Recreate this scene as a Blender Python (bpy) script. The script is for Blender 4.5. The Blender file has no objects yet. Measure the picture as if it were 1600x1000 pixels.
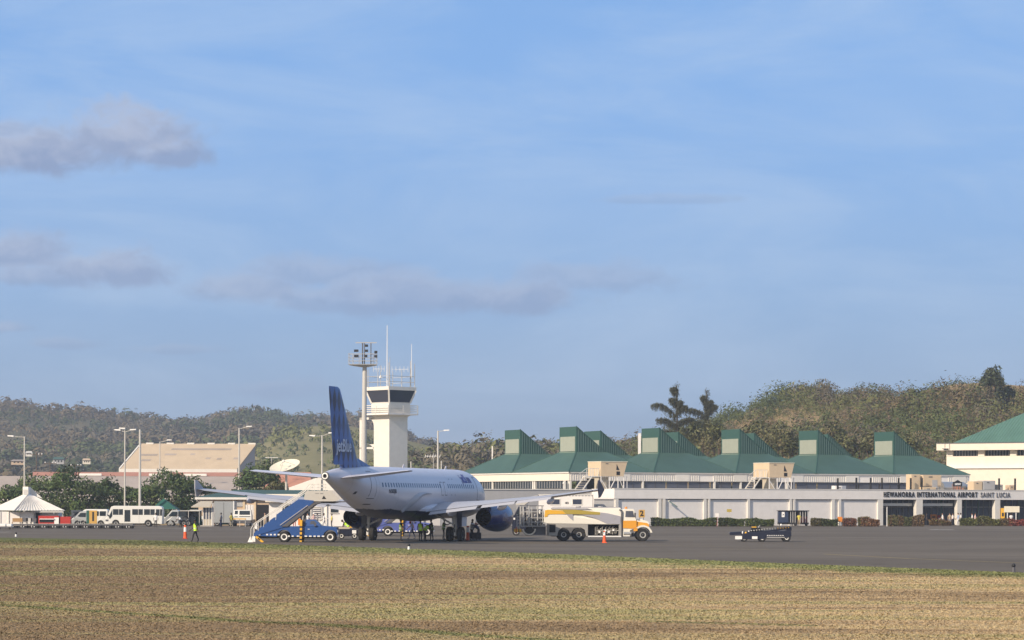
import bpy, bmesh, math, random
import numpy as np
from mathutils import Vector, Matrix
random.seed(7); RNG = np.random.default_rng(7)
S = bpy.context.scene; C = S.collection
PI = math.pi; R = math.radians
# ---------------------------------------------------------------- camera, sky, sun, exposure
FPX = 4145.0; CAMH = 3.25; HOR = 783.0; ROLL = 0.0026
cam = bpy.data.cameras.new('camera'); camo = bpy.data.objects.new('camera', cam); C.objects.link(camo); S.camera = camo
cam.sensor_width = 36; cam.lens = FPX/1600*36; cam.shift_y = (HOR-500)/1600
cam.clip_start = 1; cam.clip_end = 20000
camo.location = (0, 0, CAMH); camo.rotation_euler = (PI/2, -ROLL, 0)
SUN_EL = R(30); SUN_AZ = R(223)          # clockwise from +Y
world = bpy.data.worlds.new('World'); S.world = world; world.use_nodes = True
S.view_settings.view_transform = 'Standard'; S.view_settings.look = 'None'; S.view_settings.exposure = 0.06; S.view_settings.gamma = 1
S.view_settings.use_curve_mapping = False
S.render.engine = 'CYCLES'
try:
    S.cycles.max_bounces = 6; S.cycles.volume_bounces = 0; S.cycles.transparent_max_bounces = 8
except Exception: pass
sl = bpy.data.lights.new('sun', 'SUN'); sl.energy = 5.0; sl.angle = R(0.6); sl.color = (1, .84, .66)
so = bpy.data.objects.new('sun', sl); C.objects.link(so)
sd = Vector((math.sin(SUN_AZ)*math.cos(SUN_EL), math.cos(SUN_AZ)*math.cos(SUN_EL), math.sin(SUN_EL)))
so.rotation_euler = sd.to_track_quat('Z', 'Y').to_euler(); so.location = sd*400

class NT:
    """tiny node-tree helper"""
    def __init__(s, nt): s.nt = nt
    def n(s, t, **k):
        o = s.nt.nodes.new(t)
        for a, b in k.items(): setattr(o, a, b)
        return o
    def put(s, sock, v):
        if isinstance(v, bpy.types.NodeSocket): s.nt.links.new(v, sock)
        elif v is not None: sock.default_value = v
    def m(s, op, a, b=None, c=None, clamp=False):
        o = s.n('ShaderNodeMath', operation=op); o.use_clamp = clamp
        s.put(o.inputs[0], a); s.put(o.inputs[1], b); s.put(o.inputs[2], c); return o.outputs[0]
    def mix(s, f, a, b, bt='MIX'):
        o = s.n('ShaderNodeMix', data_type='RGBA', blend_type=bt)
        s.put(o.inputs[0], f)
        for i, v in ((6, a), (7, b)):
            s.put(o.inputs[i], (*v, 1) if isinstance(v, tuple) and len(v) == 3 else v)
        return o.outputs[2]
    def noise(s, vec, sc, det=4, rough=.55, dist=0):
        o = s.n('ShaderNodeTexNoise'); s.put(o.inputs['Vector'], vec); o.inputs['Scale'].default_value = sc
        o.inputs['Detail'].default_value = det; o.inputs['Roughness'].default_value = rough; o.inputs['Distortion'].default_value = dist
        return o.outputs['Fac']
    def mapping(s, vec, sc=(1,1,1), loc=(0,0,0), rot=(0,0,0)):
        o = s.n('ShaderNodeMapping'); s.put(o.inputs[0], vec); o.inputs[1].default_value = loc
        o.inputs[2].default_value = rot; o.inputs[3].default_value = sc; return o.outputs[0]
    def ss(s, v, a, b):
        o = s.n('ShaderNodeMapRange', interpolation_type='SMOOTHSTEP'); s.put(o.inputs[0], v)
        o.inputs[1].default_value = a; o.inputs[2].default_value = b; return o.outputs[0]

def build_world():
    w = NT(world.node_tree); nt = world.node_tree
    bg = nt.nodes['Background']
    sky = w.n('ShaderNodeTexSky', sky_type='NISHITA'); sky.sun_disc = False
    sky.sun_elevation = SUN_EL; sky.sun_rotation = SUN_AZ; sky.altitude = 0; sky.air_density = 1.0; sky.dust_density = 1.2; sky.ozone_density = 2.2
    g = w.n('ShaderNodeTexCoord').outputs['Generated']
    sep = w.n('ShaderNodeSeparateXYZ'); w.put(sep.inputs[0], g)
    X, Y, Z = sep.outputs
    # humid tropical air: a soft blue veil that thins with elevation
    zc = w.m('MAXIMUM', Z, 0.0)
    veil = w.m('POWER', 2.718, w.m('MULTIPLY', zc, -.9))
    air = w.mix(w.ss(zc, -.02, .17), VEIL_C, VEIL_T)
    dt = w.n('ShaderNodeVectorMath', operation='DOT_PRODUCT'); w.put(dt.inputs[0], g); dt.inputs[1].default_value = sd   # whiter, warmer haze on the sun's side
    sunny = w.ss(dt.outputs['Value'], -.25, .9)
    air = w.mix(w.m('MULTIPLY', sunny, .85), air, (9.5, 8.6, 7.6))
    base = w.mix(w.m('MULTIPLY', veil, VEIL_F), sky.outputs[0], air)
    # thin cirrus streaks
    st = w.mapping(g, (4.2, 4.2, 17), loc=(.35, 0, .2), rot=(0, R(14), 0))
    ci = w.noise(st, 1.6, 6, .6, .6)
    ci2 = w.noise(w.mapping(g, (12, 12, 75), rot=(0, R(13), 0)), 1.3, 6, .65, .3)
    cf = w.m('MULTIPLY', w.ss(ci, .36, .72), w.m('ADD', w.m('MULTIPLY', ci2, .5), .18))
    col = w.mix(w.m('MULTIPLY', cf, CIRRUS), base, CIR_C)
    # low cumulus puffs: each a soft ellipse of directions broken up by noise
    def direc(px, py): return Vector(((px-800)/FPX, 1, (HOR-py)/FPX)).normalized()
    nz = w.noise(w.mapping(g, (1, 1, 1.35)), 62, 7, .6, .3)
    nz2 = w.noise(w.mapping(g, (1, 1, 1.5)), 22, 4, .6)
    tot = None; lit = None
    for (px, py, sx, sy, dens) in CLOUDS:
        d = direc(px, py)
        ex = w.m('DIVIDE', w.m('SUBTRACT', X, d.x), sx/FPX); ez = w.m('DIVIDE', w.m('SUBTRACT', Z, d.z), sy/FPX)
        # flatter underside
        ez = w.m('MULTIPLY', ez, w.m('ADD', 1.0, w.m('MULTIPLY', w.m('LESS_THAN', ez, 0.0), .55)))
        r = w.m('SQRT', w.m('ADD', w.m('MULTIPLY', ex, ex), w.m('MULTIPLY', ez, ez)))
        r = w.m('ADD', r, w.m('MULTIPLY', w.m('SUBTRACT', nz, .5), 1.7)); r = w.m('ADD', r, w.m('MULTIPLY', w.m('SUBTRACT', nz2, .5), 1.0))
        a = w.m('MULTIPLY', w.ss(r, 1.2, .42), w.m('MULTIPLY', w.m('GREATER_THAN', Y, 0.0), dens))
        l = w.m('MULTIPLY', a, w.ss(w.m('ADD', w.m('SUBTRACT', ez, w.m('MULTIPLY', ex, .35)), w.m('MULTIPLY', w.m('SUBTRACT', nz, .5), 3.2)), -.55, 1.0))
        tot = a if tot is None else w.m('MAXIMUM', tot, a)
        lit = l if lit is None else w.m('MAXIMUM', lit, l)
    # the same kind of puffs in the rest of the low sky
    gen = w.noise(w.mapping(g, (1, 1, 3.4)), 7, 6, .6)
    ga = w.m('MULTIPLY', w.ss(gen, .60, .74), w.m('MULTIPLY', w.ss(zc, .0, .05), .55))
    ga = w.m('MULTIPLY', ga, w.m('LESS_THAN', Y, .93))
    tot = w.m('MAXIMUM', tot, ga)
    cc = w.mix(w.m('DIVIDE', lit, w.m('ADD', tot, .001), clamp=True), CL_D, CL_L)
    col = w.mix(tot, col, cc)
    w.put(bg.inputs[0], col); bg.inputs[1].default_value = SKY_S
SKY_S = 0.094; HAZE = .00023
VEIL_F = .85; VEIL_C = (3.3, 4.85, 7.2); VEIL_T = (2.35, 4.85, 9.7); CIR_C = (5.2, 6.7, 8.9); CIRRUS = .95
CL_D = (2.85, 3.75, 5.9); CL_L = (4.9, 5.5, 7.1)
CLOUDS = [(200, 222, 125, 60, .95), (60, 248, 170, 46, .95), (255, 245, 80, 36, .85), (10, 215, 60, 30, .7), (165, 425, 120, 42, .75), (20, 400, 130, 42, .75), (60, 435, 120, 26, .6),
          (390, 455, 100, 36, .6), (500, 430, 150, 34, .5), (640, 465, 170, 44, .62), (800, 470, 160, 40, .65), (920, 440, 150, 34, .45), (560, 470, 200, 30, .5),
          (10, 515, 40, 14, .5), (90, 540, 70, 12, .35), (290, 548, 90, 12, .3), (1040, 312, 110, 10, .3), (430, 610, 90, 22, .3)]
build_world()

# ---------------------------------------------------------------- photo geometry helpers
def gd(x, y): return CAMH*FPX/(y-HOR-ROLL*(x-800))                # depth of a ground point
def at(x, y, d): return Vector(((x-800)/FPX*d, d, CAMH+d/FPX*((HOR-y)+ROLL*(x-800))))
def zat(x, y, d): return at(x, y, d).z
def gp(x, y): d = gd(x, y); return Vector(((x-800)/FPX*d, d, 0))

# ---------------------------------------------------------------- materials
MATS = {}
def mat(name, col, rough=.7, metal=0, var=.12, scale=1.2, bump=0, bscale=20, spec=.4, attr=False, trans=0, coat=0, coords='Object', stretch=(1,1,1)):
    if name in MATS: return MATS[name]
    m = bpy.data.materials.new(name); m.use_nodes = True; t = NT(m.node_tree); b = m.node_tree.nodes['Principled BSDF']
    co = t.mapping(t.n('ShaderNodeTexCoord').outputs[coords], stretch)
    c = (*col, 1)
    if attr:
        a = t.n('ShaderNodeAttribute'); a.attribute_name = 'tone'; c = t.mix(1.0, a.outputs['Color'], c, 'MULTIPLY')
    if var > 0:
        if 'roof' in name: var = .34; scale = .35
        n1 = t.noise(co, scale, 5, .6); n2 = t.noise(co, scale*9, 3, .6)
        f = t.m('ADD', t.m('MULTIPLY', n1, 1.4), t.m('MULTIPLY', n2, .6))
        f = t.m('ADD', 1-var, t.m('MULTIPLY', f, var))
        o = t.n('ShaderNodeMix', data_type='RGBA', blend_type='MULTIPLY'); o.inputs[0].default_value = 1
        t.put(o.inputs[6], c); cmb = t.n('ShaderNodeCombineXYZ')
        for i in range(3): t.put(cmb.inputs[i], f)
        t.nt.links.new(cmb.outputs[0], o.inputs[7]); c = o.outputs[2]
    if 'roof' in name:                                          # each roof weathers a little differently
        rn = t.m('ADD', .88, t.m('MULTIPLY', t.n('ShaderNodeObjectInfo').outputs['Random'], .24)); sc_ = t.n('ShaderNodeVectorMath', operation='SCALE'); t.put(sc_.inputs[0], c); t.put(sc_.inputs['Scale'], rn); c = sc_.outputs[0]
    t.put(b.inputs['Base Color'], c); b.inputs['Roughness'].default_value = rough; b.inputs['Metallic'].default_value = metal
    b.inputs['Specular IOR Level'].default_value = spec
    if coat: b.inputs['Coat Weight'].default_value = coat; b.inputs['Coat Roughness'].default_value = .15
    if trans: b.inputs['Subsurface Weight'].default_value = 0
    if bump:
        bp = t.n('ShaderNodeBump'); bp.inputs['Strength'].default_value = bump; bp.inputs['Distance'].default_value = .02
        t.put(bp.inputs['Height'], t.noise(co, bscale, 4)); t.put(b.inputs['Normal'], bp.outputs[0])
    MATS[name] = m; return m
def M(n): return MATS[n]
for a in [('white_paint', (.70,.68,.63), .65), ('cream_wall', (.74,.68,.58), .8), ('light_wall', (.78,.755,.725), .8), ('grey_wall', (.42,.42,.42), .8),
          ('tan_panel', (.62,.49,.33), .7), ('tan_wall', (.55,.42,.30), .8), ('concrete', (.38,.36,.33), .9), ('dark_opening', (.018,.018,.02), .9),
          ('steel', (.42,.42,.41), .45), ('dark_steel', (.10,.10,.11), .5), ('pole_grey', (.50,.49,.46), .6), ('black_paint', (.02,.02,.022), .5),
          ('green_roof', (.050,.105,.088), .65), ('teal_roof', (.085,.18,.145), .65), ('louvre_grey', (.32,.35,.29), .7), ('green_side', (.035,.095,.08), .6), ('louvre_slat', (.20,.26,.21), .7),
          ('rib_light', (.10,.165,.155), .6), ('ochre_roof', (.58,.44,.30), .85), ('red_roof', (.42,.20,.14), .85), ('dirty_roof', (.36,.31,.27), .9),
          ('rubber', (.022,.022,.023), .85), ('hub_white', (.75,.75,.72), .5), ('hub_grey', (.35,.35,.34), .5), ('yellow_paint', (.75,.42,.04), .5),
          ('orange_paint', (.72,.24,.03), .5), ('red_paint', (.42,.03,.02), .5), ('olive_yellow', (.40,.31,.06), .5), ('swoosh_grey', (.36,.36,.40), .5),
          ('lower_grey', (.34,.33,.31), .6), ('bark', (.10,.075,.055), .95), ('signboard', (.72,.68,.55), .6), ('green_tent', (.02,.10,.075), .7),
          ('cone_orange', (.85,.12,.03), .5), ('lamp_white', (.8,.8,.78), .4), ('kiosk_blue', (.025,.04,.085), .6), ('wood', (.35,.22,.10), .8), ('beige', (.48,.43,.34), .8)]:
    mat(a[0], a[1], a[2], var=.16)
mat('truck_cream', (.78,.75,.66), .4, var=.08, coat=.2); mat('truck_blue', (.022,.080,.27), .4, var=.15, coat=.3)
mat('loader_blue', (.010,.014,.034), .45, var=.15, coat=.2); mat('van_white', (.72,.72,.68), .35, coat=.3, var=.06)
mat('car_silver', (.42,.43,.42), .3, metal=.3, coat=.3, var=.06); mat('car_dark', (.06,.07,.085), .3, coat=.4, var=.06)
mat('glass_dark', (.02,.028,.035), .12, var=.1, spec=.6); mat('glass_blue', (.035,.045,.075), .15, var=.15, spec=.6)
mat('glass_grey', (.09,.10,.13), .3, var=.3, spec=.5)
mat('plane_white', (.60,.59,.64), .32, var=.14, scale=.5, coat=.25, stretch=(.25,1,1)); mat('plane_navy', (.012,.02,.06), .35, var=.1, coat=.3)
mat('wing_grey', (.40,.41,.45), .4, var=.08); mat('engine_blue', (.012,.03,.16), .22, var=.1, coat=.5)
mat('door_line', (.06,.065,.09), .6); mat('bare_metal', (.6,.58,.54), .3, metal=.8, var=.1); mat('title_blue', (.06,.07,.30), .5)
mat('gear_white', (.75,.75,.74), .4); mat('fence_blue_unlit', (.02,.018,.05), .4)
mat('foliage', (1, 1, 1), .75, attr=True, var=.15, scale=.25, spec=.25); mat('grass_blade', (1, 1, 1), .8, attr=True, var=0, spec=.2)

# ---------------------------------------------------------------- mesh builder
class MB:
    def __init__(s): s.v = []; s.f = []; s.mi = []; s.cur = 0
    def add(s, vs, fs):
        o = len(s.v); s.v += [tuple(v) for v in vs]; s.f += [tuple(i+o for i in f) for f in fs]; s.mi += [s.cur]*len(fs); return s
    def box(s, x0, x1, y0, y1, z0, z1):
        return s.add([(x0,y0,z0),(x1,y0,z0),(x1,y1,z0),(x0,y1,z0),(x0,y0,z1),(x1,y0,z1),(x1,y1,z1),(x0,y1,z1)],
                     [(0,3,2,1),(4,5,6,7),(0,1,5,4),(1,2,6,5),(2,3,7,6),(3,0,4,7)])
    def cbox(s, c, d): return s.box(c[0]-d[0]/2, c[0]+d[0]/2, c[1]-d[1]/2, c[1]+d[1]/2, c[2]-d[2]/2, c[2]+d[2]/2)
    def prism(s, poly, y0, y1, w=None):
        """polygon in x,z (counter-clockwise seen from -y) extruded along y; w(x,z) -> inward offset"""
        n = len(poly); a = []; b = []
        for (x, z) in poly:
            k = w(x, z) if w else 0
            a.append((x, y0+k, z)); b.append((x, y1-k, z))
        return s.add(a+b, [tuple(range(n)), tuple(range(2*n-1, n-1, -1))] + [(i, i+n, (i+1) % n+n, (i+1) % n) for i in range(n)])
    def vprism(s, poly, z0, z1):
        n = len(poly)
        return s.add([(x, y, z0) for x, y in poly]+[(x, y, z1) for x, y in poly],
                     [tuple(range(n-1, -1, -1)), tuple(range(n, 2*n))]+[(i, (i+1) % n, (i+1) % n+n, i+n) for i in range(n)])
    def loft(s, rings, caps=True):
        o = len(s.v); n = len(rings[0]); vs = [p for r in rings for p in r]; fs = []
        for i in range(len(rings)-1):
            for j in range(n): fs.append((i*n+j, i*n+(j+1) % n, (i+1)*n+(j+1) % n, (i+1)*n+j))
        if caps: fs += [tuple(range(n-1, -1, -1)), tuple((len(rings)-1)*n+j for j in range(n))]
        return s.add(vs, fs)
    def tube(s, p0, p1, r0, r1=None, n=8):
        p0 = Vector(p0); p1 = Vector(p1); r1 = r0 if r1 is None else r1
        d = (p1-p0).normalized(); u = d.orthogonal().normalized(); v = d.cross(u)
        return s.loft([[p+(u*math.cos(2*PI*i/n)+v*math.sin(2*PI*i/n))*r for i in range(n)] for p, r in ((p0, r0), (p1, r1))])
    def bar(s, p0, p1, w=.05, h=None):
        p0 = Vector(p0); p1 = Vector(p1); h = w if h is None else h
        d = (p1-p0).normalized(); up = Vector((0,0,1)) if abs(d.z) < .95 else Vector((0,1,0))
        u = d.cross(up).normalized()*w/2; v = u.cross(d).normalized()*h/2
        return s.loft([[p+u+v, p-u+v, p-u-v, p+u-v] for p in (p0, p1)])
    def path(s, pts, r, n=6):
        for a, b in zip(pts[:-1], pts[1:]): s.tube(a, b, r, r, n)
        return s
    def ell(s, c, rx, ry, rz, nu=12, nv=8):
        rings = []
        for i in range(nv+1):
            t = max(.02, min(PI-.02, PI*i/nv))
            rings.append([(c[0]+rx*math.sin(t)*math.cos(2*PI*j/nu), c[1]+ry*math.sin(t)*math.sin(2*PI*j/nu), c[2]-rz*math.cos(t)) for j in range(nu)])
        return s.loft(rings)
    def wheel(s, c, r, w, n=20, hub=False):
        """tyre along y axis"""
        pr = [(.62*r, w*.42), (.8*r, w*.5), (.95*r, w*.46), (r, w*.3)] if not hub else [(.1*r, w*.3), (.62*r, w*.43)]
        prof = [(a, -b) for a, b in pr]+[(a, b) for a, b in reversed(pr)]
        rings = [[(c[0]+a*math.cos(2*PI*i/n), c[1]+b, c[2]+a*math.sin(2*PI*i/n)) for i in range(n)] for a, b in prof]
        return s.loft(rings)
    def build(s, name, m, parent=None, smooth=False, loc=None, rz=0, bevel=0, **props):
        me = bpy.data.meshes.new(name); me.from_pydata(s.v, [], s.f)
        ms = m if isinstance(m, (list, tuple)) else [m]
        for q in ms: me.materials.append(MATS[q] if isinstance(q, str) else q)
        if len(ms) > 1: me.polygons.foreach_set('material_index', s.mi)
        bm = bmesh.new(); bm.from_mesh(me); bmesh.ops.recalc_face_normals(bm, faces=bm.faces)
        if smooth:
            for e in bm.edges:
                if len(e.link_faces) == 2 and e.calc_face_angle(0) > R(38): e.smooth = False
            for f in bm.faces: f.smooth = True
        bm.to_mesh(me); bm.free(); me.update()
        o = bpy.data.objects.new(name, me); C.objects.link(o)
        if parent: o.parent = parent
        if loc is not None: o.location = loc
        if rz: o.rotation_euler.z = rz
        if bevel:
            b = o.modifiers.new('bevel', 'BEVEL'); b.width = bevel; b.segments = 2; b.limit_method = 'ANGLE'; b.angle_limit = R(35)
        for k, v in props.items(): o[k] = v
        return o
def tag(o, label=None, cat=None, group=None, kind=None):
    for k, v in (('label', label), ('category', cat), ('group', group), ('kind', kind)):
        if v: o[k] = v
    return o
def empty(name, loc, label, cat, rz=0, group=None):
    o = bpy.data.objects.new(name, None); C.objects.link(o); o.location = loc; o.rotation_euler = (0, 0, rz); o.empty_display_size = .3
    return tag(o, label, cat, group)
def kids(o): return [c for c in bpy.data.objects if c.parent == o]
def clone(o, loc, rz=None, label=None, scale=None):
    def rec(a, par):
        c = a.copy(); C.objects.link(c)
        if par: c.parent = par
        for k in kidmap.get(a.name, []): rec(k, c)
        return c
    kidmap = {}
    for b in bpy.data.objects:
        if b.parent: kidmap.setdefault(b.parent.name, []).append(b)
    c = rec(o, None); c.location = loc
    if rz is not None: c.rotation_euler.z = rz
    if scale: c.scale = (scale,)*3
    if label: c['label'] = label
    return c
def text_mb(txt, size, depth=.0, font_scale_x=1.0, bold=0, spacing=1.0):
    cu = bpy.data.curves.new('t', 'FONT'); cu.body = txt; cu.size = size; cu.extrude = depth; cu.offset = bold; cu.align_x = 'CENTER'; cu.align_y = 'CENTER'
    cu.space_character = spacing; cu.resolution_u = 3
    ob = bpy.data.objects.new('t', cu); C.objects.link(ob); dg = bpy.context.evaluated_depsgraph_get(); dg.update()
    me = bpy.data.meshes.new_from_object(ob.evaluated_get(dg)); b = MB()
    b.add([(v.co.x*font_scale_x, v.co.y, v.co.z) for v in me.vertices], [tuple(p.vertices) for p in me.polygons])
    bpy.data.objects.remove(ob); bpy.data.curves.remove(cu); bpy.data.meshes.remove(me); return b
def np_mesh(name, V, F, tone=None, m='foliage', parent=None, **props):
    """V (n,3) verts, F (m,k) faces, tone (n,3) point colours"""
    me = bpy.data.meshes.new(name); me.vertices.add(len(V)); me.vertices.foreach_set('co', np.asarray(V, dtype=np.float32).ravel())
    k = F.shape[1]; me.loops.add(F.size); me.loops.foreach_set('vertex_index', F.astype(np.int32).ravel())
    me.polygons.add(len(F)); me.polygons.foreach_set('loop_start', np.arange(0, F.size, k, dtype=np.int32)); me.polygons.foreach_set('loop_total', np.full(len(F), k, dtype=np.int32))
    me.update(calc_edges=True)
    if tone is not None:
        a = me.attributes.new('tone', 'FLOAT_COLOR', 'POINT'); a.data.foreach_set('color', np.hstack([tone, np.ones((len(V), 1))]).astype(np.float32).ravel())
    me.materials.append(MATS[m]); o = bpy.data.objects.new(name, me); C.objects.link(o)
    if parent: o.parent = parent
    for a, b in props.items(): o[a] = b
    return o
def leaves(P, size, tone, aspect=.7, down=0.0, upbias=0.1, N=None, nj=.55):
    """P (n,3) centres -> random quads; tone (n,3)"""
    n = len(P); nrm = RNG.normal(size=(n, 3))
    if N is not None: nrm = N+nrm*nj
    else: nrm[:, 2] = np.abs(nrm[:, 2])*.8+upbias
    nrm /= np.linalg.norm(nrm, axis=1)[:, None]
    a = RNG.normal(size=(n, 3)); a[:, 2] -= down; a -= (a*nrm).sum(1)[:, None]*nrm; a /= np.linalg.norm(a, axis=1)[:, None]; b = np.cross(nrm, a)
    s = (np.asarray(size)*RNG.uniform(.6, 1.4, n))[:, None]
    V = np.stack([P-a*s, P+b*s*aspect*.6-a*s*.1, P+a*s, P-b*s*aspect*.6+a*s*.1], 1).reshape(-1, 3)
    return V, np.arange(4*n).reshape(-1, 4), np.repeat(tone, 4, 0)
def crown_points(c, r, n, lumps=7, flat=.8, lump_r=.42):
    """points in lumps spread over an ellipsoid crown"""
    th = RNG.normal(size=(lumps, 3)); th[:, 2] = np.abs(th[:, 2])*1.0-.25; th /= np.linalg.norm(th, axis=1)[:, None]
    L = np.array(c)+th*np.array([r, r, r*flat])*RNG.uniform(.45, .85, (lumps, 1))
    k = RNG.integers(0, lumps, n); q = RNG.normal(size=(n, 3)); q /= np.linalg.norm(q, axis=1)[:, None]
    q *= RNG.uniform(.5, 1, (n, 1))**.5*r*lump_r*RNG.uniform(.8, 1.2, lumps)[k][:, None]; q[:, 2] *= flat
    return L[k]+q, k, lumps, q/np.linalg.norm(q, axis=1)[:, None]
# ================================================================ ground
EDGE = [(-700, 836.5), (-300, 838), (0, 840), (200, 843.2), (400, 849.8), (580, 855.5), (800, 863), (1100, 875.4), (1600, 895), (2100, 917), (2600, 940)]
EP = [gp(x, y) for x, y in EDGE]
EX = np.array([p.x for p in EP]); EY = np.array([p.y for p in EP])
def edge_y(x): return np.interp(x, EX, EY)
def sheet(name, pts, z, m, **kw):
    me = bpy.data.meshes.new(name); me.from_pydata([(p[0], p[1], z) for p in pts], [], [tuple(range(len(pts)))]); me.materials.append(m)
    bm = bmesh.new(); bm.from_mesh(me); bmesh.ops.triangulate(bm, faces=bm.faces); bmesh.ops.recalc_face_normals(bm, faces=bm.faces)
    for f in bm.faces:
        if f.normal.z < 0: f.normal_flip()
    bm.to_mesh(me); bm.free(); o = bpy.data.objects.new(name, me); C.objects.link(o); o['kind'] = 'structure'
    for k, v in kw.items(): o[k] = v
    return o
def ground_material():
    m = bpy.data.materials.new('dry_grass_ground'); m.use_nodes = True; t = NT(m.node_tree); b = m.node_tree.nodes['Principled BSDF']
    co = t.n('ShaderNodeTexCoord').outputs['Object']
    big = t.noise(t.mapping(co, (.02, .045, 1)), 1.0, 4, .6, .4); mid = t.noise(t.mapping(co, (.22, .5, 1)), 1, 5, .62, .3)
    fine = t.noise(co, 3.2, 5, .65); vf = t.noise(co, 26, 3, .6)
    c = t.mix(t.ss(big, .35, .65), (.36, .26, .14), (.48, .35, .19))
    c = t.mix(t.ss(mid, .48, .70), c, (.22, .20, .09)); c = t.mix(t.m('MULTIPLY', t.ss(fine, .5, .75), .3), c, (.24, .165, .095))
    c = t.mix(t.m('MULTIPLY', t.ss(vf, .48, .7), .25), c, (.44, .36, .20)); t.put(b.inputs['Base Color'], c)
    b.inputs['Roughness'].default_value = 1; b.inputs['Specular IOR Level'].default_value = .1
    bp = t.n('ShaderNodeBump'); bp.inputs['Strength'].default_value = .8; bp.inputs['Distance'].default_value = .06
    t.put(bp.inputs['Height'], t.m('ADD', fine, vf)); t.put(b.inputs['Normal'], bp.outputs[0]); return m
def asphalt_material():
    m = bpy.data.materials.new('asphalt'); m.use_nodes = True; t = NT(m.node_tree); b = m.node_tree.nodes['Principled BSDF']
    co = t.n('ShaderNodeTexCoord').outputs['Object']
    big = t.noise(t.mapping(co, (.02, .05, 1), rot=(0, 0, .25)), 1, 5, .6, .3); mid = t.noise(t.mapping(co, (.12, .5, 1), rot=(0, 0, .25)), 1, 5, .65, .5)
    f = t.noise(co, 7, 4, .7); c = t.mix(t.ss(big, .3, .7), (.120, .106, .089), (.160, .142, .119))
    c = t.mix(t.m('MULTIPLY', t.ss(mid, .5, .72), .5), c, (.215, .19, .16)); c = t.mix(t.m('MULTIPLY', t.ss(mid, .46, .3), .5), c, (.088, .079, .068))
    c = t.mix(t.m('MULTIPLY', t.ss(f, .45, .75), .35), c, (.15, .145, .135)); tm_ = t.noise(t.mapping(co, (.03, 1.6, 1), rot=(0, 0, -.12)), 1, 4, .6, .2); c = t.mix(t.m('MULTIPLY', t.ss(tm_, .60, .72), .35), c, (.045, .040, .035))
    sp = t.n('ShaderNodeSeparateXYZ'); t.put(sp.inputs[0], t.mapping(co, (1/7.5, 1/7.5, 1), rot=(0, 0, .42))); jx = t.m('LESS_THAN', t.m('FRACT', sp.outputs[0]), .012); jy = t.m('LESS_THAN', t.m('FRACT', sp.outputs[1]), .012)
    c = t.mix(t.m('MULTIPLY', t.m('MAXIMUM', jx, jy), .4), c, (.045, .042, .038)); st_ = t.noise(co, .35, 3, .5); c = t.mix(t.m('MULTIPLY', t.ss(st_, .66, .74), .55), c, (.05, .044, .038)); t.put(b.inputs['Base Color'], c)
    b.inputs['Roughness'].default_value = 1; b.inputs['Specular IOR Level'].default_value = .06
    bp = t.n('ShaderNodeBump'); bp.inputs['Strength'].default_value = .3; bp.inputs['Distance'].default_value = .01
    t.put(bp.inputs['Height'], f); t.put(b.inputs['Normal'], bp.outputs[0]); return m
GM = ground_material(); AM = asphalt_material()
sheet('ground', [(-3900, -60), (3900, -60), (3900, 3900), (-3900, 3900)], 0, GM)
far = [(190, 200), (230, 430), (60, 405), (20, 380), (-4, 372), (-12, 352), (-110, 335), (-300, 345)]
near = [(p.x, p.y) for p in EP]
sheet('apron', near+[(near[-1][0]+60, near[-1][1]-70)]+far, .004, AM)
mat('line_paint', (.42,.40,.36), .8, var=.4, scale=2); mat('line_yellow', (.34,.26,.09), .8, var=.4, scale=2)
def strip(pts_px, wdt, m='line_paint'):
    P = [gp(x, y) for x, y in pts_px]; l = []; r = []
    for i, p in enumerate(P):
        d = (P[min(i+1, len(P)-1)]-P[max(i-1, 0)]).normalized(); n = Vector((-d.y, d.x, 0))*wdt/2; l.append(p+n); r.append(p-n)
    sheet('painted_line', l+r[::-1], .009, MATS[m])
strip([(1453, 827.6), (1490, 827.8)], 3.0); strip([(1110, 858), (1202, 858.5)], .35, 'line_yellow'); strip([(1287, 865.8), (1420, 873), (1600, 880)], .25, 'line_yellow')
strip([(0, 831.4), (14, 831.5)], 2.6); strip([(250, 826), (330, 827.2), (380, 827)], .7); strip([(860, 838), (1100, 839), (1600, 841.5)], .25)
strip([(700, 846.5), (1000, 852), (1180, 855)], .2, 'line_yellow')

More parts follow.
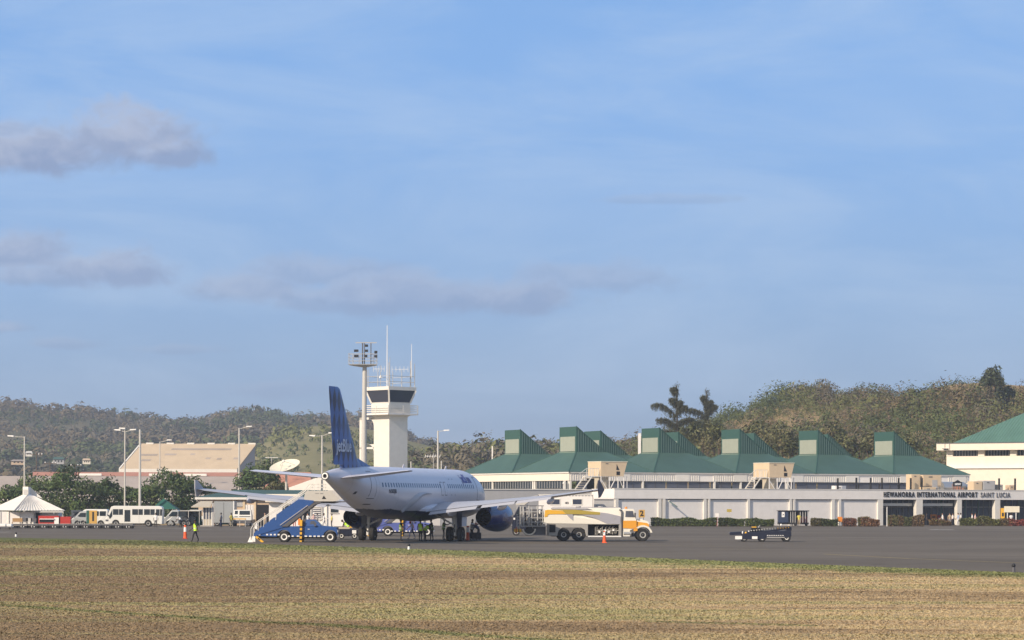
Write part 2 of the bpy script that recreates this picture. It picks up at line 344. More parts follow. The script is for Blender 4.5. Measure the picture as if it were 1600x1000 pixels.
# short mown grass: real blades in the near field, thinning with distance
def vnoise(P, s, seed=0):
    r = np.random.default_rng(seed); G = r.uniform(0, 1, (256, 256)); q = P*s; i = np.floor(q).astype(int); f = q-i; f = f*f*(3-2*f)
    g = lambda a, b: G[(i[:, 0]+a) % 256, (i[:, 1]+b) % 256]
    return (g(0, 0)*(1-f[:, 0])*(1-f[:, 1])+g(1, 0)*f[:, 0]*(1-f[:, 1])+g(0, 1)*(1-f[:, 0])*f[:, 1]+g(1, 1)*f[:, 0]*f[:, 1])
def grass_tone(P):
    """turf colour by place: straw, tired brown, green streaks along the mowing direction, greener verge"""
    b1 = vnoise(P*np.array([.40, 1]), .075, 1); b2 = vnoise(P*np.array([.22, 1]), .42, 2); b3 = vnoise(P, 1.3, 3); b4 = vnoise(P*np.array([.10, 1]), 1.1, 6); b5 = vnoise(P*np.array([.5, 1]), 3.3, 8)
    dist = edge_y(P[:, 0])-P[:, 1]; green = np.clip((b2*.40+b1*.25+b4*.25+b5*.10-.48)*5.0, 0, 1)*.62
    verge = np.clip(1.9-dist/(.085*P[:, 1])*(1+.7*(b3-.5)), 0, 1)*.95; green = np.maximum(green, verge)
    # shallow mown lines crossing the near field
    l = np.abs((P[:, 1]-81.6)-(P[:, 0]+15.7)*(-1.18)+1.2*(b2-.5)); green = np.maximum(green, np.clip(1.15-l/1.0, 0, 1)*(P[:, 0] < 3)*.95)
    l2 = np.abs(P[:, 1]-gd(1140, 974)+(P[:, 0]-5.5)*.55); green = np.maximum(green, np.clip(1.1-l2/.6, 0, 1)*(P[:, 0] > 3.6)*(P[:, 0] < 8)*.8)
    straw = np.array([.46, .350, .205]); brown = np.array([.225, .165, .098]); gr = np.array([.150, .165, .066])
    w = np.clip((b1-.5)*1.5+(b2-.5)*1.1+(b4-.5)*.9+(b5-.5)*.4+P[:, 0]*.030+.42+np.clip((P[:, 1]-112)/70, 0, .7), 0, 1)[:, None]
    c = brown*(1-w)+straw*w; g = green[:, None]; return c*(1-g)+gr*(.8+.4*w)*g, green, b3
def grass():
    n = 420000; d = 56*(215/56)**RNG.uniform(0, 1, n); x = RNG.uniform(-.215, .215, n)*d; P = np.stack([x, d], 1)
    P = P[P[:, 1] < edge_y(P[:, 0])-.15]; n = len(P); c, green, b3 = grass_tone(P); c = c*1.12*RNG.uniform(.88, 1.14, (n, 1))
    h = (.010+.012*b3+.012*green)*RNG.uniform(.6, 1.4, n); wd = .006+.00022*P[:, 1]
    an = RNG.uniform(0, PI, n); lean = RNG.normal(0, 1.5, (n, 2))*h[:, None]
    u = np.stack([np.cos(an), np.sin(an)], 1)*wd[:, None]*1.6
    V = np.zeros((n, 3, 3)); V[:, 0, :2] = P-u; V[:, 1, :2] = P+u; V[:, 2, :2] = P+lean; V[:, 2, 2] = h+.004; V[:, :2, 2] = -.001
    np_mesh('grass_blades', V.reshape(-1, 3), np.arange(3*n).reshape(-1, 3), np.repeat(c, 3, 0), 'grass_blade', kind='stuff', label='short dry straw-coloured grass with greenish patches in the foreground field')
    # the thatch the blades stand in
    nx, nd = 300, 700; X = np.linspace(-75, 45, nx); T = np.linspace(0, 1, nd); A, B = np.meshgrid(X, T); D = 42+(edge_y(A)-42-.02)*B**1.5
    Q = np.stack([A.ravel(), D.ravel()], 1); c, _, _ = grass_tone(Q); I = np.arange(nx*nd).reshape(nd, nx); F = np.stack([I[:-1, :-1], I[:-1, 1:], I[1:, 1:], I[1:, :-1]], -1).reshape(-1, 4)
    m = bpy.data.materials.new('thatch'); m.use_nodes = True; t = NT(m.node_tree); bs = m.node_tree.nodes['Principled BSDF']; a = t.n('ShaderNodeAttribute'); a.attribute_name = 'tone'
    co = t.n('ShaderNodeTexCoord').outputs['Object']; f1 = t.noise(t.mapping(co, (.6, 1.6, 1)), 3.0, 5, .7); f2 = t.noise(co, 22, 3, .6); f = t.m('ADD', .62, t.m('ADD', t.m('MULTIPLY', f1, .5), t.m('MULTIPLY', f2, .26)))
    sc_ = t.n('ShaderNodeVectorMath', operation='SCALE'); t.put(sc_.inputs[0], a.outputs['Color']); t.put(sc_.inputs['Scale'], f); t.put(bs.inputs['Base Color'], sc_.outputs[0]); bs.inputs['Roughness'].default_value = 1; bs.inputs['Specular IOR Level'].default_value = .05
    bp = t.n('ShaderNodeBump'); bp.inputs['Strength'].default_value = .6; bp.inputs['Distance'].default_value = .04; t.put(bp.inputs['Height'], t.m('ADD', f1, f2)); t.put(bs.inputs['Normal'], bp.outputs[0]); MATS['thatch'] = m
    np_mesh('grass_field', np.hstack([Q, np.full((len(Q), 1), .003)]), F, c, 'thatch', kind='structure')
grass()

# ================================================================ hills
def hill(name, ridge, Dr, Df, col, th, dens, crown, pal, nleaf, lsize, holes=(), y_off=0, seed=1, wood='hillside_scrub', label='', Db=None, upto=1.0):
    rx = np.array([(p[0]-800)/FPX for p in ridge]); rz = np.array([CAMH+Dr/FPX*(HOR-p[1]-y_off+ROLL*(p[0]-800)) for p in ridge])
    def H(b): return np.interp(b, rx, rz)
    Db = Db or Dr+(Dr-Df)*.7
    bs = np.linspace(rx[0], rx[-1], 150); ds = np.concatenate([np.linspace(Df, Dr, 34), np.linspace(Dr, Db, 12)[1:]])
    B, D = np.meshgrid(bs, ds); 
    def zf(b, d):
        s = np.clip((d-Df)/(Dr-Df), 0, 1); back = np.clip((d-Dr)/(Db-Dr), 0, 1); P = np.stack([(b*d).ravel(), d.ravel()], 1)
        nz = (vnoise(P, 1/(.10*Dr), seed)-.5).reshape(b.shape); n2 = (vnoise(P, 1/(.035*Dr), seed+9)-.5).reshape(b.shape)
        h = H(b); f = s**1.15*(1-back**1.5)
        return h*f*(1+(nz*.35+n2*.15)*(1-s)*1.2)-.3*(1-s)
    Z = zf(B, D); V = np.stack([B*D, D, Z], -1).reshape(-1, 3); nb = len(bs)
    I = np.arange(len(ds)*nb).reshape(len(ds), nb); F = np.stack([I[:-1, :-1], I[:-1, 1:], I[1:, 1:], I[1:, :-1]], -1).reshape(-1, 4)
    m = bpy.data.materials.new(name+'_ground'); m.use_nodes = True; t = NT(m.node_tree); b = m.node_tree.nodes['Principled BSDF']
    co = t.n('ShaderNodeTexCoord').outputs['Object']; n1 = t.noise(co, 6.0/Dr*3, 6, .65); n2 = t.noise(co, 60.0/Dr*3, 5, .7)
    c = t.mix(t.ss(n1, .35, .65), col[0], col[1]); c = t.mix(t.m('MULTIPLY', t.ss(n2, .45, .7), .7), c, col[2]); t.put(b.inputs['Base Color'], c); b.inputs['Roughness'].default_value = 1
    b.inputs['Specular IOR Level'].default_value = .1; MATS[m.name] = m
    o = np_mesh(name, V, F, None, m.name, kind='structure'); o.data.polygons.foreach_set('use_smooth', [True]*len(F))
    # vegetation
    r = np.random.default_rng(seed); n = dens; d = Df+(Dr*1.03-Df)*r.uniform(0, 1, n)**.8*upto; bb = r.uniform(rx[0], rx[-1], n)
    z = zf(bb, d); px = bb*FPX+800; py = HOR-(z-CAMH)/d*FPX; keep = np.ones(n, bool)
    pn = vnoise(np.stack([bb*d, d], 1), 1/(.05*Dr), seed+3)
    for (hx, hy, sx, sy) in holes: keep &= ((px-hx)/sx)**2+((py-hy)/sy)**2 > r.uniform(.5, 1.2, n)
    keep &= pn > th*r.uniform(.3, 1.0, n)
    bb, d, z, pn = bb[keep], d[keep], z[keep], pn[keep]; n = len(bb); rad = crown*(.45+1.0*r.uniform(0, 1, n)**1.8)*(.7+.6*pn)
    cx = bb*d; pn2 = np.clip(vnoise(np.stack([cx, d*.6], 1), 1/(.045*Dr), seed+7)*.75+vnoise(np.stack([cx, d*.6], 1), 1/(.012*Dr), seed+8)*.25+r.normal(0, .05, n), 0, .9999)
    cum = np.cumsum([p[1] for p in pal]); ti = np.minimum(np.searchsorted(cum, np.clip((pn2-.22)/.56, 0, .999)), len(pal)-1); base = np.array([p[0] for p in pal])[ti]*r.uniform(.92, 1.08, (n, 1))
    hue = vnoise(np.stack([cx, d], 1), 1/(.08*Dr), seed+5)[:, None]; base = base*(.82+.36*hue)
    nl = nleaf; q = r.normal(size=(n, nl, 3)); q /= np.linalg.norm(q, axis=2)[..., None]; q[..., 2] = np.abs(q[..., 2])*1.1-.12
    # lumps: displace radius by a few random bumps per crown
    bump = np.ones((n, nl))*.75
    for _ in range(4):
        a = r.normal(size=(n, 1, 3)); a /= np.linalg.norm(a, axis=2)[..., None]; bump += .38*np.clip((q*a).sum(2)-.55, 0, 1)*2
    P = q*(rad[:, None]*bump*r.uniform(.75, 1.05, (n, nl)))[..., None]; P[..., 2] *= 1.15
    P += np.stack([cx, d, z+rad*.35], 1)[:, None, :]; T = np.repeat(base, nl, 0)*r.uniform(*((.96, 1.04) if Dr > 1000 else (.88, 1.12)), (n*nl, 1))
    V, F, T = leaves(P.reshape(-1, 3), lsize*np.repeat(rad/crown, nl), T, .8, N=q.reshape(-1, 3), nj=.14 if Dr > 1000 else .26); np_mesh(wood, V, F, T, 'foliage', kind='stuff', label=label)
    return zf
G1 = (.085,.105,.036); G2 = (.125,.135,.048); BR = (.135,.105,.058); BR2 = (.155,.115,.07); DG = (.058,.078,.030); LG = (.13,.14,.05); GY = (.125,.11,.075)
FAR = [(-500,655),(-300,640),(-100,634),(0,628),(40,628),(50,638),(110,642),(130,638),(150,643),(200,649),(235,653),(270,657),(300,655),(325,653),(345,646),(370,638),(400,636),(430,640),(458,648),(475,651),(488,646),(515,648),(545,645),(585,649),(610,662),(640,680),(690,697),(720,702),(760,703),(860,700),(905,693),(985,688),(1050,690),(1200,700),(1600,705),(2000,720)]
zfar = hill('far_hill', FAR, 1750, 900, ((.12,.11,.055), (.15,.125,.075), (.085,.09,.045)), .25, 15000, 3.5, [(G1,.3),(BR,.28),(GY,.22),(DG,.2)], 26, .95, y_off=6, seed=11, wood='far_scrub', label='hazy brown-green scrub covering the far left hills')
zgr = hill('grassy_hill', [(250,760),(330,742),(400,697),(440,677),(490,664),(540,663),(600,673),(635,686),(680,697),(720,706),(800,714),(900,722),(1000,740)], 1150, 780,
     ((.20,.185,.085), (.25,.22,.115), (.15,.15,.06)), .86, 1500, 2.3, [(G2,.4),(LG,.2),(G1,.4)], 30, .7, y_off=2, seed=21, wood='scattered_bushes', label='scattered dark bushes over the pale grassy slope behind the tower')
hill('wooded_rise', [(560,735),(640,718),(690,707),(760,699),(830,702),(870,701),(930,705),(985,697),(1020,694),(1100,690),(1250,700)], 760, 560,
     ((.16,.14,.07), (.20,.16,.09), (.10,.10,.05)), .25, 1900, 2.7, [(BR,.35),(G2,.25),(GY,.25),(G1,.15)], 50, .5, y_off=1, seed=31, wood='brown_woodland', label='brownish leafless woodland on the low rise left of the green roofs')
zr = hill('right_hill', [(850,745),(930,722),(1000,700),(1030,690),(1080,676),(1130,660),(1180,640),(1230,624),(1280,616),(1340,618),(1400,620),(1440,610),(1480,602),(1530,598),(1600,603),(1700,598),(1800,604),(2000,625),(2300,650)], 640, 440,
     ((.30,.22,.12), (.36,.26,.15), (.17,.14,.07)), .22, 5200, 2.5, [(DG,.12),(G1,.26),(LG,.10),(GY,.14),(G2,.16),(BR,.10),(BR2,.04),(G1,.08)], 130, .24, holes=[(1035,672,34,12),(1462,603,26,7),(1592,602,26,8),(1572,640,26,11)], seed=41, wood='hillside_wood', label='dense dry green and brown woodland on the hill behind the green roofs')

# ================================================================ trees (each a thing)
def tree(loc, h, r, pal, n, ls, label, group=None, cat='tree', name='broadleaf_tree', lumps=9, flat=.75, trunk=.25, dark=1.0, forks=4, low=.35, lump_r=.42):
    root = empty(name, loc, label, cat, RNG.uniform(0, 6), group)
    tr = MB(); top = h-r*flat*.9
    tr.loft([[(a*math.cos(2*PI*j/7)+.15*k*math.sin(k), a*math.sin(2*PI*j/7)+.1*k, z) for j in range(7)] for k, (a, z) in enumerate([(trunk*1.25, -.05), (trunk, top*.3), (trunk*.75, top*.7), (trunk*.4, h-r*flat)])])
    for i in range(forks):
        a = 2*PI*i/forks+RNG.uniform(-.4, .4); tr.tube((.1, .1, top*.55), (r*.6*math.cos(a), r*.6*math.sin(a), h-r*flat*RNG.uniform(.5, 1.1)), trunk*.45, trunk*.12, 5)
    tr.build('trunk', 'bark', root, True)
    P, k, L, Nn = crown_points((0, 0, h-r*flat), r, n, lumps, flat, lump_r); P[:, 2] = np.where(P[:, 2] < h*.62, P[:, 2]-RNG.uniform(0, h*low, n), P[:, 2]); P[:, 2] = np.abs(P[:, 2]); tone = np.array(pal)[RNG.integers(0, len(pal), L)][k]*RNG.uniform(.55, 1.4, (n, 1))*dark
    Nn = Nn+.35*P/np.linalg.norm(P-np.array([0, 0, h*.4]), axis=1)[:, None]*np.array([1, 1, 0]); V, F, T = leaves(P, ls, tone, N=Nn); np_mesh('crown', V, F, T, 'foliage', root); return root
TG = [(.065,.105,.034), (.048,.078,.027), (.095,.13,.046), (.04,.06,.024)]
for i, (x, d, h, r, lab) in enumerate([(18, 395, 5.5, 2.6, 'low bushy green tree at the far left edge behind the white pavilion'), (62, 385, 7.4, 4.0, 'tall dark leafy tree directly behind the white pavilion roof'),
        (100, 380, 7.9, 4.2, 'largest of the dense green trees above the parked vans'), (135, 378, 6.6, 3.4, 'green tree right of the tallest one behind the number 1 board'),
        (172, 388, 6.4, 3.0, 'loose tree with gaps in its crown above the bus front'), (232, 372, 5.8, 3.0, 'dark tree just right of the tall lamp pole behind the bus'),
        (268, 380, 7.6, 3.8, 'rounded dark tree behind the green tent'), (302, 385, 6.8, 3.3, 'dark spreading tree left of the wing tip'), (205, 395, 5.2, 2.4, 'small tree half hidden between two lamp poles')]):
    tree((at(x, 800, d).x, d, 0), h, r*1.05, TG, 3200, .25, lab, 'trees behind the parked vehicles', lumps=34, flat=.95, lump_r=.34)
tree((at(386, 800, 400).x, 400, 0), 8.6, 2.6, TG, 2200, .27, 'tall dark green tree beside the lamp pole, left of the satellite dish', lumps=22, flat=1.5)
tree((at(408, 800, 398).x, 398, 0), 9.4, 3.0, TG, 2600, .27, 'taller dark evergreen tree just left of the satellite dish', lumps=26, flat=1.5)
tree((at(434, 800, 392).x, 392, 0), 6.2, 2.0, [(.10,.10,.045), (.07,.075,.03)], 700, .3, 'thin yellowish shrub at the foot of the dish tree', lumps=7)

def droopy(loc, h, label, seed, limbs, name='casuarina_tree'):
    r = np.random.default_rng(seed); root = empty(name, loc, label, 'tree', 0, None); tr = MB(); pts = []
    tr.tube((0, 0, 0), (.3, 0, h*.5), .35, .22, 7); tr.tube((.3, 0, h*.5), (0, 0, h*.99), .22, .05, 6)
    for z in np.linspace(h*.35, h*.995, 60):
        k = max(1, int(14*(1.15-z/h)**.6)); w = .38+max(0, 1-z/h-.16)*4.6
        pts += [(r.normal(0, w*.7), r.normal(0, w*.7), z+r.normal(0, .2)) for _ in range(7)]
    for (z0, ax, dz, ln) in limbs:
        p = Vector((.1, 0, h-z0)); L = 14; prev = p
        for i in range(L):
            t = (i+1)/L; q = p+Vector((ax*ln*t, r.uniform(-.3, .3)*ln*.3*t, dz*math.sin(t*PI*.62)))
            tr.tube(prev, q, .12*(1-t)+.03, .12*(1-t)+.02, 4); prev = q
            for _ in range(60): pts.append((q.x+r.normal(0, .12)+.18*math.sin(i*2.3), q.y+r.normal(0, .25), q.z-abs(r.normal(0, .62))*(1.1-.4*t)))
    tr.build('trunk', 'bark', root, True); P = np.array(pts); n = len(P); P = np.repeat(P, 3, 0)+r.normal(0, .12, (3*n, 3))
    tone = np.array([(.055,.065,.036), (.075,.08,.048), (.09,.09,.055)])[r.integers(0, 3, 3*n)]*r.uniform(.6, 1.4, (3*n, 1))
    V, F, T = leaves(P, .19, tone, .3, down=2.2); np_mesh('crown', V, F, T, 'foliage', root); return root
dC = 480
droopy((at(1056, 700, dC).x, dC, 4.0), zat(1056, 600, dC)-4, 'tallest ragged casuarina standing above the third roof monitor, thin pointed top', 3,
       [(6.0, -1, 2.4, 4.2), (5.0, 1, 1.0, 1.8), (7.5, -1, 1.2, 3.2), (7.0, 1, .8, 3.0), (3.4, 1, .2, .9), (9, -1, .5, 2.8), (3.0, -1, .3, 1.0), (8.8, 1, .6, 2.4), (1.0, -1, .2, .8)])
droopy((at(1104, 700, dC).x, dC, 4.0), zat(1104, 608, dC)-4, 'second ragged casuarina, right of the tallest one, with a bare arching left limb', 5,
       [(5.2, -1, 1.6, 3.6), (4, 1, 1.0, 1.6), (7.4, -1, 1.6, 2.6), (7, 1, .6, 2.6), (4.5, -1, 3.2, .9), (8.5, 1, .8, 3.2), (9, -1, .5, 3.4), (2.5, 1, .3, .8)])
BG = [(.10,.11,.045), (.13,.13,.06), (.15,.135,.075), (.07,.08,.035)]
for i, (x, ytop, d, r, lab) in enumerate([(1096, 655, 455, 2.6, 'shaggy olive tree under the casuarinas, left of the fourth monitor'), (1120, 662, 450, 2.4, 'greenish tree immediately left of the fourth roof monitor'),
        (1180, 655, 455, 2.5, 'olive tree rising behind the sloping side of the fourth monitor'), (1215, 660, 448, 3.0, 'drooping bamboo-like clump between the fourth and fifth monitors'),
        (1240, 672, 446, 2.4, 'brown-green clump immediately left of the fifth monitor'), (1300, 655, 452, 2.6, 'dark tree behind the fifth monitor roof slope'), (1340, 665, 447, 3.0, 'pale olive tree between the fifth and sixth monitors'),
        (1362, 676, 445, 2.0, 'dark small tree against the left side of the sixth monitor'), (1060, 668, 458, 2.4, 'yellowish tree above the third monitor slope'), (1430, 672, 452, 2.8, 'green tree right of the sixth monitor slope')]):
    tree((at(x, 700, d).x, d, 1.5), zat(x, ytop, d)-1.5, r, BG, 1100, .30, lab, 'trees behind the green roofs', name='woodland_tree', lumps=12, flat=1.3)
t = tree((at(1550, 640, 600).x, 600, zat(1550, 640, 600)-2), 12.0, 3.1, [(.05,.065,.03), (.07,.08,.04)], 2000, .36, 'tall dark tree standing above the skyline of the right hill', lumps=16, flat=1.45)
tree((at(1571, 640, 605).x, 605, zat(1571, 640, 605)-2), 7.6, 2.8, [(.055,.07,.03)], 1200, .36, 'lower dark tree right of the tall skyline tree on the hill', lumps=10, flat=1.0)
# ================================================================ passenger terminal (frame: u along the front, v away from the apron)
PHI = R(25); TO = at(890, 783, 368); TO.z = 0; U = Vector((math.cos(PHI), math.sin(PHI), 0)); Vv = Vector((-math.sin(PHI), math.cos(PHI), 0))
def u_of(px, v):                                                  # where the sight line px crosses the line v = const
    o = TO+Vv*v; k = (px-800)/FPX; return (k*o.y-o.x)/(U.x-k*U.y)
def z_of(px, py, v): u = u_of(px, v); d = (TO+Vv*v+U*u).y; return zat(px, py, d)
T = empty('terminal_building', TO, 'long white terminal with green hipped roofs and the airport name on its parapet', 'airport terminal', PHI)
L_ = 13.3; D_ = 18.7; EZ = 7.35; FZ = 10.25; MZ = 13.85; NC = 5
# ---- lower block in front
V0 = -16.9; UL = u_of(960, V0); UR = u_of(1750, V0); PZ = 4.93; PB = 3.62
def lb(name, m, **kw): return None
b = MB(); u1372 = u_of(1374, V0); b.box(UL, u1372, V0+.28, V0+.6, 0, PB); b.box(UL, UL+.3, V0+.6, -10.2, 0, PB)
b.build('wall', 'light_wall', T)
b = MB(); b.box(UL, UR, V0, V0+.45, PB, PZ); b.box(UL, UL+.45, V0+.45, -10.2, PB, PZ); b.build('parapet', 'light_wall', T)
MB().box(UL-.06, UR, V0-.06, V0+.55, PZ, PZ+.09).build('coping', 'white_paint', T)
for (a, c) in [(962, 966.5), (1029, 1033.5), (1036, 1040), (1100, 1104), (1107, 1110), (1168.5, 1172), (1234, 1237.5), (1240, 1243), (1300, 1304.5), (1311, 1314.5), (1372, 1380)]:
    MB().box(u_of(a, V0), u_of(c, V0), V0+.02, V0+.29, 0, PB).build('pilaster', 'white_paint', T)
MB().box(UL+.4, UR, V0+.4, -.2, 4.35, 4.5).build('flat_roof', 'concrete', T)
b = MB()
for (a, c) in [(1041, 1099), (1111, 1167.5), (1173.5, 1233), (1244, 1299), (968, 1028), (1316, 1371)]:     # slim dark strips painting a shadow gap over each recessed panel
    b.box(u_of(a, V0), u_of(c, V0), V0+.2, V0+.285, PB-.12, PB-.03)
b.build('shadow_gap', 'dark_steel', T)
# ---- arcade with open bays on the right
for (a, c) in [(1432, 1442), (1496, 1503), (1555, 1563), (1618, 1625), (1680, 1687)]:
    MB().box(u_of(a, V0), u_of(c, V0), V0+.02, V0+.75, 0, PB).build('column', 'white_paint', T)
for (a, c) in [(1380.5, 1431.5), (1442.5, 1495.5)]:
    MB().box(u_of(a, V0), u_of(c, V0), V0+1.0, V0+1.25, 2.72, 3.1).build('beam', 'white_paint', T)
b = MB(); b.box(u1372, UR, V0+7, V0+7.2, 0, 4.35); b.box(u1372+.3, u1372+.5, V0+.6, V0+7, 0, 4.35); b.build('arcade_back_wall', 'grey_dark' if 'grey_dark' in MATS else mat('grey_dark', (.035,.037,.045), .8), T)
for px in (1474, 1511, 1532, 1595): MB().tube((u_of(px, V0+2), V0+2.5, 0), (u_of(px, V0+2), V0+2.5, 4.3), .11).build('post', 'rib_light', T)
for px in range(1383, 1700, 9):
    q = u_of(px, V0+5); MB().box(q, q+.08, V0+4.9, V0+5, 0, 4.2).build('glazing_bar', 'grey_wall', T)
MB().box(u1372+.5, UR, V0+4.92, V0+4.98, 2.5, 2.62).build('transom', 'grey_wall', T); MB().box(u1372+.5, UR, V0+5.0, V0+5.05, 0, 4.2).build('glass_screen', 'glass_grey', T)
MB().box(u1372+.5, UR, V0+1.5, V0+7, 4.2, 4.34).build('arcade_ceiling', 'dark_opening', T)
# ---- set-back lower storey left of the block
b = MB(); b.box(-24, UL, -10.2, -9.9, 0, 4.75); b.box(-24, -23.7, -9.9, 36, 0, 4.75); b.build('side_wall', 'grey_wall', T)
MB().box(-24.1, UL, -10.3, -9.85, 4.75, 4.86).build('coping', 'white_paint', T)
MB().box(-23.7, 0, -9.9, 36, 4.4, 4.52).build('flat_roof', 'concrete', T)
# ---- upper storey: side toward the sun (v runs back), front (u runs right)
b = MB(); b.box(.3, NC*L_-.3, .3, .5, 4.5, 5.0); b.box(.3, NC*L_-.3, .35, .5, 6.0, EZ); b.box(.3, .5, .5, 2*D_, 4.5, 5.05); b.box(NC*L_-.5, NC*L_-.3, .5, 2*D_, 4.5, EZ); b.build('upper_wall', 'white_paint', T)
MB().box(-.15, -.02, -.1, 2*D_, 6.12, 7.16).build('fascia', 'cream_wall', T)
MB().box(-.3, -.16, -.25, 2*D_, 7.16, EZ-.02).build('gutter', 'white_paint', T)
MB().box(-.02, NC*L_, -.3, -.1, 7.2, EZ-.02).build('gutter', 'white_paint', T)
MB().box(-.02, NC*L_, -.08, .02, 6.1, 7.2).build('fascia', 'light_wall', T)
rib = MB(); n = int(NC*L_/.36)
for i in range(n):
    if i % 37 in (20, 21, 22, 23, 24, 25): continue
    rib.box(.1+i*.36, .22+i*.36, -.17, -.085, 6.14, 7.16)
rib.build('fascia_rib', 'white_paint', T, kind='stuff')
for i in range(7): MB().box(7.2+i*9.4, 9.4+i*9.4, -.2, -.09, 6.12, 7.18).build('fascia_panel', 'white_paint', T)
vs = [0]+[D_*.48*k for k in range(1, 5)]
for k, (v0, v1) in enumerate([(.5, 11.0), (11.9, 25.5), (26.0, 37.2)]):
    f = MB().box(.1, .2, v0, v1, 5.05, 6.1).build('window', 'glass_dark', T)
    m_ = MB(); q = v0
    while q < v1: m_.box(.04, .1, q, q+.06, 5.05, 6.1); q += .85
    m_.build('mullion', 'grey_wall', f, kind='stuff')
for v in (.2, 11.1, 11.7, 25.6): MB().box(-.05, .25, v, v+.32, 4.5, 6.12).build('column', 'white_paint', T)
k = 0; q = 1.2
while q < NC*L_-4:
    f = MB().box(q, q+3.3, .16, .28, 5.0, 6.0).build('window', 'glass_grey', T); MB().box(q+1.6, q+1.68, .1, .16, 5.0, 6.0).build('mullion', 'dark_steel', f); q += 3.55; k += 1
for px in (881, 890, 1003, 1115, 1156, 1229): q = u_of(px, 0); MB().box(q, q+.25, -.12, .13, 4.5, 6.1).build('column', 'white_paint', T)
# ---- hipped roofs with monitors
A_ = (L_-4.7)/2; B_ = (D_-5.4)/2
def hip():
    z0 = EZ; o = .35; m = MB(); p = [(-o, -o, z0), (L_+o*0, -o, z0), (L_, D_, z0), (-o, D_, z0)]; t = [(A_, B_, FZ), (L_-A_, B_, FZ), (L_-A_, D_-B_, FZ), (A_, D_-B_, FZ)]
    return m.add(p+t, [(3,2,1,0), (4,5,6,7), (0,1,5,4), (1,2,6,5), (2,3,7,6), (3,0,4,7)])
def seams():
    m = MB(); P = [Vector((-.35, -.35, EZ)), Vector((L_, -.35, EZ)), Vector((-.35, D_, EZ))]; t = [Vector((A_, B_, FZ)), Vector((L_-A_, B_, FZ)), Vector((A_, D_-B_, FZ))]
    return [MB().bar(a+Vector((0, 0, .02)), b+Vector((0, 0, .02)), .16, .07) for a, b in zip(P, t)]
def monitor():
    x0, x1, y0, y1 = A_, L_-A_, B_, D_-B_; m = MB()
    m.add([(x0,y0,FZ-.1),(x0,y1,FZ-.1),(x0,y0,MZ),(x0,y1,MZ),(x1,y0,FZ-.1),(x1,y1,FZ-.1)], [(0,1,3,2),(0,2,4),(1,5,3),(2,3,5,4),(0,4,5,1)]); return m
def proto_roof(first):
    r = hip().build('roof', 'green_roof', T); [q_.build('hip_seam', 'green_side', r) for q_ in seams()]
    m = monitor().build('roof_monitor', 'green_side', r); rb = MB(); n = 11
    lo = MB().box(A_-.05, A_+.01, B_+.35, D_-B_-.35, FZ+.12, FZ+2.2).build('louvre', 'louvre_grey', r)
    for i in range(n):
        x = A_+.35+i*(L_-2*A_-.6)/n; z = MZ-(MZ-FZ)*(x-A_)/(L_-2*A_); rb.box(x, x+.07, B_-.07, B_-.005, FZ-.05, z-.12)
    rb.build('rib', 'rib_light', r, kind='stuff')
    MB().box(A_-.12, A_+.0, B_+.2, D_-B_-.2, FZ-.08, FZ+.03).build('flashing', 'louvre_slat', r)
    MB().bar((A_-.05, B_-.06, MZ+.04), (L_-A_, B_-.06, FZ+.0), .1, .1).build('ridge_trim', 'green_side', r)
    return r
pr = proto_roof(True)
for row in (0, 1):
    for c_ in range(NC):
        if row == 0 and c_ == 0: continue
        r = pr.copy(); C.objects.link(r); r.location = (c_*L_, row*D_, 0)
        for ch in kids(pr): q = ch.copy(); C.objects.link(q); q.parent = r
        if row == 1:
            for q in kids(r):
                pass
# ---- parapet lettering
def letters(txt, a, c, y, v, m, hgt, bold, parent, name='lettering'):
    ua, uc = u_of(a, v), u_of(c, v); me = text_mb(txt, hgt, .04, 1, bold, 1.3); xs = [p[0] for p in me.v]; w = max(xs)-min(xs); k = (uc-ua)/w
    me.v = [((p[0]-min(xs))*k+ua, v-.05-p[2], p[1]*1.35+y) for p in me.v]; return me.build(name, m, parent)
letters('HEWANORRA INTERNATIONAL AIRPORT', 1380.5, 1527, 4.29, V0, 'black_paint', .72, .022, T); letters('SAINT LUCIA', 1532, 1578, 4.27, V0, 'dark_steel', .72, .008, T)
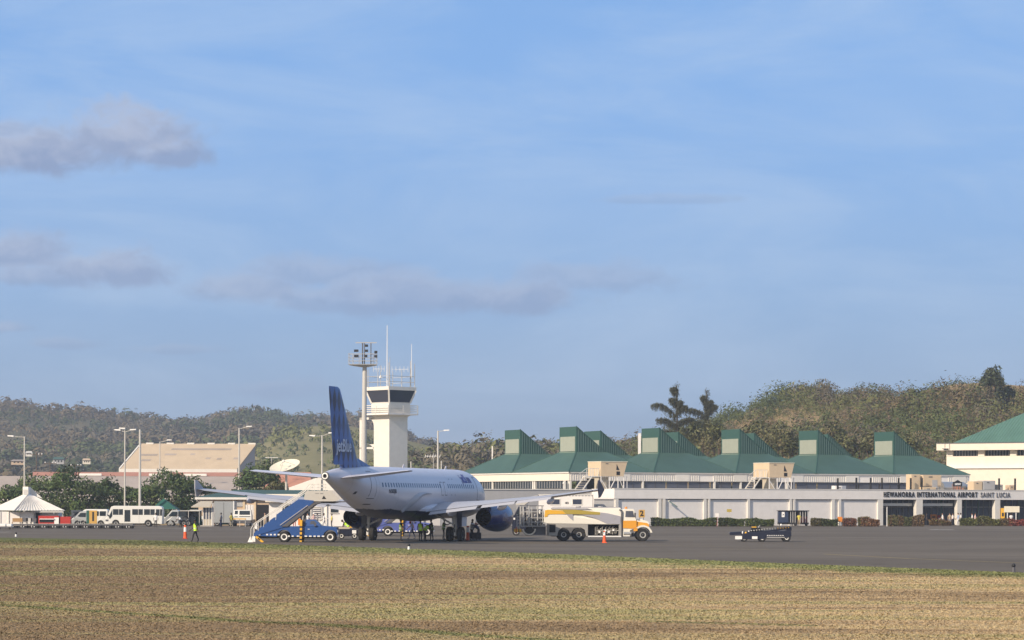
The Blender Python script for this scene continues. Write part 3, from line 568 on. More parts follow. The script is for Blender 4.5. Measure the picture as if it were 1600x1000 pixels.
# ---- tan plant cabins standing on the flat roof
def cabin(a, mid, c, slope, ytop, ybot, vv, label, mark=True):
    z1 = z_of(mid, ytop, vv); z0 = z_of(mid, ybot, vv); um = u_of(mid, vv); uc = u_of(c, vv); us = u_of(c-slope, vv)
    dp = (mid-a)/12.0/.36; o = empty('roof_cabin', TO+U*um+Vv*vv+Vector((0, 0, 4.5)), label, 'cabin', PHI, 'tan cabins on stilts on the flat roof'); z0 -= 4.5; z1 -= 4.5; w = uc-um; ws = us-um
    cb = MB().add([(0,0,z0),(ws,0,z0),(w,0,z1),(0,0,z1),(0,dp,z0),(ws,dp,z0),(w,dp,z1),(0,dp,z1)], [(0,1,2,3),(4,7,6,5),(0,4,5,1),(1,5,6,2),(2,6,7,3),(3,7,4,0)]).build('cabin_box', 'tan_panel', o)
    MB().box(-.04, w+.04, -.06, dp+.06, z1, z1+.08).build('roof', 'signboard', o)
    if mark:
        x = w*.58; MB().add([(x,-.012,z0+.85),(x+.5,-.012,z0+.85),(x+.05,-.012,z1-.3)], [(0,1,2)]).build('emblem', 'black_paint', o)
        MB().box(x+.02, x+.55, -.02, -.008, z0+.16, z0+.66).build('emblem', 'black_paint', o)
    MB().box(w*.18, w*.28, -.03, 0, z1-.3, z1-.2).build('vent', 'dark_steel', o)
    for x, y in ((.05, .1), (w*.33, .1), (w*.42, dp-.2), (w*.66, .1), (ws+.1, .1), (w+.1, .3), (.05, dp-.2)): MB().bar((x, y, 0), (x, y, z0), .10).build('leg', 'light_wall', o)
    MB().bar((w*.02, .1, 1.7), (w*.3, .1, .1), .08).build('brace', 'light_wall', o); MB().bar((w*.33, .1, .2), (w*.55, .1, z0-.4), .09).build('brace', 'light_wall', o); MB().bar((w*.7, .1, z0-.2), (ws+.1, .1, .3), .06).build('brace', 'light_wall', o)
    MB().box(w*.1, w*.36, .6, dp-.3, 0, z0-.1).build('cabinet', 'beige', o)
    # landing and stair on the left
    MB().box(-2.1, 0, .1, 1.2, z0-.06, z0+.02).build('landing', 'white_paint', o)
    for x in (-2.1, -1.55, -1.3, -1.1, -.7, -.35): MB().bar((x, .12, z0), (x, .12, z0+1.05), .06).build('rail_post', 'white_paint', o)
    MB().bar((-2.1, .12, z0+1.05), (-.2, .12, z0+1.05), .06).build('handrail', 'white_paint', o); MB().bar((-2.1, .12, z0+1.05), (-3.2, .12, z0+.3), .05).build('handrail', 'white_paint', o)
    MB().bar((-1.3, .12, z0-.03), (-2.9, .12, .05), .1, .14).build('stringer', 'white_paint', o); MB().bar((-2.0, 1.1, z0-.03), (-3.6, 1.1, .05), .1, .14).build('stringer', 'white_paint', o)
    for i in range(6): t = (i+.7)/6.5; MB().box(-2.0-1.6*t-.1, -1.3-1.6*t+.1, .2, 1.1, (z0-.1)*(1-t), (z0-.1)*(1-t)+.05).build('stair_tread', 'beige', o)
    MB().box(-1.4, -.3, 1.4, 1.5, 0, z0-.3).build('dark_screen', 'dark_opening', o)
    return o
cabin(922, 939, 980, 6, 721.5, 744, -9.5, 'tan stilted cabin with a black sail emblem beside the left end of the parapet')
cabin(1183, 1202, 1241, 5, 723.5, 746, -9.5, 'tan stilted cabin with a black sail emblem in front of the fifth roof monitor')
# roof clutter, right part
def on_roof(px, v): p = TO+Vv*v+U*u_of(px, v); return Vector((p.x, p.y, 4.5))
def rbox(a, c, ytop, ybot, v, dp, m, name, label, cat):
    ua, uc = u_of(a, v), u_of(c, v); z1 = z_of(a, ytop, v)-4.5; z0 = max(0, z_of(a, ybot, v)-4.5); o = TO+Vv*v+U*ua
    r = empty(name, (o.x, o.y, 4.5), label, cat, PHI); MB().box(0, uc-ua, 0, dp, z0, z1).build('casing', m, r, bevel=.03); MB().box(.1, uc-ua-.1, -.04, .01, z0+.15, z1-.15).build('access_panel', m, r)
    if z0 > .1:
        for x in (.1, uc-ua-.2): MB().box(x, x+.1, .2, .3, 0, z0).build('leg', 'pole_grey', r)
    MB().box((uc-ua)*.3, (uc-ua)*.5, -.07, -.03, z1-.35, z1-.22).build('vent', 'dark_steel', r); return r
rbox(1424, 1438, 741, 766, -9.6, 1.4, 'tan_panel', 'equipment_cabinet', 'tall tan cabinet standing between two dark posts on the flat roof', 'cabinet')
r = rbox(1442, 1471, 742, 760, -9.6, 1.6, 'tan_panel', 'equipment_cabinet', 'wide tan cabinet with a grey grille, right of the tall tan one', 'cabinet')
MB().box(1.55, 2.45, -.06, -.02, .75, 1.95).build('grille', 'grey_wall', r)
rbox(1442, 1463, 761, 766, -10.4, .8, 'tan_panel', 'duct_box', 'low tan box under the wide grilled cabinet', 'duct')
rbox(1521, 1535, 752, 767, -9.6, 1.5, 'tan_panel', 'roof_unit', 'pinkish tan roof unit left of the grey one', 'roof unit')
rbox(1536, 1555, 751, 766, -9.6, 1.5, 'grey_wall', 'roof_unit', 'square grey roof unit below the big cream building', 'roof unit')
rbox(1561, 1567, 757, 767, -9.6, 1, 'concrete', 'roof_unit', 'small brownish roof unit between the last two dark posts', 'roof unit'); rbox(1577, 1586, 758, 768, -9.6, 1, 'tan_wall', 'roof_unit', 'small tan roof unit at the rightmost dark post', 'roof unit')
rbox(1305, 1322, 759, 767, -9.6, 1, 'light_wall', 'roof_unit', 'low white roof unit beside the leftmost dark post', 'roof unit')
p = on_roof(1487, -6); tk = empty('water_tank', p, 'long silvery horizontal tank on the roof under the last green eave', 'tank', PHI)
MB().loft([[(x, .9*math.cos(a), .9+.85*math.sin(a)) for a in [2*PI*i/14 for i in range(14)]] for x in (-1.9, 1.9)]).build('tank_body', 'bare_metal', tk, True); MB().box(-1.4, -1.1, -.6, .6, 0, .2).build('saddle', 'pole_grey', tk); MB().box(1.1, 1.4, -.6, .6, 0, .2).build('saddle', 'pole_grey', tk)
p = on_roof(1515, -6); tk = empty('water_tank', p, 'second silvery tank to the right of the long one on the roof', 'tank', PHI)
MB().loft([[(x, .7*math.cos(a), .75+.7*math.sin(a)) for a in [2*PI*i/14 for i in range(14)]] for x in (-1.0, 1.2)]).build('tank_body', 'bare_metal', tk, True); MB().box(-.6, -.4, -.5, .5, 0, .2).build('saddle', 'pole_grey', tk)
p = on_roof(1500, -7); pp = empty('pipe_manifold', p, 'reddish pipe manifold between the two silvery roof tanks', 'pipes', PHI)
for i in range(4): MB().path([(-1+i*.5, 0, 0), (-1+i*.5, 0, 1.5-.25*i), (-.6+i*.5, .6, 1.5-.25*i)], .1).build('pipe', 'red_roof', pp, True)
for i, (px, hh) in enumerate([(1309, 2), (1338, 2.1), (1360.5, 2.1), (1378, 2.1), (1404, 2.1), (1423, 2.1), (1440.5, 2.1), (1561, 2.15), (1586, 2.15)]):
    p = on_roof(px, -10.2); q = MB(); q.box(-.1, .1, -.1, .1, .08, hh*1.02+.06); o = q.build('post_shaft', 'black_paint')
    r = empty('roof_post', p, ['leftmost slim dark post standing on the flat roof', 'second dark roof post from the left', 'third dark roof post from the left', 'fourth dark roof post, above the start of the airport name', 'fifth dark roof post from the left', 'dark roof post at the left side of the tall tan cabinet', 'dark roof post between the tall and the wide tan cabinets', 'dark roof post left of the rightmost one, before the big cream building', 'rightmost dark roof post before the big cream building'][i], 'post', PHI, 'dark posts on the flat roof')
    o.parent = r; MB().box(-.16, .16, -.16, .16, 0, .08).build('base_plate', 'dark_steel', r)
# small lit sign on the roof
p = on_roof(1496, -9.4); sg = empty('roof_sign', p, 'small black roof sign with white letters under the last green eave', 'sign', PHI); MB().box(-.75, .75, -.08, .08, 1.05, 1.7).build('board', 'black_paint', sg)
MB().add([(-.55,-.06,1.7),(.55,-.06,1.7),(.0,-.06,2.0)], [(0,1,2)]).build('crest', 'black_paint', sg)
tm = text_mb('DEPART', .36, .01, .8, .02); tm.v = [(v[0], -.1-v[2], v[1]+1.36) for v in tm.v]; tm.build('lettering', 'lamp_white', sg)
for x in (-.6, .6): MB().bar((x, 0, 0), (x, 0, 1.05), .07).build('leg', 'dark_steel', sg)

# ================================================================ big cream hall on the right
BO = at(1463, 783, 425); BO.z = 0; BA = R(-34); B = empty('departure_hall', BO, 'large cream hall with a huge teal hipped roof at the right edge', 'building', BA)
zt = zat(1463, 693.3, 425); zb = zat(1463, 703.8, 425); zw = zat(1480, 713, 425); zs = zat(1480, 731, 425); W = 34; Dp = 34
MB().box(0, W, 0, Dp, zb, zt).build('fascia', 'cream_wall', B); MB().box(-.08, W+.08, -.08, Dp+.08, zt, zt+.12).build('roof_edge', 'dark_steel', B)
MB().box(1.2, W-1, 1.2, Dp-1, zs+.15, zw).build('wall', 'cream_wall', B); MB().box(.2, W-.2, .5, Dp, 0, zs-.12).build('lower_wall', 'cream_wall', B); MB().box(0, W, .2, Dp, zs-.12, zs+.15).build('string_course', 'light_wall', B)
MB().box(1.6, W-1.4, 1.7, Dp-1.4, zw, zb).build('clerestory', 'dark_opening', B)
for i in range(6):
    x = 1.2+i*5.45; MB().box(x, x+1.1, 1.15, 1.75, zw, zb).build('pier', 'cream_wall', B)
    w = MB().box(x+1.2, x+5.35, 1.5, 1.6, zw+.05, zb-.03).build('window', 'glass_dark', B); q = MB(); y = x+1.6
    while y < x+5.2: q.box(y, y+.06, 1.44, 1.5, zw+.05, zb-.03); y += .5
    q.build('mullion', 'grey_wall', w, kind='stuff')
dd = 26; hx = 1.9; sl_ = (zat(1600, 628, 440)-zat(1488, 692.5, 428))/(112/9.7/math.cos(R(34))); apx = (W/2, Dp/2, zt+.1+sl_*W/2*1.0)
MB().add([(hx,hx,zt+.1),(W-hx,hx,zt+.1),(W-hx,Dp-hx,zt+.1),(hx,Dp-hx,zt+.1),apx], [(0,1,4),(1,2,4),(2,3,4),(3,0,4),(3,2,1,0)]).build('roof', 'teal_roof', B)
q = MB(); nseam = 60
for i in range(1, nseam):
    x = hx+(W-2*hx)*i/nseam; t = 1-abs(x-W/2)/(W/2-hx); q.bar((x, hx, zt+.13), (x, hx+(Dp/2-hx)*t, zt+.13+(apx[2]-zt-.1)*t), .06, .05)
q.build('roof_seam', 'teal_roof', B, kind='stuff')
MB().box(1.2, 2.1, -.5, -.02, zb+.2, zb+.3).build('ladder_bracket', 'dark_steel', B)
for x in (1.5, 2.3): MB().bar((x, -.06, zb+.05), (x, -.06, zt+.3), .05).build('ladder_rail', 'dark_steel', B)
w = MB().box(-13, -.0, 6, 14, 0, zs-.2).build('annex_wall', 'cream_wall', B)

# ================================================================ control tower
TD = 400; tp = at(608, 783, TD); tp.z = 0; TA = R(43); TW = 3.62; K = TD/FPX
tw = empty('control_tower', tp, 'white square control tower with a dark glazed cab and roof aerials', 'control tower', TA)
def zz(y): return zat(608, y, TD)
def sq(h, z): return [(-h+TW*0+h, 0, 0)]
def frus(z0, z1, e0, e1):      # square with near corner at origin, e = outward growth
    m = MB(); f = lambda e, z: [(-e, -e, z), (TW+e, -e, z), (TW+e, TW+e, z), (-e, TW+e, z)]; return m.loft([f(e0, z0), f(e1, z1)])
frus(0, zz(651), 0, 0).build('shaft', 'white_paint', tw); frus(zz(651), zz(648), 0, .35).build('corbel', 'white_paint', tw)
frus(zz(648), zz(645.4), 1.15, 1.15).build('balcony_slab', 'light_wall', tw); frus(zz(645.4), zz(629), .28, .28).build('cab_base', 'white_paint', tw)
g = frus(zz(629), zz(609.5), .26, .85).build('cab_glazing', 'glass_blue', tw)
frus(zz(609.5), zz(604), .95, .95).build('cab_roof', 'white_paint', tw); frus(zz(629), zz(628.2), .34, .34).build('sill', 'white_paint', tw)
for (x0, y0) in ((0, 0), (1, 0), (1, 1), (0, 1)):
    s0 = lambda e: Vector(((-e if x0 == 0 else TW+e), (-e if y0 == 0 else TW+e), 0)); MB().bar(s0(.28)+Vector((0, 0, zz(629))), s0(.88)+Vector((0, 0, zz(609.5))), .24).build('corner_post', 'white_paint', tw)
for k in range(4):
    zc = zz(645.4)+.28+k*.30; e = 1.1; pts = [(-e, -e), (TW+e, -e), (TW+e, TW+e), (-e, TW+e)]
    rl = MB()
    for i in range(4): a, b_ = pts[i], pts[(i+1) % 4]; rl.bar((*a, zc), (*b_, zc), .07, .10)
    rl.build('balcony_rail', 'white_paint', tw)
for i, (x, y) in enumerate([(-1.1, -1.1), (TW/2, -1.1), (TW+1.1, -1.1), (TW+1.1, TW/2), (TW+1.1, TW+1.1), (-1.1, TW/2), (-1.1, TW+1.1)]): MB().bar((x, y, zz(648)), (x, y, zz(633)), .1).build('rail_post', 'white_paint', tw)
MB().box(-.02, TW*.7, -.3, -.285, zz(638), zz(637.5)).build('joint', 'grey_wall', tw)
# stair wing with arches on the left (far side)
ar = MB(); x0 = -2.4; zA = zz(651)
for (zb_, zt_) in ((zz(739), zz(707)), (zz(699), zz(668))):
    pass
P = [(0, 0), (-2.6, 0), (-2.6, zA)]
MB().box(-.0, .35, TW, TW+3.4, zA-.35, zA).build('bridge', 'white_paint', tw); MB().box(0, .35, TW, TW+3.4, zz(701), zz(698)).build('bridge', 'white_paint', tw); MB().box(0, .35, TW, TW+3.4, zz(736), zz(733)).build('bridge', 'white_paint', tw)
MB().box(0, .35, TW+2.6, TW+3.4, 0, zA).build('stair_wall', 'white_paint', tw)
for (zs_, n_) in ((zz(666), 0), (zz(707), 1)):
    q = MB(); pts = [(TW+1.3*(1-math.cos(a)), zs_+1.3*math.sin(a)*1.0) for a in [PI/2*i/6 for i in range(7)]]; pl = [(TW, zs_)]+pts[1:]+[(TW, zs_+1.3)]
    q.add([(0, y, z) for y, z in pl]+[(.35, y, z) for y, z in pl], [tuple(range(len(pl))), tuple(range(2*len(pl)-1, len(pl)-1, -1))]+[(i, (i+1) % len(pl), (i+1) % len(pl)+len(pl), i+len(pl)) for i in range(len(pl))]).build('arch', 'white_paint', tw)
# roof railing and aerials
zr0 = zz(604); e = .75
for (x, y) in [(-e, -e), (TW+e, -e), (TW+e, TW+e), (-e, TW+e), (-e, TW*.5), (TW*.5, -e)]: MB().tube((x, y, zr0), (x, y, zr0+(3.6 if (x, y) in ((-e, -e), (TW+e, -e)) else 2.6)), .07, .05, 6).build('roof_post', 'steel', tw)
for hh in (.75, 1.6):
    q = MB(); pts = [(-e, -e), (TW+e, -e), (TW+e, TW+e), (-e, TW+e)]
    for i in range(4): q.bar((*pts[i], zr0+hh), (*pts[(i+1) % 4], zr0+hh), .06)
    q.build('roof_rail', 'steel', tw)
def ae(px, y0, y1, d_, r, m='lamp_white', name='antenna'):
    p = at(px, y0, TD+d_); w = (p-tp); c, s_ = math.cos(-TA), math.sin(-TA); x, y = w.x*c-w.y*s_, w.x*s_+w.y*c
    return MB().tube((x, y, zz(y0)), (x, y, zz(y1)), r, r*.5, 6).build(name, m, tw)
ae(604.3, 604, 508, .5, .09); ae(642.5, 590, 536, 2, .06); ae(608.5, 604, 558, .3, .07, 'steel'); ae(594, 604, 570, 1.5, .06, 'steel'); ae(641, 604, 563, 2, .12, 'steel'); ae(575, 604, 576, 2, .06, 'steel')
for (a, b_, y) in ((583, 600, 576.5), (612, 637, 577)):
    q = MB(); pa = at(a, y, TD+1.6)-tp; pb = at(b_, y, TD+1.6)-tp; c, s_ = math.cos(-TA), math.sin(-TA); f = lambda w: (w.x*c-w.y*s_, w.x*s_+w.y*c, w.z); q.bar(f(pa), f(pb), .05)
    n_ = 5
    for i in range(n_): t = i/(n_-1); w = pa.lerp(pb, t); q.bar(f(w-Vector((0, 0, .45))), f(w+Vector((0, 0, .45))), .04)
    q.build('aerial_array', 'lamp_white', tw)
ae(594.5, 590, 586, 1.5, .3, 'lamp_white', 'lamp')

# ================================================================ high mast
MD = 345; mp = at(568, 783, MD); mp.z = 0; hm_ = empty('high_mast', mp, 'tall grey floodlight mast with a railed lamp platform, left of the tower', 'light mast')
zm = lambda y: zat(568, y, MD); pxm = MD/FPX
MB().tube((0, 0, 0), (.1, 0, zm(571)), .42, .27, 16).build('mast', 'pole_grey', hm_, True)
xl, xr = -23*pxm, 20*pxm; MB().loft([[(xl*.2, -.5, zm(573.5)), (xr*.3, -.5, zm(573.5)), (xr*.3, .5, zm(573.5)), (xl*.2, .5, zm(573.5))], [(xl, -1.2, zm(570.3)), (xr, -1.2, zm(570.3)), (xr, 1.2, zm(570.3)), (xl, 1.2, zm(570.3))], [(xl, -1.2, zm(569.5)), (xr, -1.2, zm(569.5)), (xr, 1.2, zm(569.5)), (xl, 1.2, zm(569.5))]]).build('platform', 'steel', hm_)
for y in (553.3, 559, 564):
    q = MB(); z = zm(y)
    for a, b_ in (((xl, -1.2), (xr, -1.2)), ((xl, 1.2), (xr, 1.2)), ((xl, -1.2), (xl, 1.2)), ((xr, -1.2), (xr, 1.2))): q.bar((*a, z), (*b_, z), .05)
    q.build('rail', 'steel', hm_)
for x in (xl, xl+.5, xl*.3, xr*.75, xr): 
    for y in (-1.2, 1.2): MB().bar((x, y, zm(570)), (x, y, zm(553.3)), .05).build('rail_post', 'steel', hm_)
for x in (-2*pxm, 11*pxm, 1*pxm): MB().bar((x, 0, zm(570)), (x, 0, zm(536)), .12 if x > 0 else .16).build('frame_post', 'dark_steel', hm_)
MB().bar((-13*pxm, 0, zm(535.5)), (20*pxm, 0, zm(535.5)), .12).build('crossbar', 'steel', hm_)
for (x, y, s) in [(-11, 549, 1), (-11, 557, 1), (5, 541, 1), (5, 549, 1), (4, 557, 1), (19.5, 551, -1), (19.5, 557.5, -1)]:
    lf = MB(); X = x*pxm; z = zm(y); w = .29 if abs(x) > 8 and x < 0 else .2; lf.loft([[(X-w, -1.35, z-.16), (X+w, -1.35, z-.16), (X+w, -1.35, z+.16), (X-w, -1.35, z+.16)], [(X-w*.6, -1.05, z-.1), (X+w*.6, -1.05, z-.1), (X+w*.6, -1.05, z+.18), (X-w*.6, -1.05, z+.18)]])
    o = lf.build('floodlight', 'black_paint', hm_); MB().bar((X, -1.2, z), (X, -.9, z+.05), .06).build('bracket', 'steel', o)

# ================================================================ lamp poles
def lamp(x, ytop, d, arms, label, w=.09, base=None):
    p = at(x, 783, d); p.z = 0; o = empty('lamp_pole', p, label, 'lamp pole', 0, 'lamp poles round the airport'); zt_ = zat(x, ytop, d)
    MB().tube((0, 0, 0), (0, 0, zt_), w*1.5, w, 8).build('pole', 'pole_grey', o, True); k = d/FPX
    for (dx, dy) in arms:
        e = (dx*k, 0, zt_+dy*k); a = MB().bar((0, 0, zt_-.1), e, .07).build('arm', 'pole_grey', o); sg_ = 1 if dx > 0 else -1
        MB().loft([[(e[0]-.1*sg_, -.2, e[2]-.05), (e[0]-.1*sg_, .2, e[2]-.05), (e[0]-.1*sg_, .2, e[2]+.15), (e[0]-.1*sg_, -.2, e[2]+.15)], [(e[0]+.75*sg_, -.15, e[2]+.02), (e[0]+.75*sg_, .15, e[2]+.02), (e[0]+.75*sg_, .15, e[2]+.17), (e[0]+.75*sg_, -.15, e[2]+.17)]]).build('lamp_head', 'lamp_white', a)
    MB().box(-w*2.4, w*2.4, -w*2.4, w*2.4, 0, .06).build('base_plate', 'concrete', o); return o
lamp(38, 682, 370, [(-18, 0)], 'leftmost pole, with one lamp arm to the left, behind the white pavilion')
lamp(195, 674, 375, [(-8, 1.5), (9, 2), (-1, 4)], 'pole with lamp heads on both sides, left of the ochre roof')
lamp(218.5, 671, 350, [], 'plain tall pole without a lamp, behind the white bus', .13)
lamp(249.5, 690, 480, [(12, 2)], 'thin pole with a right-hand lamp in front of the ochre roof')
lamp(373.5, 669, 400, [(12, 2)], 'pole with a right-hand lamp at the right end of the ochre roof', .12)
lamp(503, 680, 390, [(-12, -1.5), (11, 3)], 'double-armed lamp pole just left of the tail fin', .11)
lamp(684, 673, 400, [(10, 0)], 'pole with a small right-hand lamp, right of the control tower', .12)
for (x, y, d, lab, w) in [(57, 707, 700, 'dark utility pole with crossarm and insulators on the left hillside', .2), (78, 720, 650, 'short utility pole beside the green-roofed house', .15), (118, 724, 700, 'short utility pole right of the hillside houses', .15)]:
    p = at(x, 783, d); p.z = 0; o = empty('utility_pole', p, lab, 'utility pole', 0, 'wooden poles on the hillside'); zt_ = zat(x, y, d); MB().tube((0, 0, -.1), (0, 0, zt_), w, w*.7, 6).build('pole', 'bark', o)
    MB().box(-1.4, 1.6, -.08, .08, zt_-.7, zt_-.5).build('crossarm', 'bark', o)
    for q in (-1.2, .6, 1.4): MB().ell((q, 0, zt_-.4), .16, .16, .2, 6, 4).build('insulator', 'lamp_white', o)
wp = at(999, 783, 405); wp.z = 0; o = empty('roof_mast', wp, 'thick white square post rising beside the third roof monitor', 'post'); MB().box(-.22, .22, -.2, .2, .25, zat(999, 677, 405)).build('shaft', 'light_wall', o); MB().box(-.35, .35, -.35, .35, 0, .25).build('footing', 'concrete', o)
wp = at(769, 783, 420); wp.z = 0; o = empty('roof_mast', wp, 'short pale post behind the left slope of the first green roof', 'post'); MB().box(-.1, .1, -.1, .1, .25, zat(769, 697, 420)).build('shaft', 'light_wall', o); MB().box(-.25, .25, -.25, .25, 0, .25).build('footing', 'concrete', o)
for i, (x, y) in enumerate([(642, 721), (689.5, 720)]):
    wp = at(x, 783, 400); wp.z = 0; o = empty('stub_pole', wp, ['short pale pole between the tower and the lamp pole', 'short pale pole right beside the lamp pole near the tower'][i], 'pole'); MB().tube((0, 0, 0), (0, 0, zat(x, y, 400)), .09).build('shaft', 'pole_grey', o); MB().box(-.2, .2, -.2, .2, 0, .1).build('footing', 'concrete', o)

# ================================================================ left background buildings
oD = 560; op = at(188, 783, oD); op.z = 0; oc = empty('hangar', op, 'large hall with one big sloping ochre roof and white eaves', 'building', 0); k = oD/FPX
y0 = zat(188, 741, oD); y1 = zat(188, 732.5, oD); y2 = zat(217, 693, oD*1.0); wd = 182*k; sh = 24*k; dp = 9; y2 = (y2-CAMH)*(oD+dp)/oD+CAMH
m = mat('ochre_patched', (.50,.405,.29), .85, var=.25, scale=.35)
MB().add([(0,0,y1),(wd,0,y1),(wd+sh,dp,y2),(sh,dp,y2),(0,0,y1-.3),(wd,0,y1-.3),(wd+sh,dp,y2-.3),(sh,dp,y2-.3)], [(0,1,2,3),(7,6,5,4),(0,4,5,1),(1,5,6,2),(2,6,7,3),(3,7,4,0)]).build('roof', 'ochre_patched', oc)
for (a, b_, c_) in [(.30, .82, .78), (.06, .22, .55), (.28, .38, .57), (.50, .54, .58), (.66, .70, .42), (.76, .80, .40), (.90, .95, .42), (.12, .2, .34)]:
    f = lambda s, t: (wd*s+sh*t, dp*t-.02*0, y1+(y2-y1)*t+.03); MB().add([f(a, c_-.04), f(b_, c_-.04), f(b_, c_+.03), f(a, c_+.03)], [(0,1,2,3)]).build('roof_stain', 'dirty_roof', oc)
MB().box(-.3, wd+.1, -.25, -.02, y0, y1).build('fascia', 'white_paint', oc); MB().box(.3, wd-.2, .2, dp, 0, y0+.3).build('wall', 'grey_wall', oc)
MB().add([(wd-.05, .1, y0), (wd+sh-.3, dp, y0), (wd+sh-.3, dp, y2-.35), (wd-.05, .1, y1-.32)], [(0,1,2,3)]).build('gable_wall', 'grey_wall', oc)
for i in range(6): x = sh+(.04+i*.178)*wd; MB().box(x, x+1.55, dp-.3, dp+.6, y2-.15, y2+.2).build('ridge_vent', 'white_paint', oc)
MB().bar((-.2, 0, y1), (sh-.2, dp, y2), .3, .2).build('verge', 'white_paint', oc)
rb_ = empty('long_shed', (at(-60, 783, 480).x, 480, 0), 'long low shed with a weathered grey-brown roof behind the parking trees', 'building'); k = 480/FPX
w_ = (372+60)*k; ze = zat(100, 775, 480); zr_ = zat(100, 744, 496)
MB().add([(0,0,ze),(w_,0,ze),(w_,14,zr_),(0,14,zr_),(0,28,ze),(w_,28,ze)], [(0,1,2,3),(3,2,5,4),(0,3,4),(1,5,2)]).build('roof', 'dirty_roof', rb_); MB().box(.3, w_-.3, .4, 27.6, 0, ze).build('wall', 'light_wall', rb_)
for i in range(14): x = 3+i*3.6; MB().box(x, x+1.6, .3, .39, .8, 2.2).build('window', 'glass_dark', rb_)
rd = empty('red_roof_house', (at(45, 783, 530).x, 530, 0), 'row house with a long low salmon-red roof below the ochre hall', 'building'); k = 530/FPX; w_ = 330*k; ze = zat(100, 743.5, 530); zr_ = zat(100, 737.5, 536)
MB().add([(0,0,ze),(w_,0,ze),(w_,5,zr_),(0,5,zr_),(0,10,ze),(w_,10,ze)], [(0,1,2,3),(3,2,5,4),(0,3,4),(1,5,2)]).build('roof', 'red_roof', rd); MB().box(.3, w_-.3, .4, 9.6, 0, ze).build('wall', 'cream_wall', rd)
for i, x in enumerate((10, 24, 31)): MB().box(x, x+4.5, -.1, .4, ze+.05, ze+.5).build('roof_patch', 'light_wall', rd)
r2 = empty('red_roof_house', (at(405, 783, 520).x, 520, 0), 'house with a bright orange-red gable roof seen under the tailplane', 'building'); k = 520/FPX; w_ = 80*k; ze = zat(100, 768, 520); zr_ = zat(100, 737, 528)
MB().add([(0,0,ze),(w_,0,ze),(w_*.95,8,zr_),(w_*.3,8,zr_),(0,16,ze),(w_,16,ze)], [(0,1,2,3),(3,2,5,4),(0,3,4),(1,5,2)]).build('roof', 'red_roof', r2); MB().box(.3, w_-.3, .4, 15, 0, ze).build('wall', 'tan_wall', r2)
wt = empty('white_gable_shed', (at(440, 783, 470).x, 470, 0), 'white low-pitched shed roof behind the airliner tail cone', 'building'); k = 470/FPX; w_ = 120*k; ze = zat(100, 765, 470); zr_ = zat(100, 741, 470)
MB().add([(0,0,ze),(w_,0,ze),(w_*.55,.5,zr_),(0,12,ze),(w_,12,ze),(w_*.55,12,zr_)], [(0,1,2),(3,5,4),(0,2,5,3),(1,4,5,2)]).build('roof', 'white_paint', wt); MB().box(.3, w_-.3, .4, 11, 0, ze).build('wall', 'light_wall', wt)
# houses on the left hillside
def house(x, y, d, w, h, wall, roof, label, flat=False):
    p = at(x, y, d); k = d/FPX; w *= k; h *= k*.75; o = empty('hill_house', p, label, 'house', .15); MB().box(-w/2, w/2, 0, w*.8, -.5, h*.62).build('wall', wall, o)
    MB().add([(-w*.56,-.4,h*.6),(w*.56,-.4,h*.6),(w*.4,w*.4,h),(-w*.4,w*.4,h),(-w*.56,w*.85,h*.6),(w*.56,w*.85,h*.6)], [(0,1,2,3),(3,2,5,4),(0,3,4),(1,5,2)]).build('roof', roof, o)
    for i in (-.32, -.05, .22): MB().box(w*i, w*i+w*.12, -.06, -.01, h*.12, h*.42).build('window', 'dark_opening', o)
    return o
house(28, 724, 950, 21, 8, 'tan_wall', 'dirty_roof', 'pinkish hillside house left of the leftmost lamp pole'); house(45, 711, 960, 10, 8, 'white_paint', 'white_paint', 'small white house just right of the leftmost lamp pole')
house(91, 723, 960, 17, 12, 'grey_wall', 'green_roof', 'green-roofed hillside house with a white balcony'); house(135, 723, 950, 12, 9, 'cream_wall', 'tan_wall', 'small cream hillside house right of the green-roofed one')
house(835, 692.5, 745, 11, 3, 'white_paint', 'white_paint', 'tiny white house on the skyline between the first two monitors')
# satellite dish
sp = at(446, 783, 385); sp.z = 0; ds = empty('satellite_dish', sp, 'big off-white satellite dish tilted skyward above the tailplane', 'satellite dish'); zc = zat(446, 730, 385); k = 385/FPX
rings = []
for i in range(8):
    t = i/7; r = 2.25*t+.01; dz = .55*t*t; rings.append([Vector((r*math.cos(2*PI*j/36), r*math.sin(2*PI*j/36), dz)) for j in range(36)])
dm = Matrix.Rotation(R(-12), 4, 'Y') @ Matrix.Rotation(R(66), 4, 'X') @ Matrix.Rotation(0, 4, 'Z')
dm = Matrix.Rotation(R(-13), 4, 'Y') @ Matrix.Rotation(R(22), 4, 'X')
q = MB(); q.loft([[dm @ p+Vector((0, 0, zc-.25)) for p in r] for r in rings], caps=False); q.loft([[dm @ (p-Vector((0, 0, .12)))+Vector((0, 0, zc-.25)) for p in r] for r in rings[::-1]], caps=False); q.build('reflector', 'signboard', ds, True)
q = MB()
hub = dm @ Vector((0, 0, 1.25))+Vector((0, 0, zc-.25))
for j in range(3): a = dm @ Vector((1.5*math.cos(2.1*j), 1.5*math.sin(2.1*j), .25))+Vector((0, 0, zc-.25)); q.tube(a, hub, .035, .035, 5)
q.build('feed_strut', 'steel', ds); MB().ell(hub, .18, .18, .22).build('feed_horn', 'light_wall', ds)
MB().tube((.1, .3, 0), (.1, .1, zc-.3), .22, .16, 10).build('pedestal', 'pole_grey', ds); MB().ell((.1, .1, zc-.5), .45, .45, .35).build('mount', 'pole_grey', ds)
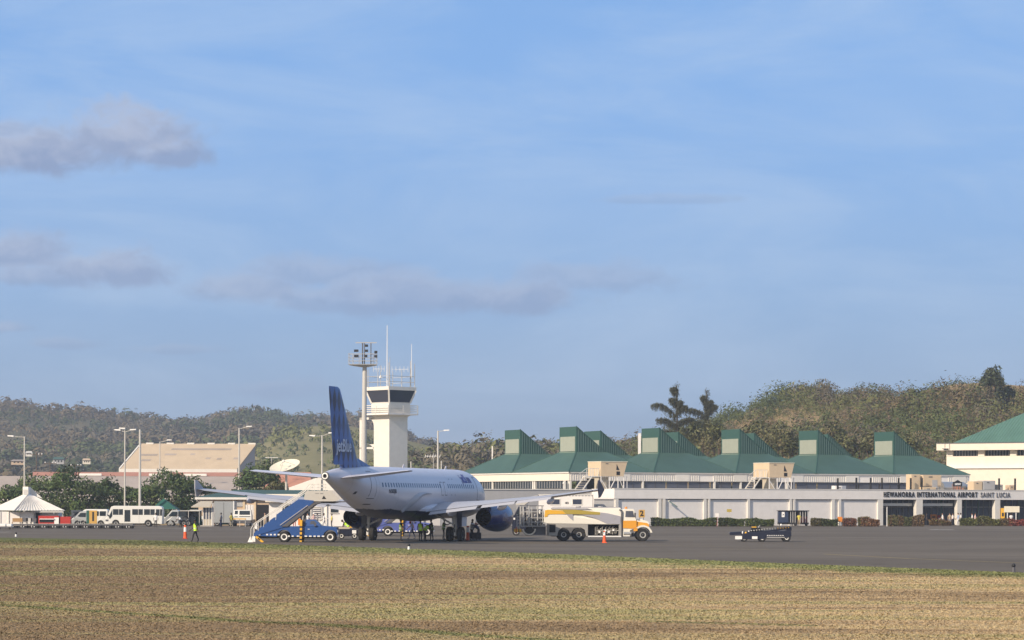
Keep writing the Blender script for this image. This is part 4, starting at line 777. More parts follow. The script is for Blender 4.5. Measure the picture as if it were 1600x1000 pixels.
# small aerial behind dish
ap = at(424, 783, 520); ap.z = 0; o = empty('aerial_mast', ap, 'thin mast with a horizontal aerial behind the satellite dish', 'aerial'); zt_ = zat(424, 715, 520); MB().tube((0, 0, 0), (0, 0, zt_), .1, .06).build('mast', 'pole_grey', o); MB().bar((-1.2, 0, zt_), (1.3, 0, zt_), .1).build('crossbar', 'lamp_white', o)
ap = at(684, 783, 600); ap.z = 0; o = empty('aerial_mast', ap, 'lattice of white aerials on a mast on the grassy slope right of the tower', 'aerial'); k = 600/FPX; zt_ = zat(675, 713, 600)
MB().tube((-1, 0, 0), (-1, 0, zt_+.8), .1, .06).build('mast', 'pole_grey', o); MB().bar((-2.9, 0, zt_), (.4, 0, zt_+.05), .08).build('crossbar', 'lamp_white', o)
for i in range(7): MB().bar((-2.9+i*.55, -.1, zt_-.3), (-2.75+i*.55, .1, zt_+.35), .09).build('dipole', 'lamp_white', o)

# ---- ground service building with the green roof (behind the stair truck)
gD = 345; gk = gD/FPX; go = at(310, 783, gD); go.z = 0; gb = empty('service_building', go, 'low tan service building with a green roof and white fascia, behind the stairs', 'building'); W = 196*gk
ze = zat(350, 780.5, gD); zt_ = zat(350, 777, gD); zr_ = zat(400, 765.5, gD+6)
MB().box(-.4, W, -.5, -.3, ze, zt_).build('fascia', 'white_paint', gb)
MB().add([(-.4,-.3,zt_),(W,-.3,zt_),(W,7,zr_),(4,7,zr_),(-.4,14,zt_),(W,14,zt_)], [(0,1,2,3),(3,2,5,4),(0,3,4),(1,5,2)]).build('roof', 'green_roof', gb)
MB().box(0, W, .1, .35, 0, ze).build('wall', 'tan_wall', gb)
for i, (a, b_) in enumerate([(363, 366), (379.5, 383), (397, 400)]): MB().box((a-310)*gk, (b_-310)*gk, -.1, .1, 0, ze).build('pier', 'tan_panel', gb)
MB().box((383-310)*gk, (397-310)*gk, -.02, .06, 0, 2.7).build('door', 'light_wall', gb)
for x in (386, 391, 395): MB().box((x-310)*gk, (x-309.4)*gk, -.05, -.02, 0, 2.7).build('door_batten', 'grey_wall', gb)
MB().box((401-310)*gk, (422-310)*gk, -.03, .07, 0, 2.7).build('door', 'dark_opening', gb)
MB().box((362-310)*gk, (380-310)*gk, -.03, .07, 2.45, ze-.2).build('window', 'grey_wall', gb)
# canopy slab and white office right of it
ob = empty('white_office', at(415, 783, 336), 'white office behind the stair truck with louvred and small dark windows', 'building'); ob.location.z = 0; gk = 336/FPX; W = (602-415)*gk
zt_ = zat(450, 772, 336); ze = zat(450, 785, 336); MB().box(0, (470-415)*gk, -.6, 3, ze, zt_).build('canopy', 'cream_wall', ob, bevel=.1)
MB().box((470-415)*gk, W, -.3, 5, zat(500, 785.5, 336), zat(500, 782, 336)).build('fascia', 'white_paint', ob)
MB().box(.4, W-.2, .3, 5, 0, zat(500, 785.5, 336)).build('wall', 'light_wall', ob)
for (a, b_, y0_, y1_, m_) in [(489, 501, 793, 811, 'glass_grey'), (516.5, 528, 792.5, 801, 'glass_dark'), (476, 484, 792, 812, 'glass_dark'), (441, 455, 790, 815, 'glass_dark'), (560, 575, 793, 803, 'glass_dark')]:
    z1, z0 = zat(a, y0_, 336), zat(a, y1_, 336); f = MB().box((a-415)*gk, (b_-415)*gk, .2, .29, z0, z1).build('window', m_, ob)
    MB().box((a-415)*gk-.1, (b_-415)*gk+.1, .16, .25, z0-.1, z0).build('window_frame', 'white_paint', f); MB().box((a-415)*gk-.1, (b_-415)*gk+.1, .16, .25, z1, z1+.1).build('window_frame', 'white_paint', f)
    if m_ == 'glass_grey':
        for i in range(6): z = z0+(z1-z0)*i/6; MB().box((a-415)*gk, (b_-415)*gk, .14, .19, z+.05, z+.15).build('slat', 'light_wall', f)
for x in (485.5, 502.5, 510): MB().box((x-415)*gk, (x-414)*gk, .12, .3, 0, zat(500, 785.5, 336)).build('corner_trim', 'white_paint', ob)

# ---- portable building "40" left of the block end
pb = empty('portable_cabin', at(842, 783, 343), 'white portable building with two dark windows, partly behind the tanker truck', 'portable building'); pb.location.z = 0; k = 343/FPX
W = (927-842)*k; z1 = zat(880, 773, 343)
MB().box(0, W, 0, 4.5, .35, z1).build('wall', 'light_wall', pb); MB().box(-.05, W+.05, -.06, 4.6, z1-.03, z1+.05).build('roof_edge', 'white_paint', pb)
q = MB(); x = .9
while x < W-.2: q.box(x, x+.22, -.05, -.005, z1-.16, z1-.06); x += .42
q.build('eave_vent', 'grey_wall', pb, kind='stuff')
MB().box(W-.08, W-.02, -.02, .01, .35, z1-.15).build('downpipe', 'dark_steel', pb)
for (a, b_) in ((861, 874.5), (895, 909)):
    z2, z0 = zat(a, 780.2, 343), zat(a, 788, 343); f = MB().box((a-842)*k, (b_-842)*k, -.03, .02, z0, z2).build('window', 'glass_blue', pb); e_ = .1
    MB().box((a-842)*k-e_, (b_-842)*k+e_, -.05, -.005, z2, z2+e_).build('window_frame', 'white_paint', f); MB().box((a-842)*k-e_, (b_-842)*k+e_, -.05, -.005, z0-e_, z0).build('window_frame', 'white_paint', f)
    for xx in ((a-842)*k-e_, (b_-842)*k): MB().box(xx, xx+e_, -.05, -.005, z0, z2).build('window_frame', 'white_paint', f)
tm = text_mb('40', .42, .005, 1.2, .01); tm.v = [(v[0]+3.6, -.02-v[2], v[1]+zat(880, 786, 343)) for v in tm.v]; tm.build('lettering', 'black_paint', pb)
for x in (.5, 3, W-.5): MB().box(x, x+.3, .3, .6, 0, .35).build('pier', 'concrete', pb)
# carport opening right of it
cp_ = empty('roller_shutter_bay', at(928, 783, 349), 'dark grey shuttered opening between the portable building and the long wall', 'shutter'); cp_.location.z = 0; k = 349/FPX
MB().box(0, 31*k, .2, .3, 0, zat(940, 780, 349)).build('shutter', 'grey_wall', cp_); MB().box(-.02, 31*k, 0, .4, zat(940, 780, 349), zat(940, 780, 349)+.2).build('shutter_box', 'light_wall', cp_)
for i in range(9): MB().box(.02, 31*k-.02, .16, .2, .3*i+.1, .3*i+.14).build('slat', 'dark_steel', cp_)
# ================================================================ the airliner (local: +x to the nose, -y starboard, origin on the ground between the main gear)
TH = R(16.5); PX0, PY0 = -13.8+19.87*math.sin(TH), 196+19.87*math.cos(TH)
AP = empty('airliner', (PX0, PY0, 0), 'white twin-engined airliner seen from behind with blue diamond-patterned tail and blue engines', 'airplane', PI/2-TH)
ST = [0, .3, 1, 2, 3, 4.5, 6, 8, 22, 24, 26, 28, 30, 32, 34, 36, 37.2, 37.57]
RY = [.06, .58, 1.03, 1.42, 1.68, 1.88, 1.965, 1.975, 1.975, 1.97, 1.93, 1.80, 1.57, 1.26, .92, .56, .34, .29]
RZ = [.06, .60, 1.05, 1.47, 1.76, 1.98, 2.06, 2.07, 2.07, 2.06, 2.01, 1.86, 1.62, 1.31, .97, .60, .35, .30]
ZC = [3.30, 3.33, 3.42, 3.56, 3.68, 3.80, 3.85, 3.85, 3.85, 3.86, 3.90, 4.04, 4.25, 4.50, 4.76, 4.98, 5.06, 5.07]
def _sm(x, xs, ys):                                            # smooth (hermite) interpolation
    i = max(0, min(len(xs)-2, int(np.searchsorted(xs, x)-1))); h = xs[i+1]-xs[i]; t = (x-xs[i])/h
    def sl(j):
        if j <= 0 or j >= len(xs)-1: return (ys[min(j+1, len(xs)-1)]-ys[max(j-1, 0)])/(xs[min(j+1, len(xs)-1)]-xs[max(j-1, 0)])
        a = (ys[j]-ys[j-1])/(xs[j]-xs[j-1]); b = (ys[j+1]-ys[j])/(xs[j+1]-xs[j]); return 0 if a*b <= 0 else 2*a*b/(a+b)
    m0, m1 = sl(i)*h, sl(i+1)*h
    return (2*t**3-3*t*t+1)*ys[i]+(t**3-2*t*t+t)*m0+(-2*t**3+3*t*t)*ys[i+1]+(t**3-t*t)*m1
def fs(st, a, off=0):
    return Vector((17.7-st, -(_sm(st, ST, RY)+off)*math.cos(a), _sm(st, ST, ZC)+(_sm(st, ST, RZ)+off)*math.sin(a)))
def fz(st, z, off=0, side=1):                                   # surface point at height z (starboard = 1)
    a = math.asin(max(-1, min(1, (z-_sm(st, ST, ZC))/_sm(st, ST, RZ)))); p = fs(st, a, off)
    if side < 0: p.y = -p.y
    return p
f = MB(); stn = [0, .1, .3, .6, 1, 1.5, 2, 2.5, 3, 3.7, 4.5, 5.2, 6, 7, 8]+list(np.arange(9, 22, 1.0))+list(np.arange(22, 26, .5))+list(np.arange(26, 31, .2))+list(np.arange(31, 37, .5))+[37, 37.3, 37.57]; NA = 120
for st in stn:
    for j in range(NA): f.v.append(tuple(fs(st, 2*PI*j/NA)))
for i in range(len(stn)-1):
    for j in range(NA):
        f.f.append((i*NA+j, i*NA+(j+1) % NA, (i+1)*NA+(j+1) % NA, (i+1)*NA+j)); am = 2*PI*(j+.5)/NA; z = math.sin(am)
        f.mi.append(1 if z < -.66-max(0, stn[i]-26.6)*.10 else 0)
f.f += [tuple(range(NA-1, -1, -1))]; f.mi.append(0)
f.build('fuselage', ['plane_white', 'plane_navy'], AP, True)
# tail-pipe
def xlathe(prof, c, n=28):                                      # prof: (dx, r)
    m = MB(); m.loft([[(c[0]+x, c[1]+r*math.cos(2*PI*j/n), c[2]+r*math.sin(2*PI*j/n)) for j in range(n)] for x, r in prof], caps=False); return m
tc = (17.7-37.57, 0, 5.07)
ap_ = xlathe([(.06, .305), (-.05, .31), (-.06, .27), (.0, .26)], tc).build('tail_pipe', 'dark_steel', AP, True)
xlathe([(0, .25), (-.10, .24), (-.11, .16), (.05, .15)], tc).build('pipe_ring', 'lamp_white', ap_, True); xlathe([(.02, .16), (.03, .001)], tc).build('pipe_bore', 'dark_opening', ap_)
def patch(st0, st1, z0, z1, off, side=1, n=8, cols=3, rnd=0):
    m = MB(); 
    for i in range(n+1):
        for j in range(cols+1): m.v.append(tuple(fz(st0+(st1-st0)*j/cols, z0+(z1-z0)*i/n, off, side)))
    for i in range(n):
        for j in range(cols): a = i*(cols+1)+j; m.f.append((a, a+1, a+cols+2, a+cols+1)); m.mi.append(0)
    return m
for side in (1, -1):
    for (s0, s1, z0, z1) in [(30.45, 31.25, 3.45, 5.45), (5.1, 5.95, 3.35, 5.25), (14.4, 14.9, 3.75, 4.75), (15.3, 15.8, 3.75, 4.75)]:
        d_ = patch(s0-.055, s1+.055, z0-.055, z1+.055, .006, side).build('door_seal', 'door_line', AP, True); patch(s0, s1, z0, z1, .014, side).build('door', 'plane_white', AP, True)
    st = 6.9; wm = None
    while st < 29.6:
        if not any(abs(st-q) < .28 for q in (14.65, 15.55)):
            patch(st-.11, st+.11, 4.30, 4.64, .012, side, 2, 1).build('cabin_window', 'window_tint' if 'window_tint' in MATS else mat('window_tint', (.05,.10,.18), .25, spec=.6), AP, True)
        st += .535
for s in (1, -1):
    for (a, b_) in ((1.75, 2.25), (2.3, 2.8)): patch(a, b_, 4.05+(a-1.7)*.25, 4.5+(a-1.7)*.28, .012, s, 3, 3).build('cockpit_window', 'glass_dark', AP, True)
for st in (4.2, 8.9, 13.4, 21.9, 26.4, 29.9, 34.1):                # skin joints round the hull
    q = MB(); n = 40; q.loft([[tuple(fs(st+dx, 2*PI*j/n, .006)) for j in range(n)] for dx in (-.012, .012)], caps=False); q.build('skin_joint', 'swoosh_grey', AP, True)
# surface print: titles wrapped on the side
def wrap_text(txt, size, st0, z0, m, bold=.01, name='title', sx=1.0):
    t = text_mb(txt, size, 0, sx, bold); xs = [v[0] for v in t.v]; bm = bmesh.new(); vs = [bm.verts.new(v) for v in t.v]
    for fc in t.f:
        try: bm.faces.new([vs[i] for i in fc])
        except ValueError: pass
    bmesh.ops.triangulate(bm, faces=bm.faces)
    bm.verts.index_update(); o = MB(); o.v = [tuple(fz(st0-v.co.x, z0+v.co.y, .02)) for v in bm.verts]; o.f = [tuple(v.index for v in fc.verts) for fc in bm.faces]; o.mi = [0]*len(o.f); bm.free()
    return o.build(name, m, AP)
wrap_text('jetBlue', .95, 8.3, 5.08, 'title_blue', .03, sx=1.0); wrap_text('N583JB', .42, 27.6, 3.98, 'door_line', .012, 'registration', 1.1)
for (a, b_, z0, z1) in [(33.0, 33.3, 3.75, 3.95), (30.2, 30.9, 2.95, 3.02), (12.9, 13.0, 5.0, 5.1), (12.0, 12.1, 5.0, 5.1), (13.1, 13.2, 3.7, 3.8), (12.2, 12.3, 3.7, 3.8)]:
    patch(a, b_, z0, z1, .012).build('placard', 'door_line', AP)
# wings
def airfoil(st, c, y, z, t, inc=0.0, n=9, x0=0.0, x1=1.0):
    up = []; lo = []
    for i in range(n+1):
        x = x0+(x1-x0)*(1-math.cos(PI*i/n))/2; th = t*c*(1.48*math.sqrt(max(x, 0))-.63*x-1.76*x*x+1.42*x**3-.51*x**4)
        cz = .02*c*4*x*(1-x)-inc*(x-.35)*c
        up.append((17.7-(st+x*c), y, z+cz+th)); lo.append((17.7-(st+x*c), y, z+cz-th*.85-.004))
    return up+lo[::-1]
WY = [1.2, 1.97, 6.4, 11.5, 16.9]; WL = [12.4, 12.9, 15.2, 17.9, 20.75]; WT = [19.3, 19.25, 19.4, 20.8, 22.25]; WZ = [2.55, 2.62, 3.02, 3.5, 4.15]; WTH = [.14, .13, .115, .105, .10]; WI = [.06, .055, .03, .01, -.01]
def wp(y): return [np.interp(y, WY, q) for q in (WL, WT, WZ, WTH, WI)]
for s in (1, -1):                                               # s=1 starboard
    w = MB(); rings = []
    for y in (1.2, 1.97, 4, 6.4, 9, 11.5, 14, 16.9): l, t_, z, th, inc = wp(y); rings.append(airfoil(l, t_-l, -s*y, z, th, inc))
    w.loft(rings); W_ = w.build('wing', 'wing_grey', AP, True)
    for (ya, yb, ch, dr, nm) in ((2.2, 6.2, 1.35, .30, 'flap'), (6.6, 9.6, 1.1, .26, 'flap'), (9.75, 12.8, .95, .24, 'flap'), (13.0, 16.3, .5, .02, 'aileron')):
        q = MB(); rr = []
        for y in (ya, yb):
            l, t_, z, th, inc = wp(y); zt = z-inc*.65*(t_-l); a = 17.7-t_
            rr.append([(a+ch*.45, -s*y, zt+.05), (a-ch*.2, -s*y, zt-dr*.35+.03), (a-ch*.55, -s*y, zt-dr), (a-ch*.2, -s*y, zt-dr*.35-.07), (a+ch*.45, -s*y, zt-.07)])
        q.loft(rr).build(nm, 'wing_grey', W_)
    for y in (3.9, 8.2, 12.6):
        l, t_, z, th, inc = wp(y); q = MB(); n = 10; Lf = 3.1 if y < 10 else 2.5; rr = []
        for i in range(9):
            u_ = i/8; r_ = .19*math.sin(PI*min(1, u_*1.0))**.6+.01; rr.append([(17.7-t_-.9+Lf*(1-u_)*.9, -s*y+r_*.75*math.cos(2*PI*j/n), z-inc*.6*(t_-l)-.22-.16*math.sin(PI*(1-u_))*0-.22*u_+r_*1.5*math.sin(2*PI*j/n)) for j in range(n)])
        q.loft(rr).build('flap_fairing', 'plane_white', W_, True)
    l, t_, z, th, inc = wp(16.9); F_ = lambda st, dz: (17.7-st, z+dz)
    MB().prism([F_(22.55, .72), F_(22.1, .74), F_(20.7, .03), F_(20.8, -.05), F_(21.8, -.55), F_(22.3, -.62), F_(22.55, .0)], -s*16.9-.035, -s*16.9+.035).build('wingtip_fence', 'fence_blue_unlit' if s > 0 else 'wing_grey', W_)  # right fence darkened for its unlit outer face, left one kept light
    # spoiler panel lines along the trailing edge
    # engine
    ey = -s*5.70; ez = 1.93; c = (17.7-11.35, ey, ez)
    P_ = [(-5.0, .66), (-4.9, .70), (-4.2, .85), (-3.3, 1.03), (-2.4, 1.15), (-1.6, 1.20), (-.8, 1.20), (-.3, 1.14), (-.05, 1.03), (0, .97), (-.06, .90), (-.4, .86), (-1.0, .87)]
    E_ = xlathe(P_, c, 40).build('engine', 'engine_blue', AP, True)
    xlathe([(.0, .975), (-.02, 1.0), (-.12, 1.075), (-.3, 1.145)], (c[0]+.004, c[1], c[2]), 40).build('intake_lip', 'bare_metal', E_, True); xlathe([(-1.0, .88), (-1.01, .2), (-.7, .02)], c, 24).build('fan', 'dark_steel', E_, True)
    xlathe([(-4.99, .655), (-4.6, .64), (-4.0, .62), (-3.9, .1)], c, 32).build('exhaust_duct', 'dark_opening', E_, True); xlathe([(-4.0, .36), (-4.7, .28), (-5.15, .04)], c, 20).build('exhaust_cone', 'black_paint', E_, True)
    xlathe([(-2.9, .66), (-3.6, .62), (-4.3, .47), (-4.32, .43), (-4.0, .42)], c, 28).build('core_cowl', 'black_paint', E_, True); xlathe([(-4.0, .34), (-4.5, .22), (-4.95, .03)], c, 20).build('exhaust_cone', 'black_paint', E_, True)  # core and cone coloured black to stand in for shadow in the exhaust
    l, t_, zw_, th, inc = wp(5.75)
    MB().prism([(c[0]-.9, ez+1.15), (c[0]-4.2, ez+.75), (17.7-t_+1.2, zw_-.25), (17.7-l-.4, zw_+.05), (c[0]-1.6, ez+1.42)], ey-.17, ey+.17).build('pylon', 'plane_navy', AP)
    # main gear
    gy = -s*3.75; G_ = MB().tube((0, gy, .45), (.05, gy*.97, 2.7), .13, .16, 10).build('landing_gear', 'gear_white', AP, True)
    MB().tube((0, gy-.5, .585), (0, gy+.5, .585), .09).build('axle', 'dark_steel', G_); MB().tube((.02, gy, 1.25), (.25, gy*.42, 2.35), .07, .07, 8).build('side_brace', 'gear_white', G_)
    MB().path([(-.16, gy, .75), (-.38, gy, 1.05), (-.16, gy, 1.35)], .04).build('torque_link', 'dark_steel', G_)
    MB().prism([(-.55, .95), (.55, .95), (.65, 2.55), (-.65, 2.55)], gy-s*.34-.02, gy-s*.34+.02).build('gear_door', 'plane_navy', G_)  # door coloured dark to stand in for shade at the gear
    for dy in (-.46, .46):
        wq = MB().wheel((0, gy+dy, .585), .585, .42, 28).build('tyre', 'rubber', AP, True); MB().wheel((0, gy+dy, .585), .47, .43, 20, True).build('rim', 'hub_grey', wq, True)
    # tailplane
    t = MB(); rr = []
    for (y, l, tt, z) in ((.35, 32.3, 35.9, 4.92), (1.2, 32.8, 35.95, 5.0), (3.6, 34.1, 36.5, 5.22), (6.1, 35.5, 37.1, 5.46), (6.25, 35.9, 37.05, 5.47)): rr.append(airfoil(l, tt-l, -s*y, z, .10 if y < 6.2 else .04))
    H_ = t.loft(rr).build('tailplane', 'plane_white', AP, True)
    q = MB(); q.loft([[(17.7-35.45, -s*1.4, 4.985), (17.7-36.1, -s*1.4, 4.94), (17.7-35.45, -s*1.4, 4.93)], [(17.7-36.75, -s*5.9, 5.43), (17.7-37.2, -s*5.9, 5.40), (17.7-36.75, -s*5.9, 5.39)]]).build('elevator', 'wing_grey', H_)
MB().box(17.7-29.4, 17.7-27.5, -.02, .02, 1.9, 1.95) 
# nose gear
G_ = MB().tube((12.63, 0, .35), (12.7, 0, 2.2), .09, .11, 10).build('nose_gear', 'gear_white', AP, True)
for dy in (-.25, .25): wq = MB().wheel((12.63, dy, .38), .38, .22, 24).build('tyre', 'rubber', AP, True); MB().wheel((12.63, dy, .38), .3, .23, 16, True).build('rim', 'hub_grey', wq, True)
for dy in (-.4, .4): MB().prism([(12.1, 1.1), (13.6, 1.1), (13.7, 2.0), (12.0, 2.0)], dy-.015, dy+.015).build('nose_gear_door', 'plane_white', AP)
# raised fairing lip behind each wing, coloured dark to stand in for shade
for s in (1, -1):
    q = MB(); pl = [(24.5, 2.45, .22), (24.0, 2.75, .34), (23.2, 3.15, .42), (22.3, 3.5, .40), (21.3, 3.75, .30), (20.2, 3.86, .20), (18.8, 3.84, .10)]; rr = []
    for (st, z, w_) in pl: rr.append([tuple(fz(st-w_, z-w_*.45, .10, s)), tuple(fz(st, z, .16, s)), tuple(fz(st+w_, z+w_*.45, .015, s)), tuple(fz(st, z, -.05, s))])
    q.loft(rr).build('root_fillet_shade', 'wing_grey', AP, True)
# belly fairing
q = MB(); rr = []; n = 36
for i in range(17):
    u_ = i/16; e = max(.03, math.sin(PI*u_)**.45); rr.append([(17.7-(10.8+u_*11.0), 2.12*e*math.cos(2*PI*j/n), 2.55+.98*e*math.sin(2*PI*j/n)*(1 if math.sin(2*PI*j/n) < 0 else .9)) for j in range(n)])
bf = q.loft(rr); 
bf.mi = [1 if (k % n)/n > .525 and (k % n)/n < .975 else 0 for k in range(len(bf.f))]; bf.build('belly_fairing', ['plane_white', 'plane_navy'], AP, True)
# fin + rudder
m = bpy.data.materials.new('tail_diamonds'); m.use_nodes = True; t = NT(m.node_tree); b = m.node_tree.nodes['Principled BSDF']; sp_ = t.n('ShaderNodeSeparateXYZ'); t.put(sp_.inputs[0], t.n('ShaderNodeTexCoord').outputs['Object'])
def dia(a, bb, ox, oz):
    fx = t.m('ABSOLUTE', t.m('SUBTRACT', t.m('FRACT', t.m('ADD', t.m('DIVIDE', sp_.outputs[0], a), ox)), .5)); fz_ = t.m('ABSOLUTE', t.m('SUBTRACT', t.m('FRACT', t.m('ADD', t.m('DIVIDE', sp_.outputs[2], bb), oz)), .5))
    return t.ss(t.m('ADD', fx, fz_), .43, .57)
c1 = t.mix(dia(.86, 1.85, .1, .2), (.032, .095, .31), (.007, .015, .06)); c2 = t.mix(t.m('MULTIPLY', dia(.86, 3.7, .6, .7), .4), c1, (.045, .13, .40))
c3 = t.mix(t.m('MULTIPLY', dia(.62, 3.6, .3, .1), .35), c2, (.008, .014, .05)); c4 = t.mix(t.ss(sp_.outputs[2], 7.2, 5.6), c3, (.025, .075, .30)); t.put(b.inputs['Base Color'], c2); b.inputs['Roughness'].default_value = .35; MATS['tail_diamonds'] = m
def fin_ring(z, l, tt, th, a0, a1):
    c = tt-l; up = []; lo = []
    for i in range(8):
        x = a0+(a1-a0)*i/7; h = th*(1.48*math.sqrt(max(x, 0))-.63*x-1.76*x*x+1.42*x**3-.51*x**4)*5*.2; up.append((17.7-(l+x*c), -h*c, z)); lo.append((17.7-(l+x*c), h*c+.003, z))
    return up+lo[::-1]
FN = [(5.3, 29.2, 35.75, .10), (5.95, 29.9, 35.8, .10), (6.5, 30.75, 35.95, .10), (8.5, 32.2, 36.3, .095), (11.2, 34.15, 36.8, .09), (11.62, 34.5, 36.87, .08), (11.76, 34.95, 36.85, .05)]
fo = MB().loft([fin_ring(z, l, tt, th, 0, .70) for z, l, tt, th in FN]).build('fin', 'tail_diamonds', AP, True)
MB().loft([fin_ring(z, l, tt, th*.97, .705, 1) for z, l, tt, th in FN[1:]]).build('rudder', 'tail_diamonds', fo, True)
MB().add([(17.7-27.4, 0, 5.88), (17.7-30.4, -.16, 5.7), (17.7-30.4, .16, 5.7), (17.7-30.5, 0, 6.5)], [(0,1,3), (0,3,2), (0,2,1), (1,2,3)]).build('dorsal_fillet', 'tail_diamonds', AP)
tm = text_mb('jetBlue', 1.35, .01, .74, .018); mat('fin_letter', (.48,.54,.66), .5)
def finy(x, z):                                                 # starboard skin of the fin at (x, z)
    st = 17.7-x; l = np.interp(z, [r[0] for r in FN], [r[1] for r in FN]); tt = np.interp(z, [r[0] for r in FN], [r[2] for r in FN]); q = (st-l)/(tt-l); q = min(max(q, 0), 1); th = .1
    return -th*(1.48*math.sqrt(q)-.63*q-1.76*q*q+1.42*q**3-.51*q**4)*(tt-l)-.03
tm.v = [((17.7-34.05+v[0]), finy(17.7-34.05+v[0], v[1]+7.35)-v[2], v[1]+7.35) for v in tm.v]; tm.build('title', 'fin_letter', fo)
MB().prism([(17.7-9, 5.9), (17.7-8.7, 6.2), (17.7-8.5, 6.2), (17.7-8.5, 5.9)], -.02, .02).build('antenna', 'plane_white', AP); MB().prism([(17.7-20, 5.9), (17.7-19.7, 6.2), (17.7-19.5, 6.2), (17.7-19.5, 5.9)], -.02, .02).build('antenna', 'plane_white', AP)
MB().ell((17.7-18, 0, 1.50), .09, .09, .12, 8, 6).build('beacon', 'red_paint', AP)

# ================================================================ vehicle helpers
def wheel(par, x, y, r, w, rimc='hub_white', z=None, rr=.6):
    z = r if z is None else z; t_ = MB().wheel((x, y, z), r, w, 26).build('wheel', 'rubber', par, True); MB().wheel((x, y, z), r*rr/.62, w*1.12, 18, True).build('rim', rimc, t_, True); MB().ell((x, y-w*.48, z), r*.10, .04, r*.10, 8, 6).build('hub', 'dark_steel', t_); return t_

